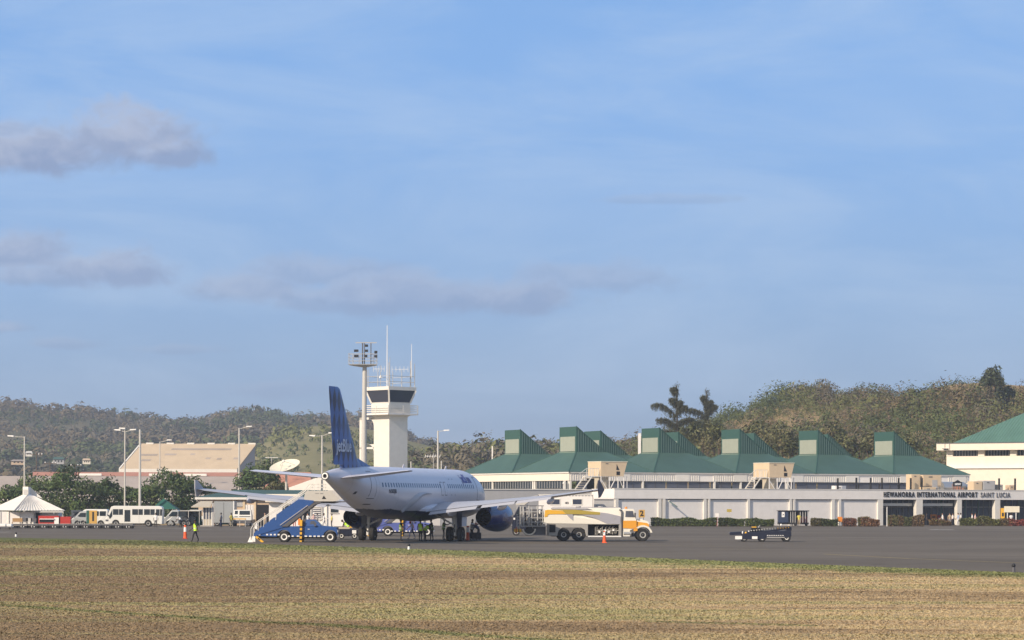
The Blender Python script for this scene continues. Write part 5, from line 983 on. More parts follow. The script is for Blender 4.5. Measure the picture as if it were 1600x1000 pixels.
# ---------------------------------------------------------------- stair truck (drawn at its real size; local x to the right, z up)
def stair_truck(px, D, rearwheel_px, label, blue):
    k = .0498; X = lambda p: (p-388)*k; Z = lambda p: (846.8-p)*k; P = lambda *q: [(X(a), Z(b)) for a, b in q]
    loc = at(px, 783, D); loc.z = 0; loc.y = D; o = empty('stair_truck', loc, label, 'stair truck', 0, 'blue passenger stair trucks'); Wd = 2.0
    # lower body with wheel arches
    def arch(cx, r, n=9): return [(cx+r*math.cos(PI-PI*i/(n-1)), max(Z(838), Z(846.8)+.42+r*math.sin(PI*i/(n-1))-.0)) for i in range(n)]
    a1 = arch(X(444), .56); a2 = arch(X(516), .56)
    body = [(X(398), Z(837))]+a1[0:]+a2[0:]+P((527.5, 838), (527.5, 828), (525.5, 823.5), (505, 821), (500, 822), (476, 822), (430, 822), (410, 824), (398, 832))
    MB().prism(body, 0, Wd).build('body', blue, o, bevel=.03)
    cabp = P((475, 822), (475.5, 813), (478, 811.2), (491, 811), (494, 813), (503, 821.8)); MB().prism(cabp, .08, Wd-.08, lambda x, z: .0 if z < Z(820) else .14).build('cab', blue, o, bevel=.03)
    MB().prism(P((484, 820.8), (485, 813.6), (491, 813.4), (498, 820.8)), .13, .16).build('side_window', 'glass_grey', o)
    MB().add([(X(492.6), .28, Z(812.8)), (X(492.6), Wd-.28, Z(812.8)), (X(502.6), Wd-.16, Z(820.8)), (X(502.6), .16, Z(820.8))], [(0,1,2,3)]).build('windscreen', 'glass_dark', o)
    MB().box(X(473.5), X(475.5), .1, .16, Z(822), Z(813.5)).build('cab_guard', 'dark_steel', o)
    for y in (.12, Wd-.12): 
        for x, r_ in ((X(444), .42), (X(516), .42)): wheel(o, x, y, .42, .26)
    for a, b_ in ((416, 419), (422, 425), (428, 431), (434, 437), (450, 453), (456, 459), (464, 467), (476, 480), (483, 487), (490, 493.5), (496, 500), (503, 507), (466.5, 468)):
        MB().box(X(a), X(b_), -.02, -.003, Z(838.2 if a > 440 else 836), Z(836.2 if a > 440 else 833.8)).build('marking_dash', 'lamp_white', o)
    MB().box(X(399), X(407), -.03, -.003, Z(836), Z(832)).build('tail_plate', 'lamp_white', o)
    for y in (.0, Wd-.3): MB().box(X(526), X(528.3), y+.02, y+.28, Z(831), Z(827.5)).build('headlight', 'lamp_white', o)
    MB().box(X(526.5), X(529), .05, Wd-.05, Z(838), Z(834.5)).build('bumper', 'steel', o); MB().box(X(527.6), X(528.4), .35, Wd-.35, Z(832), Z(828)).build('grille', 'dark_steel', o)
    MB().box(X(491), X(494), -.14, -.02, Z(821.5), Z(818.5)).build('mirror', 'dark_steel', o); MB().box(X(481), X(484), -.02, -.003, Z(826.6), Z(825.8)).build('door_handle', 'lamp_white', o)
    MB().box(X(399), X(520), .5, Wd-.5, Z(841), Z(837)).build('chassis', 'dark_steel', o)
    # lower stair flight + upper flight, one stringer each side
    for y0 in (-.06, Wd-.04):
        lo = MB().prism(P((396, 838), (408, 834), (447, 822), (433, 820), (431, 807.5), (428, 808), (398, 831)), y0, y0+.10).build('lower_stringer', blue, o)
        up = MB().prism(P((432, 820.5), (431.5, 804), (466.5, 779.5), (490, 781.3), (490, 784.5), (440, 822)), y0-.02, y0+.08).build('upper_stringer', blue, o)
        MB().prism(P((440, 822.2), (490.5, 784.7), (502, 782.5), (502, 784.5), (493, 787.5), (449, 822.2)), y0-.05, y0+.10).build('stringer_edge', 'dark_steel', o)
        MB().bar((X(438), y0-.04, Z(820)), (X(481), y0-.04, Z(789)), .06).build('trim_strip', 'swoosh_grey', up)
        MB().path([(X(392), y0, Z(843)), (X(392.5), y0, Z(826)), (X(397), y0, Z(818)), (X(431), y0, Z(795)), (X(476), y0, Z(764.5)), (X(484), y0, Z(755.5))], .03).build('handrail', 'white_paint', o, True)
        MB().path([(X(431), y0, Z(812)), (X(432.5), y0, Z(799)), (X(434), y0, Z(796.5)), (X(474), y0, Z(769.5)), (X(487), y0, Z(757))], .026).build('handrail', 'white_paint', o, True)
        for a, b_, c_ in ((398, 832, 818), (404, 829, 813.5), (412, 823, 808), (421, 815, 802), (441, 798, 789), (452, 790, 781), (461, 784, 775)): MB().bar((X(a), y0, Z(b_)), (X(a), y0, Z(c_)), .03).build('rail_post', 'white_paint', o)
        pf = MB().prism(P((476.5, 782.6), (475, 777), (477.5, 767.5), (480, 766.3), (517, 766), (528.5, 780.5), (521, 782.6)), y0, y0+.07).build('platform_panel', 'beige_panel' if 'beige_panel' in MATS else mat('beige_panel', (.50,.485,.45), .6), o)
        if y0 < 0:
            MB().add([(X(503), y0-.01, Z(779)), (X(510), y0-.01, Z(779)), (X(506), y0-.01, Z(773.5))], [(0,1,2)]).build('emblem', 'black_paint', pf)
            for a, b_ in ((493, 495), (496, 498), (500.5, 503), (503.5, 505)): MB().box(X(a), X(b_), y0-.012, y0-.004, Z(770.8), Z(770)).build('faded_mark', 'dark_steel', pf)
        for a in (488, 497, 506): MB().bar((X(a), y0, Z(766)), (X(a), y0, Z(755.5)), .045).build('rail_post', 'white_paint', o)
        for z in (756, 761): MB().bar((X(484), y0, Z(z)), (X(508), y0, Z(z)), .045).build('platform_rail', 'white_paint', o)
    MB().box(X(476), X(530), .02, Wd-.04, Z(784), Z(782.6)).build('platform_floor', 'dark_steel', o); MB().prism(P((474, 785), (476, 782.4), (545, 782.4), (545, 784), (529, 784.2), (520, 786)), .2, Wd-.2).build('platform_beam', 'dark_steel', o)
    for i in range(17):
        t = i/16; x = X(399)+(X(474)-X(399))*t; z = Z(838)+(Z(784)-Z(838))*t; MB().box(x-.02, x+.26, .05, Wd-.05, z-.05, z).build('stair_tread', 'steel', o)
    for y in (0, Wd-.1): MB().loft([[(X(387), y-.08, .0), (X(395.5), y-.08, .0), (X(395.5), y+.2, .0), (X(387), y+.2, .0)], [(X(391), y, Z(838)), (X(395), y, Z(838)), (X(395), y+.1, Z(838)), (X(391), y+.1, Z(838))]]).build('rail_foot', 'lamp_white', o)
    # lifting legs
    for y in (-.12, Wd): lg = MB().bar((X(470.2), y, .03), (X(471), y, Z(812)), .17).build('jack_leg', 'yellow_paint', o); [MB().box(X(468.6), X(472.6), y-.1, y+.1, Z(843.5-6.5*i), Z(841-6.5*i)).build('hazard_band', 'black_paint', lg) for i in range(4)]
    MB().box(X(466), X(470), -.1, .05, Z(820), Z(810)).build('jack_guard', 'orange_paint', o)
    MB().bar((X(474), .3, Z(822)), (X(478), .3, Z(791)), .22).build('ram', 'dark_steel', o); MB().tube((X(468), 1.2, Z(822)), (X(470), 1.2, Z(795)), .10).build('ram', 'bare_metal', o)
    MB().bar((X(400.5), -.1, Z(838)), (X(411.5), -.1, Z(847)), .16, .16).build('rear_jack', 'yellow_paint', o); MB().bar((X(403.5), -.19, Z(840.5)), (X(406), -.19, Z(842.6)), .1).build('hazard_band', 'black_paint', o)
    
    return o
stair_truck(388, 206.5, 444, 'blue pickup carrying passenger stairs up to the rear of the airliner', 'truck_blue')
kk = 243/FPX; stair_truck(606-(444-388)*.0498/kk, 243, 606, 'second blue stair truck, parked beyond the fuselage and seen under its belly', mat('truck_violet', (.09,.12,.36), .45, var=.15))

# ---------------------------------------------------------------- tanker truck
def tanker():
    k = .0521; D = 216; X = lambda p: (p-803)*k; Z = lambda p: (845.7-p)*k; P = lambda *q: [(X(a), Z(b)) for a, b in q]
    loc = at(803, 783, D); loc.z = 0; o = empty('fuel_truck', loc, 'cream and yellow six-wheeled fuel tanker with a hose rack at its back', 'fuel truck', R(1.5)); W = 2.45
    tank = P((850, 818), (850, 800), (853, 795.5), (862, 794), (970, 793.2), (971.5, 796), (971.5, 819.5)); MB().prism(tank, 0, W, lambda x, z: .0 if z < Z(797) else .22).build('tank', 'truck_cream', o, bevel=.03)
    MB().prism(P((851.5, 803.8), (851.5, 797.5), (856, 796.6), (879, 798.2), (884.5, 803.2)), -.02, -.004).build('yellow_panel', 'yellow_paint', o)
    MB().prism(P((851, 803.8), (851, 808), (855, 807.5), (857, 803.9)), -.02, -.004).build('yellow_panel', 'yellow_paint', o)
    MB().prism(P((879.2, 798.0), (858, 795.8), (900, 796.6), (938, 800.4), (938, 804.2), (884.8, 803.3)), -.03, -.006).build('shaded_yellow_panel', 'olive_yellow', o)  # olive tone puts shade into the yellow along the tank's upper slope
    MB().prism(P((884.8, 803.6), (895.2, 803.8), (896, 814), (890.5, 809.5)), -.02, -.004).build('grey_swoosh', 'swoosh_grey', o)
    MB().prism(P((938.2, 800.5), (938.2, 804.5), (909, 804.3), (928, 809), (948, 818), (970, 819), (970, 806.5), (950, 802)), -.02, -.004).build('grey_swoosh', 'swoosh_grey', o)
    MB().prism(P((860, 794.2), (918, 794.0), (925, 796.0), (900, 796.3), (862, 795.6)), .1, .16).build('grey_swoosh', 'swoosh_grey', o)
    MB().prism(P((958, 812), (959, 808.5), (963, 807.8), (963, 808.8), (960, 809.4), (959.4, 812)), -.035, -.02).build('emblem', 'car_silver', o)
    MB().box(X(864), X(968), .25, W-.25, Z(793.2), Z(792.2)).build('catwalk', 'swoosh_grey', o); MB().tube((X(905), 1.2, Z(794)), (X(905), 1.2, Z(790.8)), .22).build('manhole', 'steel', o); MB().tube((X(940), 1.2, Z(794)), (X(940), 1.2, Z(791)), .22).build('manhole', 'steel', o)
    MB().box(X(857), X(972), .05, W-.05, Z(819.5), Z(817.5)).build('skirt_rail', 'white_paint', o)
    # lower cabinets and fenders
    def arc(cx, cz, r, n=9, a0=PI, a1=0): return [(cx+r*math.cos(a0+(a1-a0)*i/(n-1)), cz+r*math.sin(a0+(a1-a0)*i/(n-1))) for i in range(n)]
    fen = P((857, 837.5), (857, 818.6), (919, 818.6), (919, 838))+P((916, 838), (914, 828), (908, 824.5), (879, 824.5), (873, 829), (871, 837.5))
    MB().prism(fen, .02, W-.02).build('rear_fender', 'lower_grey', o, bevel=.02)
    MB().box(X(858.5), X(868), -.01, .018, Z(832), Z(819.5)).build('cabinet', 'dark_opening', o)
    b = MB(); b.box(X(919), X(970), .6, W-.1, Z(838), Z(819.6)); b.build('pump_bay', 'dark_opening', o)
    MB().box(X(919), X(971), .0, .65, Z(839), Z(837.2)).build('bay_sill', 'lamp_white', o); MB().box(X(967.5), X(971), .0, .6, Z(837.2), Z(819.5)).build('bay_post', 'lower_grey', o)
    r = random.Random(4)
    for i in range(13):
        x = X(931+i*2.7); z0 = Z(836-r.random()*3); z1 = Z(823+r.random()*6); MB().path([(x, .35+r.random()*.15, z0), (x, .35, z1), (x+.12, .5, z1+.05)], .045, 6).build('pipe', 'bare_metal', o)
    for x, z in ((946, 829), (952, 831), (959, 828), (937, 831)): MB().wheel((X(x), .3, Z(z)), .15, .1, 14, True).build('gauge', 'lamp_white', o)
    MB().bar((X(934), .4, Z(829)), (X(968), .4, Z(829)), .07).build('pipe', 'steel', o)
    MB().box(X(862), X(1008), .7, W-.7, Z(838.5), Z(833)).build('chassis', 'dark_steel', o)
    for x in (X(881), X(905)):
        for y in (.12, W-.35): wheel(o, x, y+.1, .53, .44, 'hub_grey', rr=.42)
    for y in (.16, W-.16): wheel(o, X(1005), y, .52, .28, 'hub_grey', rr=.5)
    # cab and bonnet
    cab = P((973.5, 838), (973.5, 796.5), (976, 795), (990, 795), (992, 796.5), (995, 810.5), (995, 824), (985, 829), (985, 838)); c_ = MB().prism(cab, .1, W-.1, lambda x, z: .0 if z < Z(812) else .08).build('cab', 'truck_cream', o, bevel=.03)
    MB().prism(P((974, 825), (974, 813.5), (995, 813.3), (995, 824), (988, 826)), .07, .098).build('yellow_band', 'orange_amber' if 'orange_amber' in MATS else mat('orange_amber', (.72,.33,.035), .45), o)
    MB().prism(P((977.5, 807.8), (978.3, 798.2), (989.3, 798.2), (991.5, 807.8)), .135, .16).build('side_window', 'glass_grey', o); MB().box(X(984), X(984.6), .11, .15, Z(807.8), Z(798.2)).build('window_bar', 'dark_steel', o)
    MB().add([(X(991.4), .3, Z(797.5)), (X(991.4), W-.3, Z(797.5)), (X(994.9), W-.25, Z(809.5)), (X(994.9), .25, Z(809.5))], [(0,1,2,3)]).build('windscreen', 'glass_dark', o)
    hood = P((995, 828), (995, 810.8), (1003, 811), (1014, 815), (1015.3, 818), (1015.5, 824), (1016, 828))+arc(X(1005), .52, .68, 9, R(20), R(160))
    h_ = MB().prism(hood, .25, W-.25).build('bonnet', 'truck_cream', o, bevel=.04)
    MB().prism(P((995, 824.5), (995, 814.6), (1012, 817.2), (1015, 819.5), (1015, 823), (1008, 821.5), (1001, 822)), .22, .248).build('yellow_band', 'orange_amber', o)
    MB().prism([(X(995), Z(829.5)), (X(995), Z(826))]+arc(X(1005), .52, .80, 9, R(150), R(15))+arc(X(1005), .52, .66, 9, R(15), R(150)), .0, .35).build('front_fender', 'truck_cream', o)
    MB().prism([(X(990.5), Z(830)), (X(990.5), Z(826)), (X(996.5), Z(824)), (X(996.5), Z(829.5))], -.01, .1).build('fender_tip', 'orange_amber', o)
    MB().box(X(1014.5), X(1018), .15, W-.15, Z(838.5), Z(833)).build('bumper', 'dark_steel', o); MB().box(X(1015.4), X(1016.4), .5, W-.5, Z(829), Z(818.5)).build('grille', 'steel', o)
    for y in (.3, W-.55): MB().box(X(1014.5), X(1016.6), y, y+.25, Z(828), Z(824)).build('headlight', 'lamp_white', o)
    for y in (.04, W-.3): MB().tube((X(975), y+.3, .62), (X(987), y+.3, .62), .27, .27, 14).build('fuel_drum', 'bare_metal', o, True)
    MB().tube((X(971.5), .05, Z(838)), (X(971.8), .05, Z(799)), .06).build('exhaust_stack', 'dark_steel', o); MB().path([(X(971.8), .05, Z(799)), (X(970.5), .05, Z(797)), (X(968), .05, Z(796.6))], .06).build('exhaust_tip', 'dark_steel', o)
    MB().ell((X(980), 1.2, Z(794)), .12, .12, .13, 8, 6).build('beacon', 'orange_paint', o); MB().box(X(991.5), X(994), -.1, .08, Z(808), Z(801)).build('mirror', 'dark_steel', o)
    MB().box(X(974.5), X(985), .02, .3, Z(838.6), Z(837)).build('cab_step', 'steel', o)
    # hose deck at the back: frame, pipes, reel
    MB().box(X(812), X(853), .1, W-.1, Z(823.5), Z(821.5)).build('rear_deck', 'lower_grey', o); MB().box(X(833), X(853), .3, W-.3, Z(836), Z(823.4)).build('deck_box', 'dark_steel', o)
    for a, t_ in ((814, 791), (818, 791), (826.5, 790.5), (831, 793), (840, 790.5), (848, 791)):
        for y in (.12, W-.15): MB().bar((X(a), y, Z(822)), (X(a), y, Z(t_)), .07 if a != 840 else .1).build('rack_post', 'steel', o)
    for z in (790.6, 800, 809.5, 816): MB().bar((X(813), .12, Z(z)), (X(850), .12, Z(z)), .06).build('rack_rail', 'dark_steel' if z < 791 else 'steel', o); MB().bar((X(813), W-.15, Z(z)), (X(850), W-.15, Z(z)), .06).build('rack_rail', 'dark_steel', o)
    for i in range(11):
        x = X(815+i*3.1+r.random()); z0 = Z(821-r.random()*2); z1 = Z(795+r.random()*12); MB().path([(x, .3+r.random()*1.2, z0), (x, .4+r.random(), z1)], .05+.03*r.random(), 7).build('standpipe', ['bare_metal', 'lamp_white', 'dark_steel', 'steel'][i % 4], o)
    for (x, z, rr_) in ((836, 806, .34), (838, 815, .3), (845, 810, .28), (829, 812, .22)): q = MB(); n = 16; q.loft([[(X(x)+(rr_+.05*math.cos(2*PI*j/6))*math.cos(2*PI*i/n), .25+.05*math.sin(2*PI*j/6), Z(z)+(rr_+.05*math.cos(2*PI*j/6))*math.sin(2*PI*i/n)) for j in range(6)] for i in range(n+1)], caps=False); q.build('hose_coil', 'dark_steel', o, True)
    q = MB(); n = 20
    q.loft([[(X(827)+(.50+.08*math.cos(2*PI*j/6))*math.cos(PI+PI*i/n), .22+.08*math.sin(2*PI*j/6), Z(826.5)+(.48+.08*math.cos(2*PI*j/6))*math.sin(PI+PI*i/n)) for j in range(6)] for i in range(n+1)], caps=False); q.build('hose', 'bare_metal', o, True)
    MB().wheel((X(827), .4, Z(829)), .34, .3, 18).build('hose_reel', 'black_paint', o, True)
    MB().box(X(816), X(850), 1.35, 1.42, Z(822), Z(796)).build('rack_shade_panel', 'dark_steel', o); MB().box(X(807), X(813), .3, W-.3, Z(827), Z(824)).build('rear_step', 'steel', o)  # dark sheet added to put shade behind the rack pipes
    for a in (808, 812): MB().bar((X(a), .2, Z(834)), (X(a), .2, Z(804)), .06).build('ladder_rail', 'pole_grey', o)
    for z in (808, 813, 818, 823): MB().bar((X(808), .2, Z(z)), (X(812), .2, Z(z)), .04).build('ladder_rung', 'pole_grey', o)
    MB().box(X(803.5), X(815), .1, .5, Z(832), Z(826.5)).build('hazard_bumper', 'yellow_paint', o); MB().box(X(806), X(807.5), .08, .11, Z(834), Z(824)).build('hazard_band', 'red_paint', o); MB().box(X(810), X(811.5), .08, .11, Z(832), Z(826.5)).build('hazard_band', 'black_paint', o)
    return o
tanker()

# ---------------------------------------------------------------- belt loader
def loader():
    k = .0519; D = 215; X = lambda p: (p-1140)*k; Z = lambda p: (847-p)*k; P = lambda *q: [(X(a), Z(b)) for a, b in q]
    loc = at(1140, 783, D); loc.z = 0; o = empty('belt_loader', loc, 'dark navy belt loader with a long low conveyor, alone on the open apron', 'belt loader', R(-2)); W = 1.9
    bel = P((1140, 834), (1141, 832), (1160, 831), (1200, 829), (1236, 823.3), (1237, 825.5), (1200, 833), (1160, 836), (1141, 836.7)); MB().prism(bel, .15, .95).build('conveyor', 'loader_blue', o, bevel=.02)
    for i in range(16): t = i/15; x = X(1170+62*t); z = Z(831.3-6.3*t); MB().box(x-.045, x+.045, .1, .16, z-.0, z+.10).build('roller_bracket', 'lamp_white' if i < 11 else 'yellow_paint', o)
    MB().bar((X(1172), .3, Z(830.3)), (X(1234), .3, Z(823.2)), .5, .03).build('belt', 'black_paint', o)
    body = P((1160, 843), (1160, 835), (1174, 831.5), (1200, 831), (1236, 829), (1236.5, 838), (1230, 841), (1196, 841.5), (1194, 843)); MB().prism(body, 0, W).build('body', 'loader_blue', o, bevel=.03)
    MB().box(X(1198), X(1226), -.03, -.002, Z(840.4), Z(839.2)).build('side_rail', 'steel', o)
    for i in range(8): MB().box(X(1198.5+i*3.4), X(1200.3+i*3.4), -.03, -.002, Z(837.4), Z(836.3)).build('marking_dash', 'lamp_white', o)
    MB().box(X(1149), X(1159.5), -.05, .5, Z(843), Z(838)).build('bumper', 'lamp_white', o); MB().box(X(1175), X(1183.5), -.05, .5, Z(842.4), Z(838.4)).build('bumper', 'lamp_white', o)
    MB().box(X(1159.5), X(1175), .05, .3, Z(842), Z(838.5)).build('tow_bar', 'dark_steel', o)
    for x in (1163, 1191, 1229): 
        for y in (.1, W-.1): wheel(o, X(x), y, .25 if x < 1170 else (.30 if x < 1200 else .33), .2, 'hub_grey' if x == 1163 else 'hub_white', rr=.45)
    MB().box(X(1175), X(1190), 1.0, W-.1, Z(831), Z(824.8)).build('seat_box', 'black_paint', o); MB().box(X(1176), X(1183), 1.1, W-.2, Z(824.8), Z(823.4)).build('seat', 'yellow_paint', o); MB().box(X(1176), X(1177.2), 1.1, W-.2, Z(823.4), Z(820.5)).build('seat_back', 'black_paint', o)
    MB().path([(X(1186), 1.3, Z(825)), (X(1189), 1.3, Z(821.5))], .04).build('steering_column', 'steel', o); q = MB(); n = 14; q.loft([[(X(1189)+(.2+.025*math.cos(2*PI*j/5))*math.cos(2*PI*i/n)*.4, 1.3+(.2+.025*math.cos(2*PI*j/5))*math.sin(2*PI*i/n), Z(821.5)+.025*math.sin(2*PI*j/5)+.1*math.cos(2*PI*i/n)) for j in range(5)] for i in range(n+1)], caps=False); q.build('steering_wheel', 'black_paint', o, True)
    MB().box(X(1229), X(1237), .2, W-.2, Z(829), Z(824)).build('rear_frame', 'loader_blue', o); MB().ell((X(1222), 1.4, Z(820.8)), .09, .09, .1, 8, 6).build('beacon', 'lamp_white', o); MB().bar((X(1222), 1.4, Z(829)), (X(1222), 1.4, Z(822)), .05).build('beacon_post', 'dark_steel', o)
    MB().ell((X(1160.5), .12, Z(832.5)), .06, .05, .12, 8, 6).build('lamp', 'lamp_white', o); MB().ell((X(1165.5), .12, Z(833)), .09, .05, .1, 8, 6).build('lamp', 'yellow_paint', o)
loader()
# ================================================================ pavilion
k = 340/FPX; pv = at(0, 783, 340); pv.z = 0; o = empty('pavilion', pv, 'white hip-roofed pavilion with a small roof turret at the far left edge', 'pavilion')
X = lambda p: p*k; Z = lambda y: zat(50, y, 340)
ze = Z(797.5); zr = Z(772.5); A = (X(-16), -3.2); 
corners = [(X(33), -4.5), (X(105), -1.5), (X(72), 5.5), (X(-22), 1.5)]; top = [(X(46), .2), (X(49), .4), (X(48), 1.2), (X(35), .9)]
top = [(X(45.5), -.6), (X(47.5), .3), (X(45), .9), (X(36), .2)]
rf = MB().add([(*c, ze) for c in corners]+[(*c, zr) for c in top], [(0,1,5,4), (1,2,6,5), (2,3,7,6), (3,0,4,7), (4,5,6,7), (3,2,1,0)]).build('roof', 'white_paint', o)
def rpt(i, t, s): a = Vector((*corners[i], ze)); b = Vector((*corners[(i+1) % 4], ze)); c = Vector((*top[i], zr)); d_ = Vector((*top[(i+1) % 4], zr)); return a.lerp(b, t).lerp(c.lerp(d_, t), s)
q = MB()
for i in range(1, 17): q.bar(rpt(0, i/17, 0)+Vector((0, -.01, .03)), rpt(0, i/17, 1)+Vector((0, -.01, .03)), .05, .06)
q.build('roof_seam', 'light_wall', rf, kind='stuff'); MB().bar(rpt(0, 0, 0)+Vector((0, 0, .03)), rpt(0, 0, 1)+Vector((0, 0, .03)), .1, .08).build('hip_cap', 'grey_wall', rf)
tu = MB().add([(X(35), .2, zr-.3), (X(45.5), -.7, zr-.3), (X(47.5), .5, zr-.3), (X(37), 1.2, zr-.3), (X(35), .2, Z(760.5)), (X(45.5), -.7, Z(760.5)), (X(47.5), .5, Z(761.5)), (X(37), 1.2, Z(761))], [(0,1,5,4), (1,2,6,5), (2,3,7,6), (3,0,4,7), (4,5,6,7)]).build('turret', 'white_paint', o)
MB().add([(X(36.5), .02, Z(773)), (X(44), -.62, Z(773)), (X(44), -.62, Z(765)), (X(36.5), .02, Z(765))], [(0,1,2,3)]).build('louvre', 'grey_wall', tu)
MB().add([(X(47.6), .3, Z(762)), (X(47.6), .3, Z(773)), (X(66), .3, Z(779))], [(0,1,2)]).build('turret_cheek', 'white_paint', o)
MB().box(X(-18), X(58), -2.6, 2.5, 0, ze-.15).build('wall', 'light_wall', o); MB().box(X(64), X(92), -.4, 2.5, 0, ze-.15).build('wall', 'light_wall', o); MB().box(X(58), X(64), -1.0, 2.0, 0, ze-.12).build('doorway', 'dark_opening', o)
for a in (6, 19, 36, 57): MB().box(X(a), X(a+1.4), -2.72, -2.6, 0, ze-.15).build('wall_post', 'white_paint', o)
MB().box(X(57), X(105), -2.9, -2.7, ze-.25, ze-.06).build('eave_beam', 'pole_grey', o)
for a in (88.5, 103): MB().box(X(a), X(a+.9), -2.3, -2.2, 0, ze-.2).build('post', 'white_paint', o)
# red counter, chairs and boards in front of it
rc = at(60, 783, 333); rc.z = 0; kk = 333/FPX; o = empty('red_counter', rc, 'bright red counter with a white sign under the pavilion eave', 'counter')
MB().box(0, 32*kk, 0, 1.1, .1, 1.25).build('counter_body', 'red_paint', o, bevel=.02); MB().box(2*kk, 24*kk, -.05, 0, .45, .8).build('opening', 'dark_opening', o); MB().box(2*kk, 25*kk, -.22, -.05, .8, .9).build('shelf', 'lamp_white', o); MB().box(25*kk, 32*kk, -.05, 0, .2, 1.05).build('sign_panel', 'lamp_white', o); MB().box(34*kk, 50*kk, .1, 1.4, .1, 1.15).build('side_crate', 'red_paint', o)
for i, (x, m_, lab) in enumerate([(27, 'wood', 'wooden bench frame left of the dark chairs at the pavilion'), (39, 'dark_steel', 'dark chair with a slanted back under the pavilion wall'), (45, 'pole_grey', 'grey folding chair nearest the pavilion doorway'), (52, 'dark_steel', 'small dark folding chair beside the red counter')]):
    p = at(x, 783, 334); p.z = 0; w_ = .7 if i else 1.3; o = empty('folding_chair' if i else 'bench', p, lab, 'chair' if i else 'bench'); MB().box(-w_/2, w_/2, -.25, .25, .42, .48).build('seat', m_, o); MB().box(-w_/2, w_/2, .22, .27, .5, .95).build('backrest', m_, o)
    for a in (-w_/2+.04, w_/2-.04):
        for b_ in (-.22, .22): MB().bar((a, b_, 0), (a, b_, .44), .05).build('leg', m_, o)

# ================================================================ row of empty flat baggage dollies
dk = 302/FPX
def dolly(x, label):
    p = at(x, 783, 302); p.z = 0; o = empty('baggage_dolly', p, label, 'baggage dolly', 0, 'dark baggage dollies in a long row'); Lw = 15.2*dk*1.0; Lw = 1.2
    MB().box(0, Lw-.04, 0, 1.6, .36, .50).build('deck', 'dark_steel', o); MB().box(.0, Lw-.04, -.03, 0, .50, .54).build('edge_rail', 'pole_grey', o)
    for a in (.18, Lw-.25):
        for b_ in (.06, 1.4): MB().wheel((a, b_, .15), .15, .1, 12).build('wheel', 'rubber', o, True)
    MB().box(.3, Lw-.35, -.02, .02, .12, .34).build('side_plate', 'black_paint', o); MB().box(.42, .47, -.05, -.022, .1, .32).build('reflector', 'lamp_white', o); MB().box(.7, .78, -.05, -.022, .16, .26).build('reflector', 'lamp_white', o); MB().bar((Lw-.05, .8, .3), (Lw+.2, .8, .25), .05).build('drawbar', 'dark_steel', o); return o
x = 8; dp_ = None; i = 0; pxs = list(np.arange(-6, 198, 1.2/dk))
names = ['far left edge of the frame', 'in front of the white pavilion wall', 'in front of the red counter', 'in front of the parked vans', 'in front of the number 1 board', 'in front of the white bus']
def where(x): return names[0] if x < 8 else names[1] if x < 60 else names[2] if x < 105 else names[3] if x < 136 else names[4] if x < 155 else names[5]
ORD = 'first second third fourth fifth sixth seventh eighth ninth tenth eleventh twelfth thirteenth fourteenth fifteenth sixteenth seventeenth eighteenth'.split()
for i, x in enumerate(pxs):
    if dp_ is None: dp_ = dolly(x, 'x'); q = dp_
    else: p = at(x, 783, 302); p.z = 0; q = clone(dp_, p)
    q['label'] = ORD[i]+' dark flat dolly from the row\'s left end, '+where(x)
p = at(-2, 783, 291); p.z = 0; o = empty('white_crate_cart', p, 'low cart with white rounded bins at the far left end of the dolly row', 'cart'); kk = 291/FPX
MB().box(-.2, 1.5, 0, 1, .14, .3).build('deck', 'dark_steel', o); MB().box(.1, .75, .05, .8, .3, .62).build('bin', 'lamp_white', o, bevel=.06); MB().box(.85, 1.4, .05, .8, .3, .6).build('bin', 'lamp_white', o, bevel=.06)
for a in (.1, 1.2): MB().wheel((a, .02, .12), .12, .08, 12).build('wheel', 'rubber', o, True)

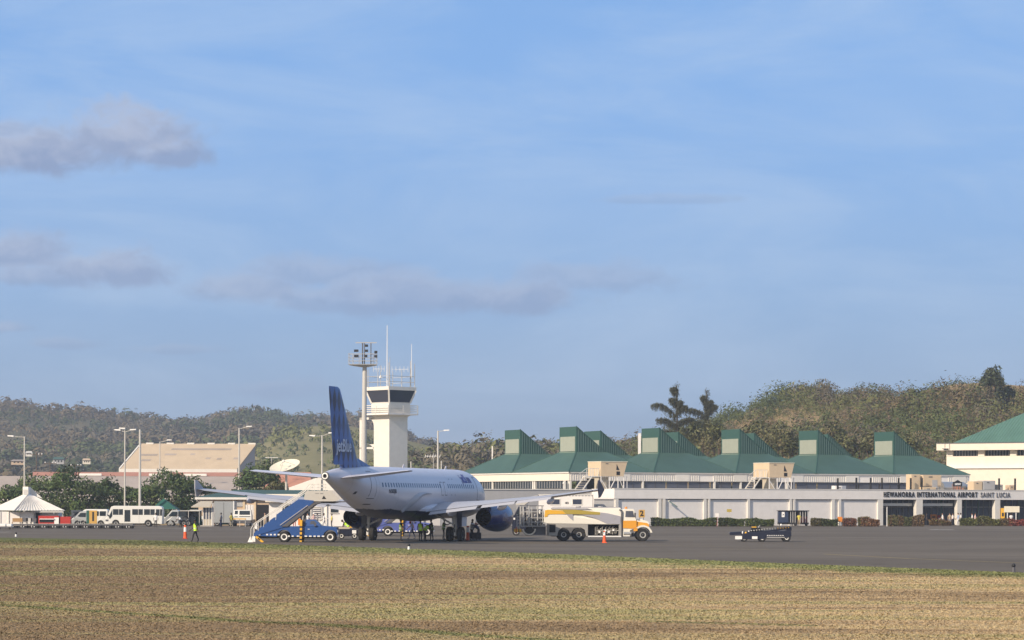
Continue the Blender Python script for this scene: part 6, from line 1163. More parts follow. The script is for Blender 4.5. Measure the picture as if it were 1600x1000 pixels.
# ================================================================ bus, vans, cars
def bus():
    D = 326; k = D/FPX; loc = at(165, 783, D); loc.z = 0; o = empty('minibus', loc, 'white coaster minibus facing left with dark windows, behind the dolly row', 'bus', R(1)); X = lambda p: (p-165)*k; z0 = 823.2; Z = lambda p: (z0-p)*k; W = 2.0
    def arc(cx, r): return [(X(cx)-r*math.cos(PI*i/8), .38+r*math.sin(PI*i/8)*1.0) for i in range(9)]
    poly = [(X(165.5), Z(819.5))]+arc(181, .45)+arc(231.5, .45)+[(X(253), Z(819.5)), (X(254), Z(800)), (X(253), Z(793)), (X(249), Z(791)), (X(178), Z(790.8)), (X(173.5), Z(792.5)), (X(167), Z(808)), (X(164.6), Z(812))]
    MB().prism(poly, 0, W).build('body', 'van_white', o, bevel=.05)
    for a, b_, zt_, zb_ in ((176.5, 192, 796, 804.8), (206.5, 223, 796, 804.8), (225, 241.5, 796, 804.8), (243.5, 253, 796, 806)):
        w_ = MB().box(X(a), X(b_), -.02, .03, Z(zb_), Z(zt_)).build('window', 'glass_dark', o); MB().box(X((a+b_)/2+1), X((a+b_)/2+1.7), -.035, -.02, Z(zb_), Z(zt_)).build('window_bar', 'pole_grey', w_)
    MB().prism([(X(170.5), Z(810.5)), (X(171), Z(806)), (X(175.4), Z(796.6)), (X(175.4), Z(807)), (X(172.5), Z(810.8))], -.02, .02).build('cab_window', 'glass_dark', o)
    MB().add([(X(166.4), .15, Z(808)), (X(166.4), W-.15, Z(808)), (X(172.6), W-.2, Z(794.6)), (X(172.6), .2, Z(794.6))], [(0,1,2,3)]).build('windscreen', 'glass_blue', o)
    MB().box(X(194.5), X(203.5), -.02, .03, Z(815.5), Z(797.2)).build('door', 'glass_dark', o); MB().box(X(193.8), X(194.5), -.03, .0, Z(816), Z(796.6)).build('door_frame', 'van_white', o)
    MB().box(X(164.9), X(169.5), -.02, .1, Z(815), Z(812.3)).build('headlight', 'dark_steel', o); MB().box(X(163.8), X(170), -.03, W, Z(820), Z(817)).build('bumper', 'van_white', o); MB().bar((X(168), -.1, Z(805)), (X(170), -.25, Z(806)), .14).build('mirror', 'dark_steel', o)
    MB().box(X(217), X(217.3), -.012, -.002, Z(817), Z(806)).build('panel_line', 'grey_wall', o)
    for x in (181, 231.5): wheel(o, X(x), .12, .38, .22, 'hub_grey'); wheel(o, X(x), W-.12, .38, .22, 'hub_grey')
    MB().box(X(186), X(248), .3, W-.3, .22, .45).build('chassis', 'dark_steel', o)
bus()
def van(x0, x1, D, ytop, body, label, front_left=True, name='van', shape='van', win=None, rz=0, group=None):
    k = D/FPX; loc = at(x0, 783, D); loc.z = 0; o = empty(name, loc, label, 'van' if shape == 'van' else 'car', rz, group); L = (x1-x0)*k; H = zat(x0, ytop, D); W = 1.75
    def S_(pts): return [(x if front_left else L-x, z) for x, z in pts][::(1 if front_left else -1)]
    a = .36; arcs = lambda cx: [(cx-.40*math.cos(PI*i/8), .30+.40*math.sin(PI*i/8)) for i in range(9)]
    if shape == 'van': prof = [(0, .3)]+arcs(.75)+arcs(L-.85)+[(L, .3), (L, H*.93), (L-.15, H), (1.35, H), (1.05, H*.96), (.38, H*.58), (.05, H*.48), (0, H*.4)]
    else: prof = [(0, .28)]+arcs(.8)+arcs(L-.8)+[(L, .28), (L, H*.6), (L-.25, H*.68), (L-.75, H*.97), (L-1.1, H), (1.9, H), (1.6, H*.96), (1.0, H*.68), (.15, H*.58), (0, H*.5)]
    b = MB().prism(S_(prof), 0, W, lambda x, z: .14*max(0, (z-H*.6)/(H*.4))); b.build('body', body, o, bevel=.04)
    def wn(pts, nm='side_window', m_='glass_dark'): MB().prism(S_(pts), .015, .20).build(nm, m_, o) 
    if shape == 'van': wn([(.62, H*.60), (1.12, H*.88), (1.75, H*.88), (1.75, H*.60)]); wn([(1.9, H*.60), (1.9, H*.88), (2.9, H*.88), (2.9, H*.60)]); 
    else: wn([(1.15, H*.68), (1.75, H*.92), (L-1.2, H*.92), (L-.8, H*.68)])
    if shape == 'van' and L > 3.9: wn([(3.05, H*.60), (3.05, H*.88), (L-.25, H*.88), (L-.25, H*.60)])
    xx = lambda v: v if front_left else L-v
    f = [(xx(.36), .2, H*.60), (xx(.36), W-.2, H*.60), (xx(1.0), W-.25, H*.93), (xx(1.0), .25, H*.93)] if shape == 'van' else [(xx(.98), .2, H*.70), (xx(.98), W-.2, H*.70), (xx(1.58), W-.25, H*.94), (xx(1.58), .25, H*.94)]
    MB().add([(p[0]-.03*(1 if front_left else -1), p[1], p[2]) for p in f], [(0,1,2,3)]).build('windscreen', 'glass_dark', o)
    for y in (.08, W-.35): MB().box(min(xx(-.02), xx(.08)), max(xx(-.02), xx(.08)), y, y+.27, H*.38, H*.46).build('headlight', 'lamp_white', o)
    for cx in (.75 if shape == 'van' else .8, L-.85 if shape == 'van' else L-.8):
        for y in (.1, W-.1): wheel(o, xx(cx), y, .31, .2, 'hub_grey')
    return o
van(118, 168, 335, 795.5, 'van_white', 'white high-roof van partly behind the number 1 board'); van(112, 141, 331, 798.5, 'car_silver', 'silver minivan just left of the number 1 board')
van(101, 128, 341, 797.5, 'car_dark', 'dark grey people carrier beside the pavilion corner', shape='car'); van(255, 279, 334, 796.5, 'car_silver', 'silver grey van with open door right of the minibus')
van(278, 305, 338, 798, 'car_dark', 'dark van under the green tent awning', shape='van'); van(296, 322, 341, 797, 'van_white', 'white car front behind the glass booth', shape='car', front_left=False)
# number boards
def board(x, yb, D, txt, m_, label, tx='black_paint', w=13, h=21, y0=797.5):
    k = D/FPX; p = at(x, 783, D); p.z = 0; o = empty('number_board', p, label, 'sign', 0, 'yellow stand number boards'); zt_ = zat(x, y0, D); zb_ = zat(x, y0+h, D); MB().box(0, w*k, 0, .15, zb_, zt_).build('board', m_, o, bevel=.01)
    MB().box(-.35, -.03, .02, .3, zb_, zt_).build('side_panel', 'green_tent', o) if txt == '1' else None
    t = text_mb(txt, (zt_-zb_)*.98, .01, 1.0, .03); t.v = [(v[0]+w*k/2, -.02-v[2], v[1]+(zb_+zt_)/2) for v in t.v]; t.build('numeral', tx, o)
    for xx in (.1, w*k-.18): MB().box(xx, xx+.08, .04, .12, 0, zb_).build('leg', 'dark_steel', o)
mat('ochre_board', (.55,.33,.08), .6)
board(139.5, 820, 322, '1', 'ochre_board', 'ochre board with a black number 1 between the parked vans', w=12, h=20.5); board(998, 822, 345, '2', 'ochre_board', 'ochre board with a black number 2 behind the tanker bonnet', w=9.5, h=12, y0=796.5)
# green tent + awning
k = 352/FPX; p = at(236, 783, 352); p.z = 0; o = empty('green_tent', p, 'dark green pyramid tent roof right of the minibus', 'tent'); w_ = 40*k; ze = zat(250, 795.5, 352); zr = zat(250, 778.5, 352)
MB().add([(0,0,ze),(w_,0,ze),(w_,w_,ze),(0,w_,ze),(w_*.42,w_/2,zr)], [(0,1,4),(1,2,4),(2,3,4),(3,0,4)]).build('canopy', 'green_tent', o)
for x, y in ((0, 0), (w_, 0), (w_, w_), (0, w_)): MB().bar((x, y, 0), (x, y, ze), .08).build('leg', 'steel', o)
k = 336/FPX; p = at(276, 783, 336); p.z = 0; o = empty('dark_awning', p, 'flat awning with a dark green screen between tent and booth', 'awning'); w_ = 36*k; ze = zat(280, 797.5, 336); MB().box(0, w_, 0, 3, ze-.1, ze).build('canopy', 'pole_grey', o); MB().box(.1, w_-.1, 2.9, 3, .1, ze-.1).build('screen', 'green_tent', o)
for x in (0, w_*.5, w_-.08): MB().box(x, x+.07, 0, .07, 0, ze-.1).build('post', 'pole_grey', o)
# glass booth
k = 330/FPX; p = at(316, 783, 330); p.z = 0; o = empty('guard_booth', p, 'small glazed guard booth with an overhanging cream roof', 'booth'); X = lambda q: (q-316)*k; z = lambda y: zat(316, y, 330)
MB().add([(X(300), -.8, z(793)), (X(330), -.8, z(793)), (X(330), 1.6, z(784)), (X(310), 1.6, z(784)), (X(300), -.8, z(791.5)), (X(330), -.8, z(791.5)), (X(330), 1.6, z(783)), (X(311), 1.6, z(783))], [(0,1,2,3),(7,6,5,4),(0,4,5,1),(1,5,6,2),(2,6,7,3),(3,7,4,0)]).build('roof', 'beige', o)
MB().box(X(317), X(331), 0, 1.3, .15, .9).build('dado', 'beige', o); MB().box(X(317.4), X(330.6), .05, 1.25, .9, z(793)).build('glazing', 'glass_grey', o)
for a in (317, 321.5, 326, 330): MB().box(X(a), X(a)+.1, -.03, .06, .15, z(793)).build('mullion', 'white_paint', o)
MB().box(X(313), X(332), -.2, 1.6, 0, .15).build('plinth', 'concrete', o); MB().box(X(331.5), X(334), -.1, .2, 0, z(786)).build('wall_pier', 'grey_wall', o)
# box truck and cab-over truck
k = 337/FPX; p = at(334.5, 783, 337); p.z = 0; o = empty('box_truck', p, 'grey box body truck parked behind the guard booth', 'truck'); z = lambda y: zat(350, y, 337); W_ = 30*k
MB().box(0, W_, 0, 4.6, z(817), z(783.5)).build('box_body', 'grey_box' if 'grey_box' in MATS else mat('grey_box', (.30,.32,.33), .5), o, bevel=.03); MB().box(W_, W_+.12, -.05, .05, z(812), z(783)).build('door_post', 'lamp_white', o); MB().box(.1, W_-.1, .3, 4.4, z(820), z(817)).build('chassis', 'green_tent', o)
MB().box(W_/2-.02, W_/2+.02, -.02, 0, z(816), z(785)).build('door_seam', 'dark_steel', o)
for x in (.35, W_-.35): wheel(o, x, .2, .36, .24, 'hub_grey'); wheel(o, x, 4.2, .36, .24, 'hub_grey')
k = 334/FPX; p = at(364.5, 783, 334); p.z = 0; o = empty('cabover_truck', p, 'small cab-over truck with a white cab and big dark windscreen facing the apron', 'truck'); z = lambda y: zat(370, y, 334); X = lambda q: (q-364.5)*k
MB().loft([[(X(364.5), 0, z(813)), (X(393), 0, z(813)), (X(393), 1.6, z(813)), (X(364.5), 1.6, z(813))], [(X(364.5), 0, z(806)), (X(393), 0, z(806)), (X(393), 1.6, z(806)), (X(364.5), 1.6, z(806))], [(X(366), .25, z(796.5)), (X(391.5), .25, z(796.5)), (X(391), 1.5, z(796.5)), (X(366.5), 1.5, z(796.5))]]).build('cab', 'van_white', o, bevel=.04)
MB().add([(X(374), -.02, z(807.5)), (X(391), -.02, z(807.5)), (X(390.2), .17, z(798)), (X(374), .17, z(798))], [(0,1,2,3)]).build('windscreen', 'glass_dark', o); MB().add([(X(366.3), -.02, z(808)), (X(371.5), -.02, z(808)), (X(371.5), .17, z(798)), (X(367), .17, z(798))], [(0,1,2,3)]).build('side_window', 'glass_dark', o)
MB().box(X(366), X(392), -.05, .1, z(817.5), z(813)).build('bumper', 'dark_steel', o); MB().box(X(365), X(392), .8, 6, z(818), z(812)).build('chassis', 'dark_steel', o)
for x in (367, 390): MB().wheel((0, 0, 0), .36, .24, 20).build('wheel', 'rubber', o, True, loc=(X(x), 1.2, .36), rz=PI/2)
k = 328/FPX; p = at(362, 783, 328); p.z = 0; o = empty('barrier_table', p, 'wooden barrier table in front of the white cab-over truck', 'table'); MB().box(0, 22*k, 0, .5, .9, 1.02).build('table_top', 'yellow_paint', o)
for a in (.05, 12*k, 22*k-.1): MB().box(a, a+.06, .2, .26, 0, .9).build('leg', 'pole_grey', o)
# dark tug beyond the engine
k = 250/FPX; p = at(800, 783, 250); p.z = 0; o = empty('ground_power_unit', p, 'navy blue airport service vehicle half hidden between engine and tanker', 'vehicle'); z = lambda y: zat(805, y, 250)
MB().box(0, 1.9, 0, 2.2, .4, z(806)).build('body', 'loader_blue', o, bevel=.05); MB().prism([(.15, z(806)), (1.3, z(806)), (1.3, z(792)), (.6, z(791.5))], .05, 2.1).build('cab', 'loader_blue', o, bevel=.04); MB().prism([(.35, z(805)), (1.15, z(805)), (1.15, z(794)), (.7, z(793.5))], .03, .06).build('side_window', 'glass_dark', o)
for x in (.4, 1.5): wheel(o, x, .1, .36, .22, 'hub_grey')
for x in (.1, 1.6): MB().box(x, x+.2, -.04, 0, z(812), z(809)).build('lamp', 'lamp_white', o)
# stairs with panelled side beyond the wing (beige boarding ramp)
k = 300/FPX; p = at(806, 783, 300); p.z = 0; o = empty('boarding_ramp', p, 'light beige boarding ramp beyond the right wing, left of the portable building', 'ramp'); z = lambda y: zat(820, y, 300); X = lambda q: (q-806)*k
MB().prism([(X(806), z(789)), (X(806), z(781)), (X(838), z(774)), (X(842), z(774)), (X(820), z(789))], 0, .12).build('side_panel', 'beige_panel', o); MB().prism([(X(806), z(789)), (X(806), z(781)), (X(838), z(774)), (X(842), z(774)), (X(820), z(789))], 1.8, 1.92).build('side_panel', 'beige_panel', o); MB().bar((X(820), -.05, z(789)), (X(842), -.05, z(774)), .08).build('edge_rail', 'dark_steel', o)
for a in (808, 824): MB().bar((X(a), .5, 0), (X(a), .5, z(788)), .12).build('leg', 'steel', o)

# ================================================================ blue kiosk cart by the hedge
D = 356; k = D/FPX; p = at(1216, 783, D); p.z = 0; o = empty('kiosk_cart', p, 'dark blue kiosk trailer with an open slatted side, in front of the wall', 'kiosk'); X = lambda q: (q-1216)*k; z = lambda y: zat(1240, y, D)
MB().box(X(1217), X(1232), 0, 1.8, z(818), z(798.5)).build('side_panel', 'kiosk_blue', o, bevel=.02); MB().box(X(1216), X(1264.5), -.15, 2.1, z(798.5), z(797.5)).build('roof', 'black_paint', o); MB().box(X(1217), X(1264), 0, 2, z(819.5), z(816.5)).build('deck', 'black_paint', o)
MB().box(X(1221.5), X(1226), -.03, -.003, z(808), z(800)).build('poster', 'lamp_white', o); MB().add([(X(1223), -.045, z(806)), (X(1225), -.045, z(804)), (X(1223), -.045, z(802.5))], [(0,1,2)]).build('arrow', 'black_paint', o)
for a in (1235, 1238.5, 1242, 1250, 1254, 1258, 1262.5): MB().box(X(a), X(a)+.09, .02, .1, z(817), z(798.5)).build('slat', 'grey_wall', o)
MB().box(X(1232), X(1264), 1.7, 1.8, z(817), z(798.5)).build('back_panel', 'dark_steel', o); MB().box(X(1253), X(1262), .3, 1.2, z(816.5), z(807)).build('crate', mat('maroon', (.12,.03,.035), .7), o)
for a in (1220, 1243, 1260): MB().wheel((X(a), .05, .2), .2, .14, 14).build('wheel', 'rubber', o, True)
# signs
D = 350; k = D/FPX
def post_sign(name, x, D, w, y0, y1, m_, label, legs=1, lm='pole_grey', txt=None, red=False):
    k = D/FPX; p = at(x, 783, D); p.z = 0; o = empty(name, p, label, 'sign'); z1 = zat(x, y0, D); z0 = zat(x, y1, D); MB().box(-w*k/2, w*k/2, 0, .06, z0, z1).build('board', m_, o)
    for i in range(legs): q = 0 if legs == 1 else (-w*k*.28+i*w*k*.56); MB().box(q-.05, q+.05, .06, .14, 0, z0+.05 if legs == 1 else z0).build('post', lm, o)
    if txt:
        for j, (s_, fs_, yy) in enumerate(txt): t = text_mb(s_, fs_, .002, 1, .004); t.v = [(v[0], -.012-v[2], v[1]+z0+(z1-z0)*yy) for v in t.v]; t.build('lettering', 'dark_steel', o)
    return o
post_sign('notice_sign', 1120.5, 350, 5.5, 802, 808, 'light_wall', 'small grey notice on a dark red post in the middle of the hedge', lm='red_paint')
post_sign('wall_sign', 1139.5, 355.5, 7.5, 795.5, 800, 'olive_yellow', 'small yellow sign fixed on the third wall panel')
post_sign('orange_sign', 1312.5, 352, 7.5, 807.5, 815.5, 'orange_paint', 'orange board on a short post in the red-tipped hedge')
post_sign('white_board', 1581, 372, 24, 791, 800.5, 'signboard', 'cream two-legged board in front of the rightmost red hedge', 2, 'lamp_white')
post_sign('white_post_sign', 1386, 356, 2.2, 789, 792, 'dark_steel', 'thin white signpost left of the first open bay', lm='lamp_white')
D = 378; k = D/FPX
for i, (x, w, y0, y1, m_, lab, nm) in enumerate([(1459, 10, 803.5, 810.5, 'orange_paint', 'orange barrier board in the second open bay', 'barrier_board'), (1467.5, 5, 805, 814, 'red_paint', 'red and white box right of the orange barrier board', 'red_box'), (1567, 6, 794, 810, 'yellow_paint', 'yellow and black panel left of the cream board', 'yellow_panel')]):
    p = at(x, 783, D); p.z = 0; z1 = zat(x, y0, D); z0 = zat(x, y1, D); o = empty(nm, p, lab, 'barrier' if i == 0 else 'box' if i == 1 else 'panel'); MB().box(-w*k/2, w*k/2, 0, .25, z0, z1).build('panel', m_, o, bevel=.02); MB().box(-w*k*.25, w*k*.25, -.02, -.002, z0+(z1-z0)*.2, z0+(z1-z0)*.55).build('label_plate', 'lamp_white' if i == 1 else 'black_paint', o); MB().box(-w*k*.4, w*k*.4, .05, .2, 0, z0).build('base', 'dark_steel', o)

# ================================================================ hedges
def hedge(x0, x1, D, h, pal, label, dens=520, group='clipped hedges along the terminal wall', wob=.1):
    k = D/FPX; p = at(x0, 783, D); p.z = 0; o = empty('hedge', p, label, 'hedge', 0, group); L = (x1-x0)*k; n = int(L*dens*h)
    r = RNG; x = r.uniform(0, L, n); y = r.uniform(-.55, .55, n); y = np.where(r.uniform(0, 1, n) < .55, -.5+np.abs(r.normal(0, .06, n)), y); hh = h*(1+wob*np.sin(x*1.7)+wob*(vnoise(np.stack([x, y], 1), 1.3, int(x0))-.5)*2); z = hh*r.uniform(0, 1, n)**.6; sh = np.where(z > h*.85, 1.0, 1.0)
    P = np.stack([x, y*(1+.15*r.normal(size=n)), z], 1); tt = np.array(pal)[(vnoise(P[:, :2], 1.1, 5+int(x0))*len(pal)*.999).astype(int)]*r.uniform(.55, 1.45, (n, 1)); V, F, T = leaves(P, .11, tt, .8); np_mesh('leaf_mass', V, F, T, 'foliage', o)
    b = MB(); 
    i = .3
    while i < L: b = MB().tube((i, 0, 0), (i+.05, .05, h*.7), .05, .03, 5).build('stem', 'bark', o); i += 2.6
    MB().box(.1, L-.1, -.25, .25, 0, h*.6).build('twig_core', 'bark', o)
HG = [(.06,.085,.025), (.085,.11,.035), (.05,.065,.022)]
hedge(1017, 1120, 347, 1.05, HG, 'long low green hedge directly right of the tanker truck'); hedge(1122, 1163, 347, 1.05, HG, 'green hedge right of the dark red notice post'); hedge(1164, 1209, 347, 1.02, HG, 'last stretch of green hedge before the blue kiosk')
hedge(1266, 1309, 352, 1.0, [(.07,.09,.03), (.05,.06,.025), (.10,.09,.035)], 'dark green hedge between kiosk and orange board'); hedge(1316, 1338, 352, 1.0, [(.13,.09,.035), (.16,.07,.04), (.09,.09,.035)], 'reddish brown hedge just right of the orange board')
hedge(1340, 1374, 352, 1.08, [(.15,.13,.05), (.19,.10,.05), (.12,.11,.04)], 'rounded yellowish red-tipped bush left of the first open bay', wob=.16); hedge(1387, 1444, 356, 1.35, [(.13,.12,.05), (.16,.11,.06), (.10,.11,.045)], 'tall shaggy olive bush in front of the first open bay', wob=.12)
hedge(1451, 1486, 366, .75, [(.10,.12,.04), (.15,.10,.045), (.13,.13,.05)], 'low green and rust bush beneath the orange barrier', wob=.2); hedge(1499, 1526, 366, .95, [(.11,.12,.04), (.09,.10,.035)], 'olive hedge in front of the third open bay', wob=.12)
hedge(1525, 1562, 366, 1.05, [(.15,.16,.05), (.12,.12,.04), (.10,.11,.04)], 'rounded yellow-green bush left of the red hedge', wob=.2); hedge(1561, 1640, 366, .95, [(.26,.07,.05), (.21,.08,.055), (.15,.11,.05)], 'red-flowering hedge under the cream board at the right edge', wob=.15)

# ================================================================ cones, markers
def cone(x, y, h, band, label):
    p = gp(x, y); o = empty('traffic_cone', p, label, 'traffic cone', 0, 'orange and white cones on the apron'); w_ = .42 if h > 1 else .38; MB().box(-w_/2, w_/2, -w_/2, w_/2, 0, .05).build('base', 'red_paint' if h > 1 else 'cone_orange', o)
    MB().tube((0, 0, .05), (0, 0, h), .15, .055 if h < 1 else .10, 14).build('body', 'cone_orange', o, True)
    for a, b_ in band: MB().tube((0, 0, h*a), (0, 0, h*b_), .15+( -.05 if h > 1 else -.095)*a+.008, .15+(-.05 if h > 1 else -.095)*b_+.008, 14).build('reflective_band', 'lamp_white', o, True)
cone(289.5, 841.8, 1.15, [(.52, .85)], 'tall orange delineator with a white sleeve left of the walking worker'); cone(731, 844.2, 1.2, [(.55, .9)], 'tall orange and white delineator beside the right main wheels'); cone(944.5, 848.3, .95, [(.62, .9)], 'orange cone with a white tip in front of the tanker pumps')
def marker(x, y, label, sm='lamp_white'):
    p = gp(x, y); o = empty('edge_light', p, label, 'edge light', 0, 'small lights along the apron edge'); MB().tube((0, 0, 0), (0, 0, .22), .09, .07, 10).build('stem', sm, o, True); MB().ell((0, 0, .30), .10, .10, .1, 10, 6).build('lens', 'black_paint', o, True)
marker(25, 838.5, 'tiny white edge light at the far left of the apron edge'); marker(639, 858.8, 'small white edge light in front of the airliner belly'); marker(1584, 893.5, 'small dark edge light at the far right of the apron edge', 'dark_steel')
# chock box and equipment below the right wing, baggage near the wheels
p = gp(742, 842); o = empty('equipment_stand', p, 'small jumble of pipes and a white meter between right main gear and engine', 'equipment'); MB().box(-.5, .55, 0, .5, 0, .55).build('case', 'black_paint', o); MB().bar((-.2, 0, .5), (.1, 0, 1.5), .07).build('hose_arm', 'lamp_white', o); MB().bar((.1, 0, 1.5), (.55, 0, 1.95), .16).build('hose_arm', 'lamp_white', o); MB().ell((.1, -.05, 1.25), .16, .12, .16, 8, 6).build('meter', 'red_roof', o, True)
for x in (-.3, .35): MB().wheel((x, -.05, .12), .12, .08, 12).build('wheel', 'rubber', o, True)
p = gp(543, 842); o = empty('tow_cart', p, 'small tug cart with yellow and white fittings behind the first stair truck', 'cart'); MB().box(-.8, .9, 0, 1, .25, .85).build('body', 'loader_blue', o, bevel=.04); MB().box(-.75, .2, .1, .9, .85, 1.0).build('load', 'beige', o); MB().box(.4, .75, -.05, .2, .45, .75).build('lamp', 'lamp_white', o); MB().box(.2, .9, -.02, .3, .95, 1.12).build('seat', 'yellow_paint', o)
for x in (-.5, .6): wheel(o, x, .05, .25, .18)
# gable-roofed aerial shed wires: porch rail in front of the white office
p = at(487, 783, 330); p.z = 0; o = empty('porch_rail', p, 'white porch railing in front of the office door behind the stair truck', 'railing'); 
for i in range(7): MB().box(i*.45, i*.45+.06, 0, .06, 0, 1).build('baluster', 'white_paint', o)
MB().box(0, 2.8, -.01, .07, 1, 1.07).build('top_rail', 'white_paint', o)
# wall fixings on the long wall
for (x, y, D_, lab) in [(1045, 783, 355, 'angled wall floodlight on the second wall panel'), (1306, 779, 371, 'pair of small dark floodlights at the wall corner')]:
    p = at(x, y, D_); o = empty('wall_light', p, lab, 'wall light'); MB().bar((0, 0, 0), (1.1 if x < 1100 else .5, -.5, -.75 if x < 1100 else -.1), .22, .10).build('lamp_body', 'rib_light' if x < 1100 else 'dark_steel', o); MB().box(-.1, .1, -.1, .35, -.1, .1).build('bracket', 'white_paint', o)

# ================================================================ people
SK = {}   # pose -> (mesh, meta)
def pose_mesh(pose):
    if pose in SK: return SK[pose]
    J = {}; B = []; 
    lean = {'stand': 0, 'walk': .05, 'bend': .85, 'reach': .12, 'sit': .15}[pose]
    hip = Vector((0, 0, .93 if pose != 'sit' else .55)); up = Vector((math.sin(lean), 0, math.cos(lean)))      # faces +x
    def sp(t): return hip+up*t
    pts = [hip, sp(.14), sp(.30), sp(.46), sp(.53), sp(.60), sp(.66), sp(.74), sp(.80)]; rad = [(.135,.165), (.115,.15), (.12,.17), (.10,.17), (.055,.06), (.055,.058), (.082,.078), (.092,.085), (.06,.055)]; mi = [2, 1, 1, 1, 0, 0, 0, 0, 0]
    V = [p for p in pts]; Rr = list(rad); Mi = list(mi); E = [(i, i+1) for i in range(8)]
    def chain(root, ps, rs, ms):
        prev = root
        for p, r_, m_ in zip(ps, rs, ms): V.append(Vector(p)); Rr.append((r_, r_)); Mi.append(m_); E.append((prev, len(V)-1)); prev = len(V)-1
        return prev
    step = {'stand': (0.04, -.03), 'walk': (.30, -.28), 'bend': (.10, -.08), 'reach': (.08, -.06), 'sit': (.42, .42)}[pose]
    for s, st_ in ((1, step[0]), (-1, step[1])):
        if pose == 'sit': kn = hip+Vector((.42, s*.12, .02)); an = kn+Vector((.02, 0, -.46))
        else: kn = hip+Vector((st_*.6+.03, s*.11, -.43)); an = Vector((st_, s*.12, .08))
        chain(0, [hip+Vector((0, s*.09, -.06)), hip.lerp(kn, .5)+Vector((0, s*.03, 0)), kn, kn.lerp(an, .4)+Vector((-.02, 0, 0)), an, an+Vector((.02, 0, -.04)), an+Vector((.15, s*.02, -.05))], [.09, .08, .06, .055, .04, .042, .032], [2, 2, 2, 2, 2, 3, 3])
        sh = sp(.455)+Vector((0, s*.19, 0))
        if pose == 'bend': el = sh+Vector((.10, s*.03, -.27)); wr = el+Vector((.14, -s*.04, -.22))
        elif pose == 'reach': el = sh+Vector((.20, s*.04, -.14)); wr = el+Vector((.24, -s*.04, .08))
        elif pose == 'walk': el = sh+Vector((-st_*.35, s*.06, -.27)); wr = el+Vector((-st_*.5+.10, 0, -.21))
        elif pose == 'sit': el = sh+Vector((.05, s*.05, -.26)); wr = el+Vector((.22, -s*.06, -.03))
        else: el = sh+Vector((-.02, s*.07, -.28)); wr = el+Vector((.06, 0, -.25))
        d_ = (wr-el).normalized(); side = d_.cross(Vector((0, s, 0))).normalized()
        w_ = chain(3, [sh, sh.lerp(el, .5), el, el.lerp(wr, .5), wr], [.06, .052, .042, .038, .027], [1, 1, 0, 0, 0]); pm = wr+d_*.07; V.append(pm); Rr.append((.036, .02)); Mi.append(0); E.append((w_, len(V)-1)); pi_ = len(V)-1
        for q in range(4): o_ = side*(.03-.02*q); chain(pi_, [pm+o_+d_*.045, pm+o_*1.05+d_*(.085-.008*abs(q-1))+Vector((.008, -s*.012, 0))], [.009, .008], [0, 0])
        chain(pi_, [wr+side*.045+d_*.04, wr+side*.06+d_*.075], [.010, .009], [0, 0])
    me = bpy.data.meshes.new('figure'); me.from_pydata(V, E, []); ob = bpy.data.objects.new('fig', me); C.objects.link(ob); ob.modifiers.new('s', 'SKIN')
    for i, sv in enumerate(me.skin_vertices[0].data): sv.radius = Rr[i]; sv.use_root = (i == 0)
    sb = ob.modifiers.new('u', 'SUBSURF'); sb.levels = 1; sb.render_levels = 1; dg = bpy.context.evaluated_depsgraph_get(); dg.update(); m2 = bpy.data.meshes.new_from_object(ob.evaluated_get(dg)); bpy.data.objects.remove(ob)
    for nm in ('fabric_white',): pass
    for _ in range(4): m2.materials.append(MATS['lamp_white'])
    Vn = np.array([tuple(v) for v in V]); A = Vn[[e[0] for e in E]]; Bv = Vn[[e[1] for e in E]]; EM = np.array([Mi[e[1]] for e in E])
    cs = np.array([tuple(p.center) for p in m2.polygons]); idx = []
    for c_ in cs:
        t = np.clip(((c_-A)*(Bv-A)).sum(1)/((Bv-A)**2).sum(1), 0, 1); d_ = np.linalg.norm(A+t[:, None]*(Bv-A)-c_, axis=1)-.03*(EM == 1); idx.append(EM[d_.argmin()])
    m2.polygons.foreach_set('material_index', np.array(idx, dtype=np.int32)); m2.polygons.foreach_set('use_smooth', [True]*len(cs)); m2.name = 'body'
    SK[pose] = (m2, sp, up); return SK[pose]
CM = {}
def cm(n, c): return mat('cloth_'+n, c, .85, var=.15, scale=6)
for n, c in [('hivis', (.55,.85,.06)), ('green', (.16,.26,.06)), ('white', (.72,.72,.72)), ('black', (.025,.025,.03)), ('navy', (.03,.04,.09)), ('yellow', (.60,.52,.10)), ('blue', (.35,.48,.70)), ('pink', (.60,.42,.40)), ('grey', (.25,.25,.27)), ('red', (.45,.06,.05)), ('tan', (.42,.33,.22)), ('khaki', (.30,.26,.18))]: cm(n, c)
mat('skin_dark', (.10,.055,.035), .6); mat('skin_light', (.50,.30,.22), .6); mat('hair_dark', (.012,.01,.009), .8); mat('hair_fair', (.35,.22,.10), .8); mat('silver_tape', (.7,.7,.68), .4)
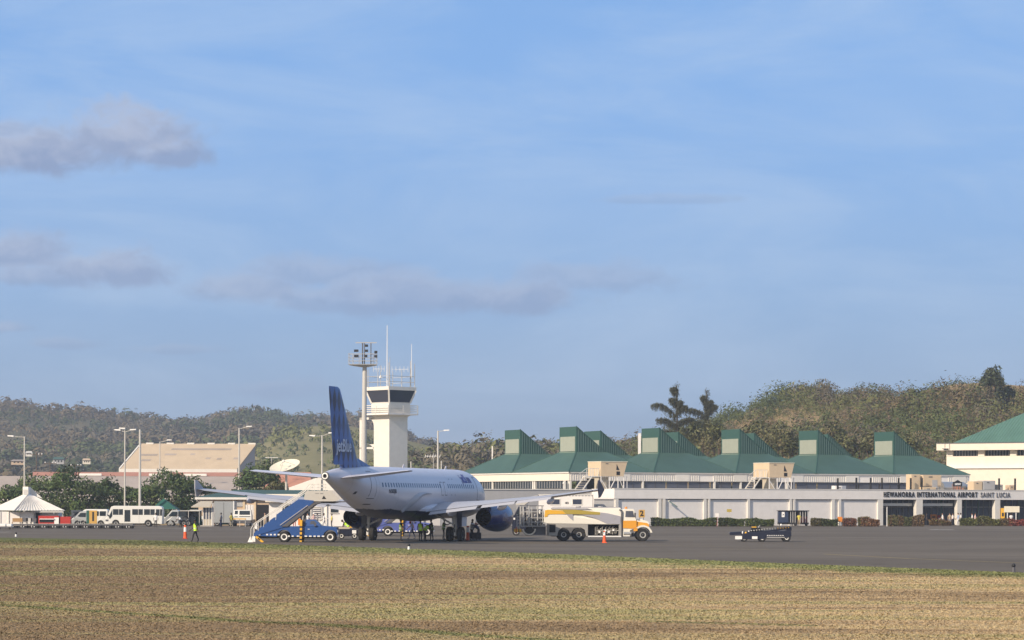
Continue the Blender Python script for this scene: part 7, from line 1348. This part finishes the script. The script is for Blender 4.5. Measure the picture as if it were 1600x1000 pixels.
def person(p, pose, face, shirt, pants, label, skin='skin_dark', hair='hair_dark', vest=None, hat=None, h=1.76, bag=None, group=None):
    m2, sp, up = pose_mesh(pose); s = h/1.78; o = empty('person', p, label, 'person', face, group); o.scale = (s, s, s); b = bpy.data.objects.new('body', m2); C.objects.link(b); b.parent = o
    for i, mm in enumerate((skin, 'cloth_'+shirt, 'cloth_'+pants, 'black_paint')): b.material_slots[i].link = 'OBJECT'; b.material_slots[i].material = MATS[mm]
    a = math.atan2(up.x, up.z); rot = Matrix.Rotation(a, 4, 'Y'); hc = sp(.735)
    q = MB(); q.ell((0, 0, 0), .105, .093, .115, 12, 8); q.v = [v for v in q.v]; keep = [f for f in q.f if sum(q.v[i][2] for i in f)/len(f) > (-.01 if True else 0) or sum(q.v[i][0] for i in f)/len(f) < -.045]; q.f = keep; q.mi = [0]*len(keep); q.v = [tuple(rot @ Vector((v[0]-.008, v[1], v[2]+.015))+hc) for v in q.v]; q.build('hair', hair, b, True)
    for sy in (-1, 1):
        e = hc+(rot @ Vector((.083, sy*.033, -.0))); MB().ell(tuple(e), .010, .012, .008, 6, 4).build('eye', 'black_paint', b); e = hc+(rot @ Vector((0, sy*.088, -.01))); MB().ell(tuple(e), .02, .012, .03, 6, 4).build('ear', skin, b)
    n = hc+(rot @ Vector((.097, 0, -.02))); MB().ell(tuple(n), .018, .014, .022, 6, 4).build('nose', skin, b); n = hc+(rot @ Vector((.086, 0, -.058))); MB().ell(tuple(n), .008, .022, .006, 6, 4).build('mouth', 'red_roof', b)
    if hat: q = MB(); q.ell((0, 0, .05), .118, .112, .085, 12, 8); q.box(.05, .19, -.06, .06, .03, .045); q.v = [tuple(rot @ Vector(v)+hc) for v in q.v]; q.build('cap', hat, b, True)
    if vest:
        q = MB(); n = 14; rr = []
        for t, ry, rx in ((-.08, .175, .15), (.08, .172, .145), (.25, .185, .15), (.40, .195, .14), (.49, .13, .11)):
            c_ = sp(t); rr.append([tuple(c_+rot @ Vector((rx*math.cos(2*PI*j/n), ry*math.sin(2*PI*j/n), 0))) for j in range(n)])
        v_ = q.loft(rr).build('vest', 'cloth_'+vest, b, True); q = MB(); q.loft([[tuple(sp(t)+rot @ Vector((.155*math.cos(2*PI*j/n), .19*math.sin(2*PI*j/n), 0))) for j in range(n)] for t in (.10, .15)], caps=False); q.build('reflective_band', 'silver_tape', v_)
    if bag: q = MB().ell((.0, -.24, .85), .14, .09, .19, 10, 7); q.bar((0, -.2, 1.0), (0, -.12, 1.42), .03); q.build('bag', bag, b, True)
    return o
def pg(x, D): p = at(x, 783, D); p.z = 0; return p
person(gp(305.5, 846), 'walk', R(-160), 'black', 'black', 'person in a bright yellow-green vest and dark clothes walking beside the tall delineator', vest='hivis', hat='black_paint')
person(gp(626.5, 845.2), 'stand', R(20), 'black', 'black', 'person in an olive green vest standing under the airliner belly', vest='green')
person(gp(664, 845.3), 'bend', R(15), 'black', 'black', 'person in a bright yellow-green vest bending forward under the belly', vest='hivis')
person(gp(675, 845.0), 'reach', R(165), 'black', 'black', 'person in a green vest standing right of the bending worker', vest='green')
person(gp(737, 844.5), 'reach', R(-20), 'white', 'black', 'person in a white shirt handling a hose between wheel and engine')
person(gp(748, 843.5), 'bend', R(170), 'navy', 'black', 'person in navy crouched over beside the right engine')
person(gp(644, 842.0), 'walk', R(190), 'navy', 'navy', 'person in dark overalls walking under the belly')
person(gp(657, 845.5), 'stand', R(60), 'black', 'black', 'person in a bright vest standing just left of the bending worker', vest='hivis')
person(gp(693, 843.0), 'reach', R(10), 'black', 'black', 'person in a green vest reaching up beside the right main wheels', vest='green')
person(gp(554, 836.5), 'stand', R(120), 'tan', 'navy', 'person in a tan shirt near the left main wheels')
person(gp(544, 838), 'bend', R(170), 'black', 'black', 'person in a bright vest leaning over behind the first stair truck', vest='hivis')
person(pg(401, 214)+Vector((0, 0, 0)), 'walk', R(0), 'white', 'black', 'person in a white top and dark trousers at the foot of the stairs')
person(pg(414, 318), 'stand', R(200), 'tan', 'tan', 'person in tan clothes with a dark shoulder bag left of the stairs', bag='black_paint', skin='skin_light', h=1.85)
person(pg(481, 318), 'stand', R(-90), 'white', 'grey', 'person in a white shirt seen between the stair ram and the cab', skin='skin_light')
person(pg(490, 316), 'stand', R(-70), 'pink', 'white', 'person with a pale hat above the stair truck cab', skin='skin_light', hat='lamp_white')
person(pg(496, 320), 'stand', R(200), 'grey', 'black', 'person in grey just right of the pale-hatted passenger')
person(pg(506.5, 314), 'walk', R(180), 'white', 'white', 'person in white walking left above the truck bonnet', skin='skin_dark')
person(pg(518.5, 312), 'stand', R(190), 'yellow', 'black', 'person in a yellow shirt and black trousers above the truck bonnet')
person(pg(460, 318), 'stand', R(-80), 'black', 'red', 'person in black visible under the stair flight'); person(pg(451, 320), 'stand', R(-60), 'white', 'tan', 'person in a white shirt at the lower end of the gap under the stairs', skin='skin_light')
person(pg(243.5, 316), 'stand', R(-90), 'white', 'black', 'person in a white shirt and black trousers at the back of the minibus')
person(pg(282.5, 320), 'bend', R(170), 'white', 'black', 'person bending with a white back under the dark awning'); person(pg(345.5, 322), 'stand', R(160), 'grey', 'navy', 'person in dark clothes in front of the grey box truck'); person(pg(361.5, 320), 'stand', R(-40), 'yellow', 'khaki', 'person in a yellow shirt beside the white cab-over truck')
for i, (x, sh, pa, po, fa, sk, lab) in enumerate([(1448, 'black', 'black', 'stand', 0, 'skin_dark', 'person in black beside the first wide white column'), (1473, 'white', 'grey', 'walk', 180, 'skin_light', 'person in a white shirt just right of the red box'),
        (1484, 'tan', 'grey', 'stand', -90, 'skin_light', 'person in a tan top left of the seated-looking pair'), (1488.5, 'white', 'black', 'walk', 0, 'skin_light', 'person in white with black trousers stepping right in the second bay'), (1497.5, 'blue', 'white', 'walk', 180, 'skin_light', 'person in a pale blue shirt at the second column'),
        (1501, 'white', 'tan', 'stand', 180, 'skin_dark', 'person in a white top just right of the second column'), (1519, 'white', 'white', 'stand', 180, 'skin_light', 'person in all white in the third open bay'), (1523.5, 'pink', 'white', 'walk', 0, 'skin_light', 'person in a pinkish top beside the all-white figure'),
        (1534.5, 'black', 'grey', 'bend', 180, 'skin_dark', 'person in black bending near the green post of the third bay'), (1580, 'white', 'black', 'stand', -90, 'skin_dark', 'person in white behind the cream board')]):
    person(pg(x, 372), po, R(fa), sh, pa, lab, skin=sk, group='people in the open terminal bays')
person(pg(1248.5, 355), 'stand', R(-90), 'yellow', 'tan', 'person in a pale yellow shirt inside the blue kiosk'); person(pg(882, 369.5)+Vector((0, 0, 4.5)), 'stand', R(-90), 'white', 'white', 'person in white at the upper window left of the tan cabin stairs')
# ================================================================ humid air
hz = MB().box(-4000, 4000, -100, 4000, -1.5, 95).build('haze', 'white_paint', kind='stuff', label='thin pale humid haze over the whole airfield')
hm = bpy.data.materials.new('haze_air'); hm.use_nodes = True; hn = hm.node_tree; hn.nodes.clear()
ho = hn.nodes.new('ShaderNodeOutputMaterial'); hv = hn.nodes.new('ShaderNodeVolumePrincipled'); hv.inputs['Density'].default_value = HAZE; hv.inputs['Color'].default_value = (.80, .88, 1, 1); hv.inputs['Anisotropy'].default_value = .2
hn.links.new(hv.outputs[0], ho.inputs['Volume']); hz.data.materials.clear(); hz.data.materials.append(hm)
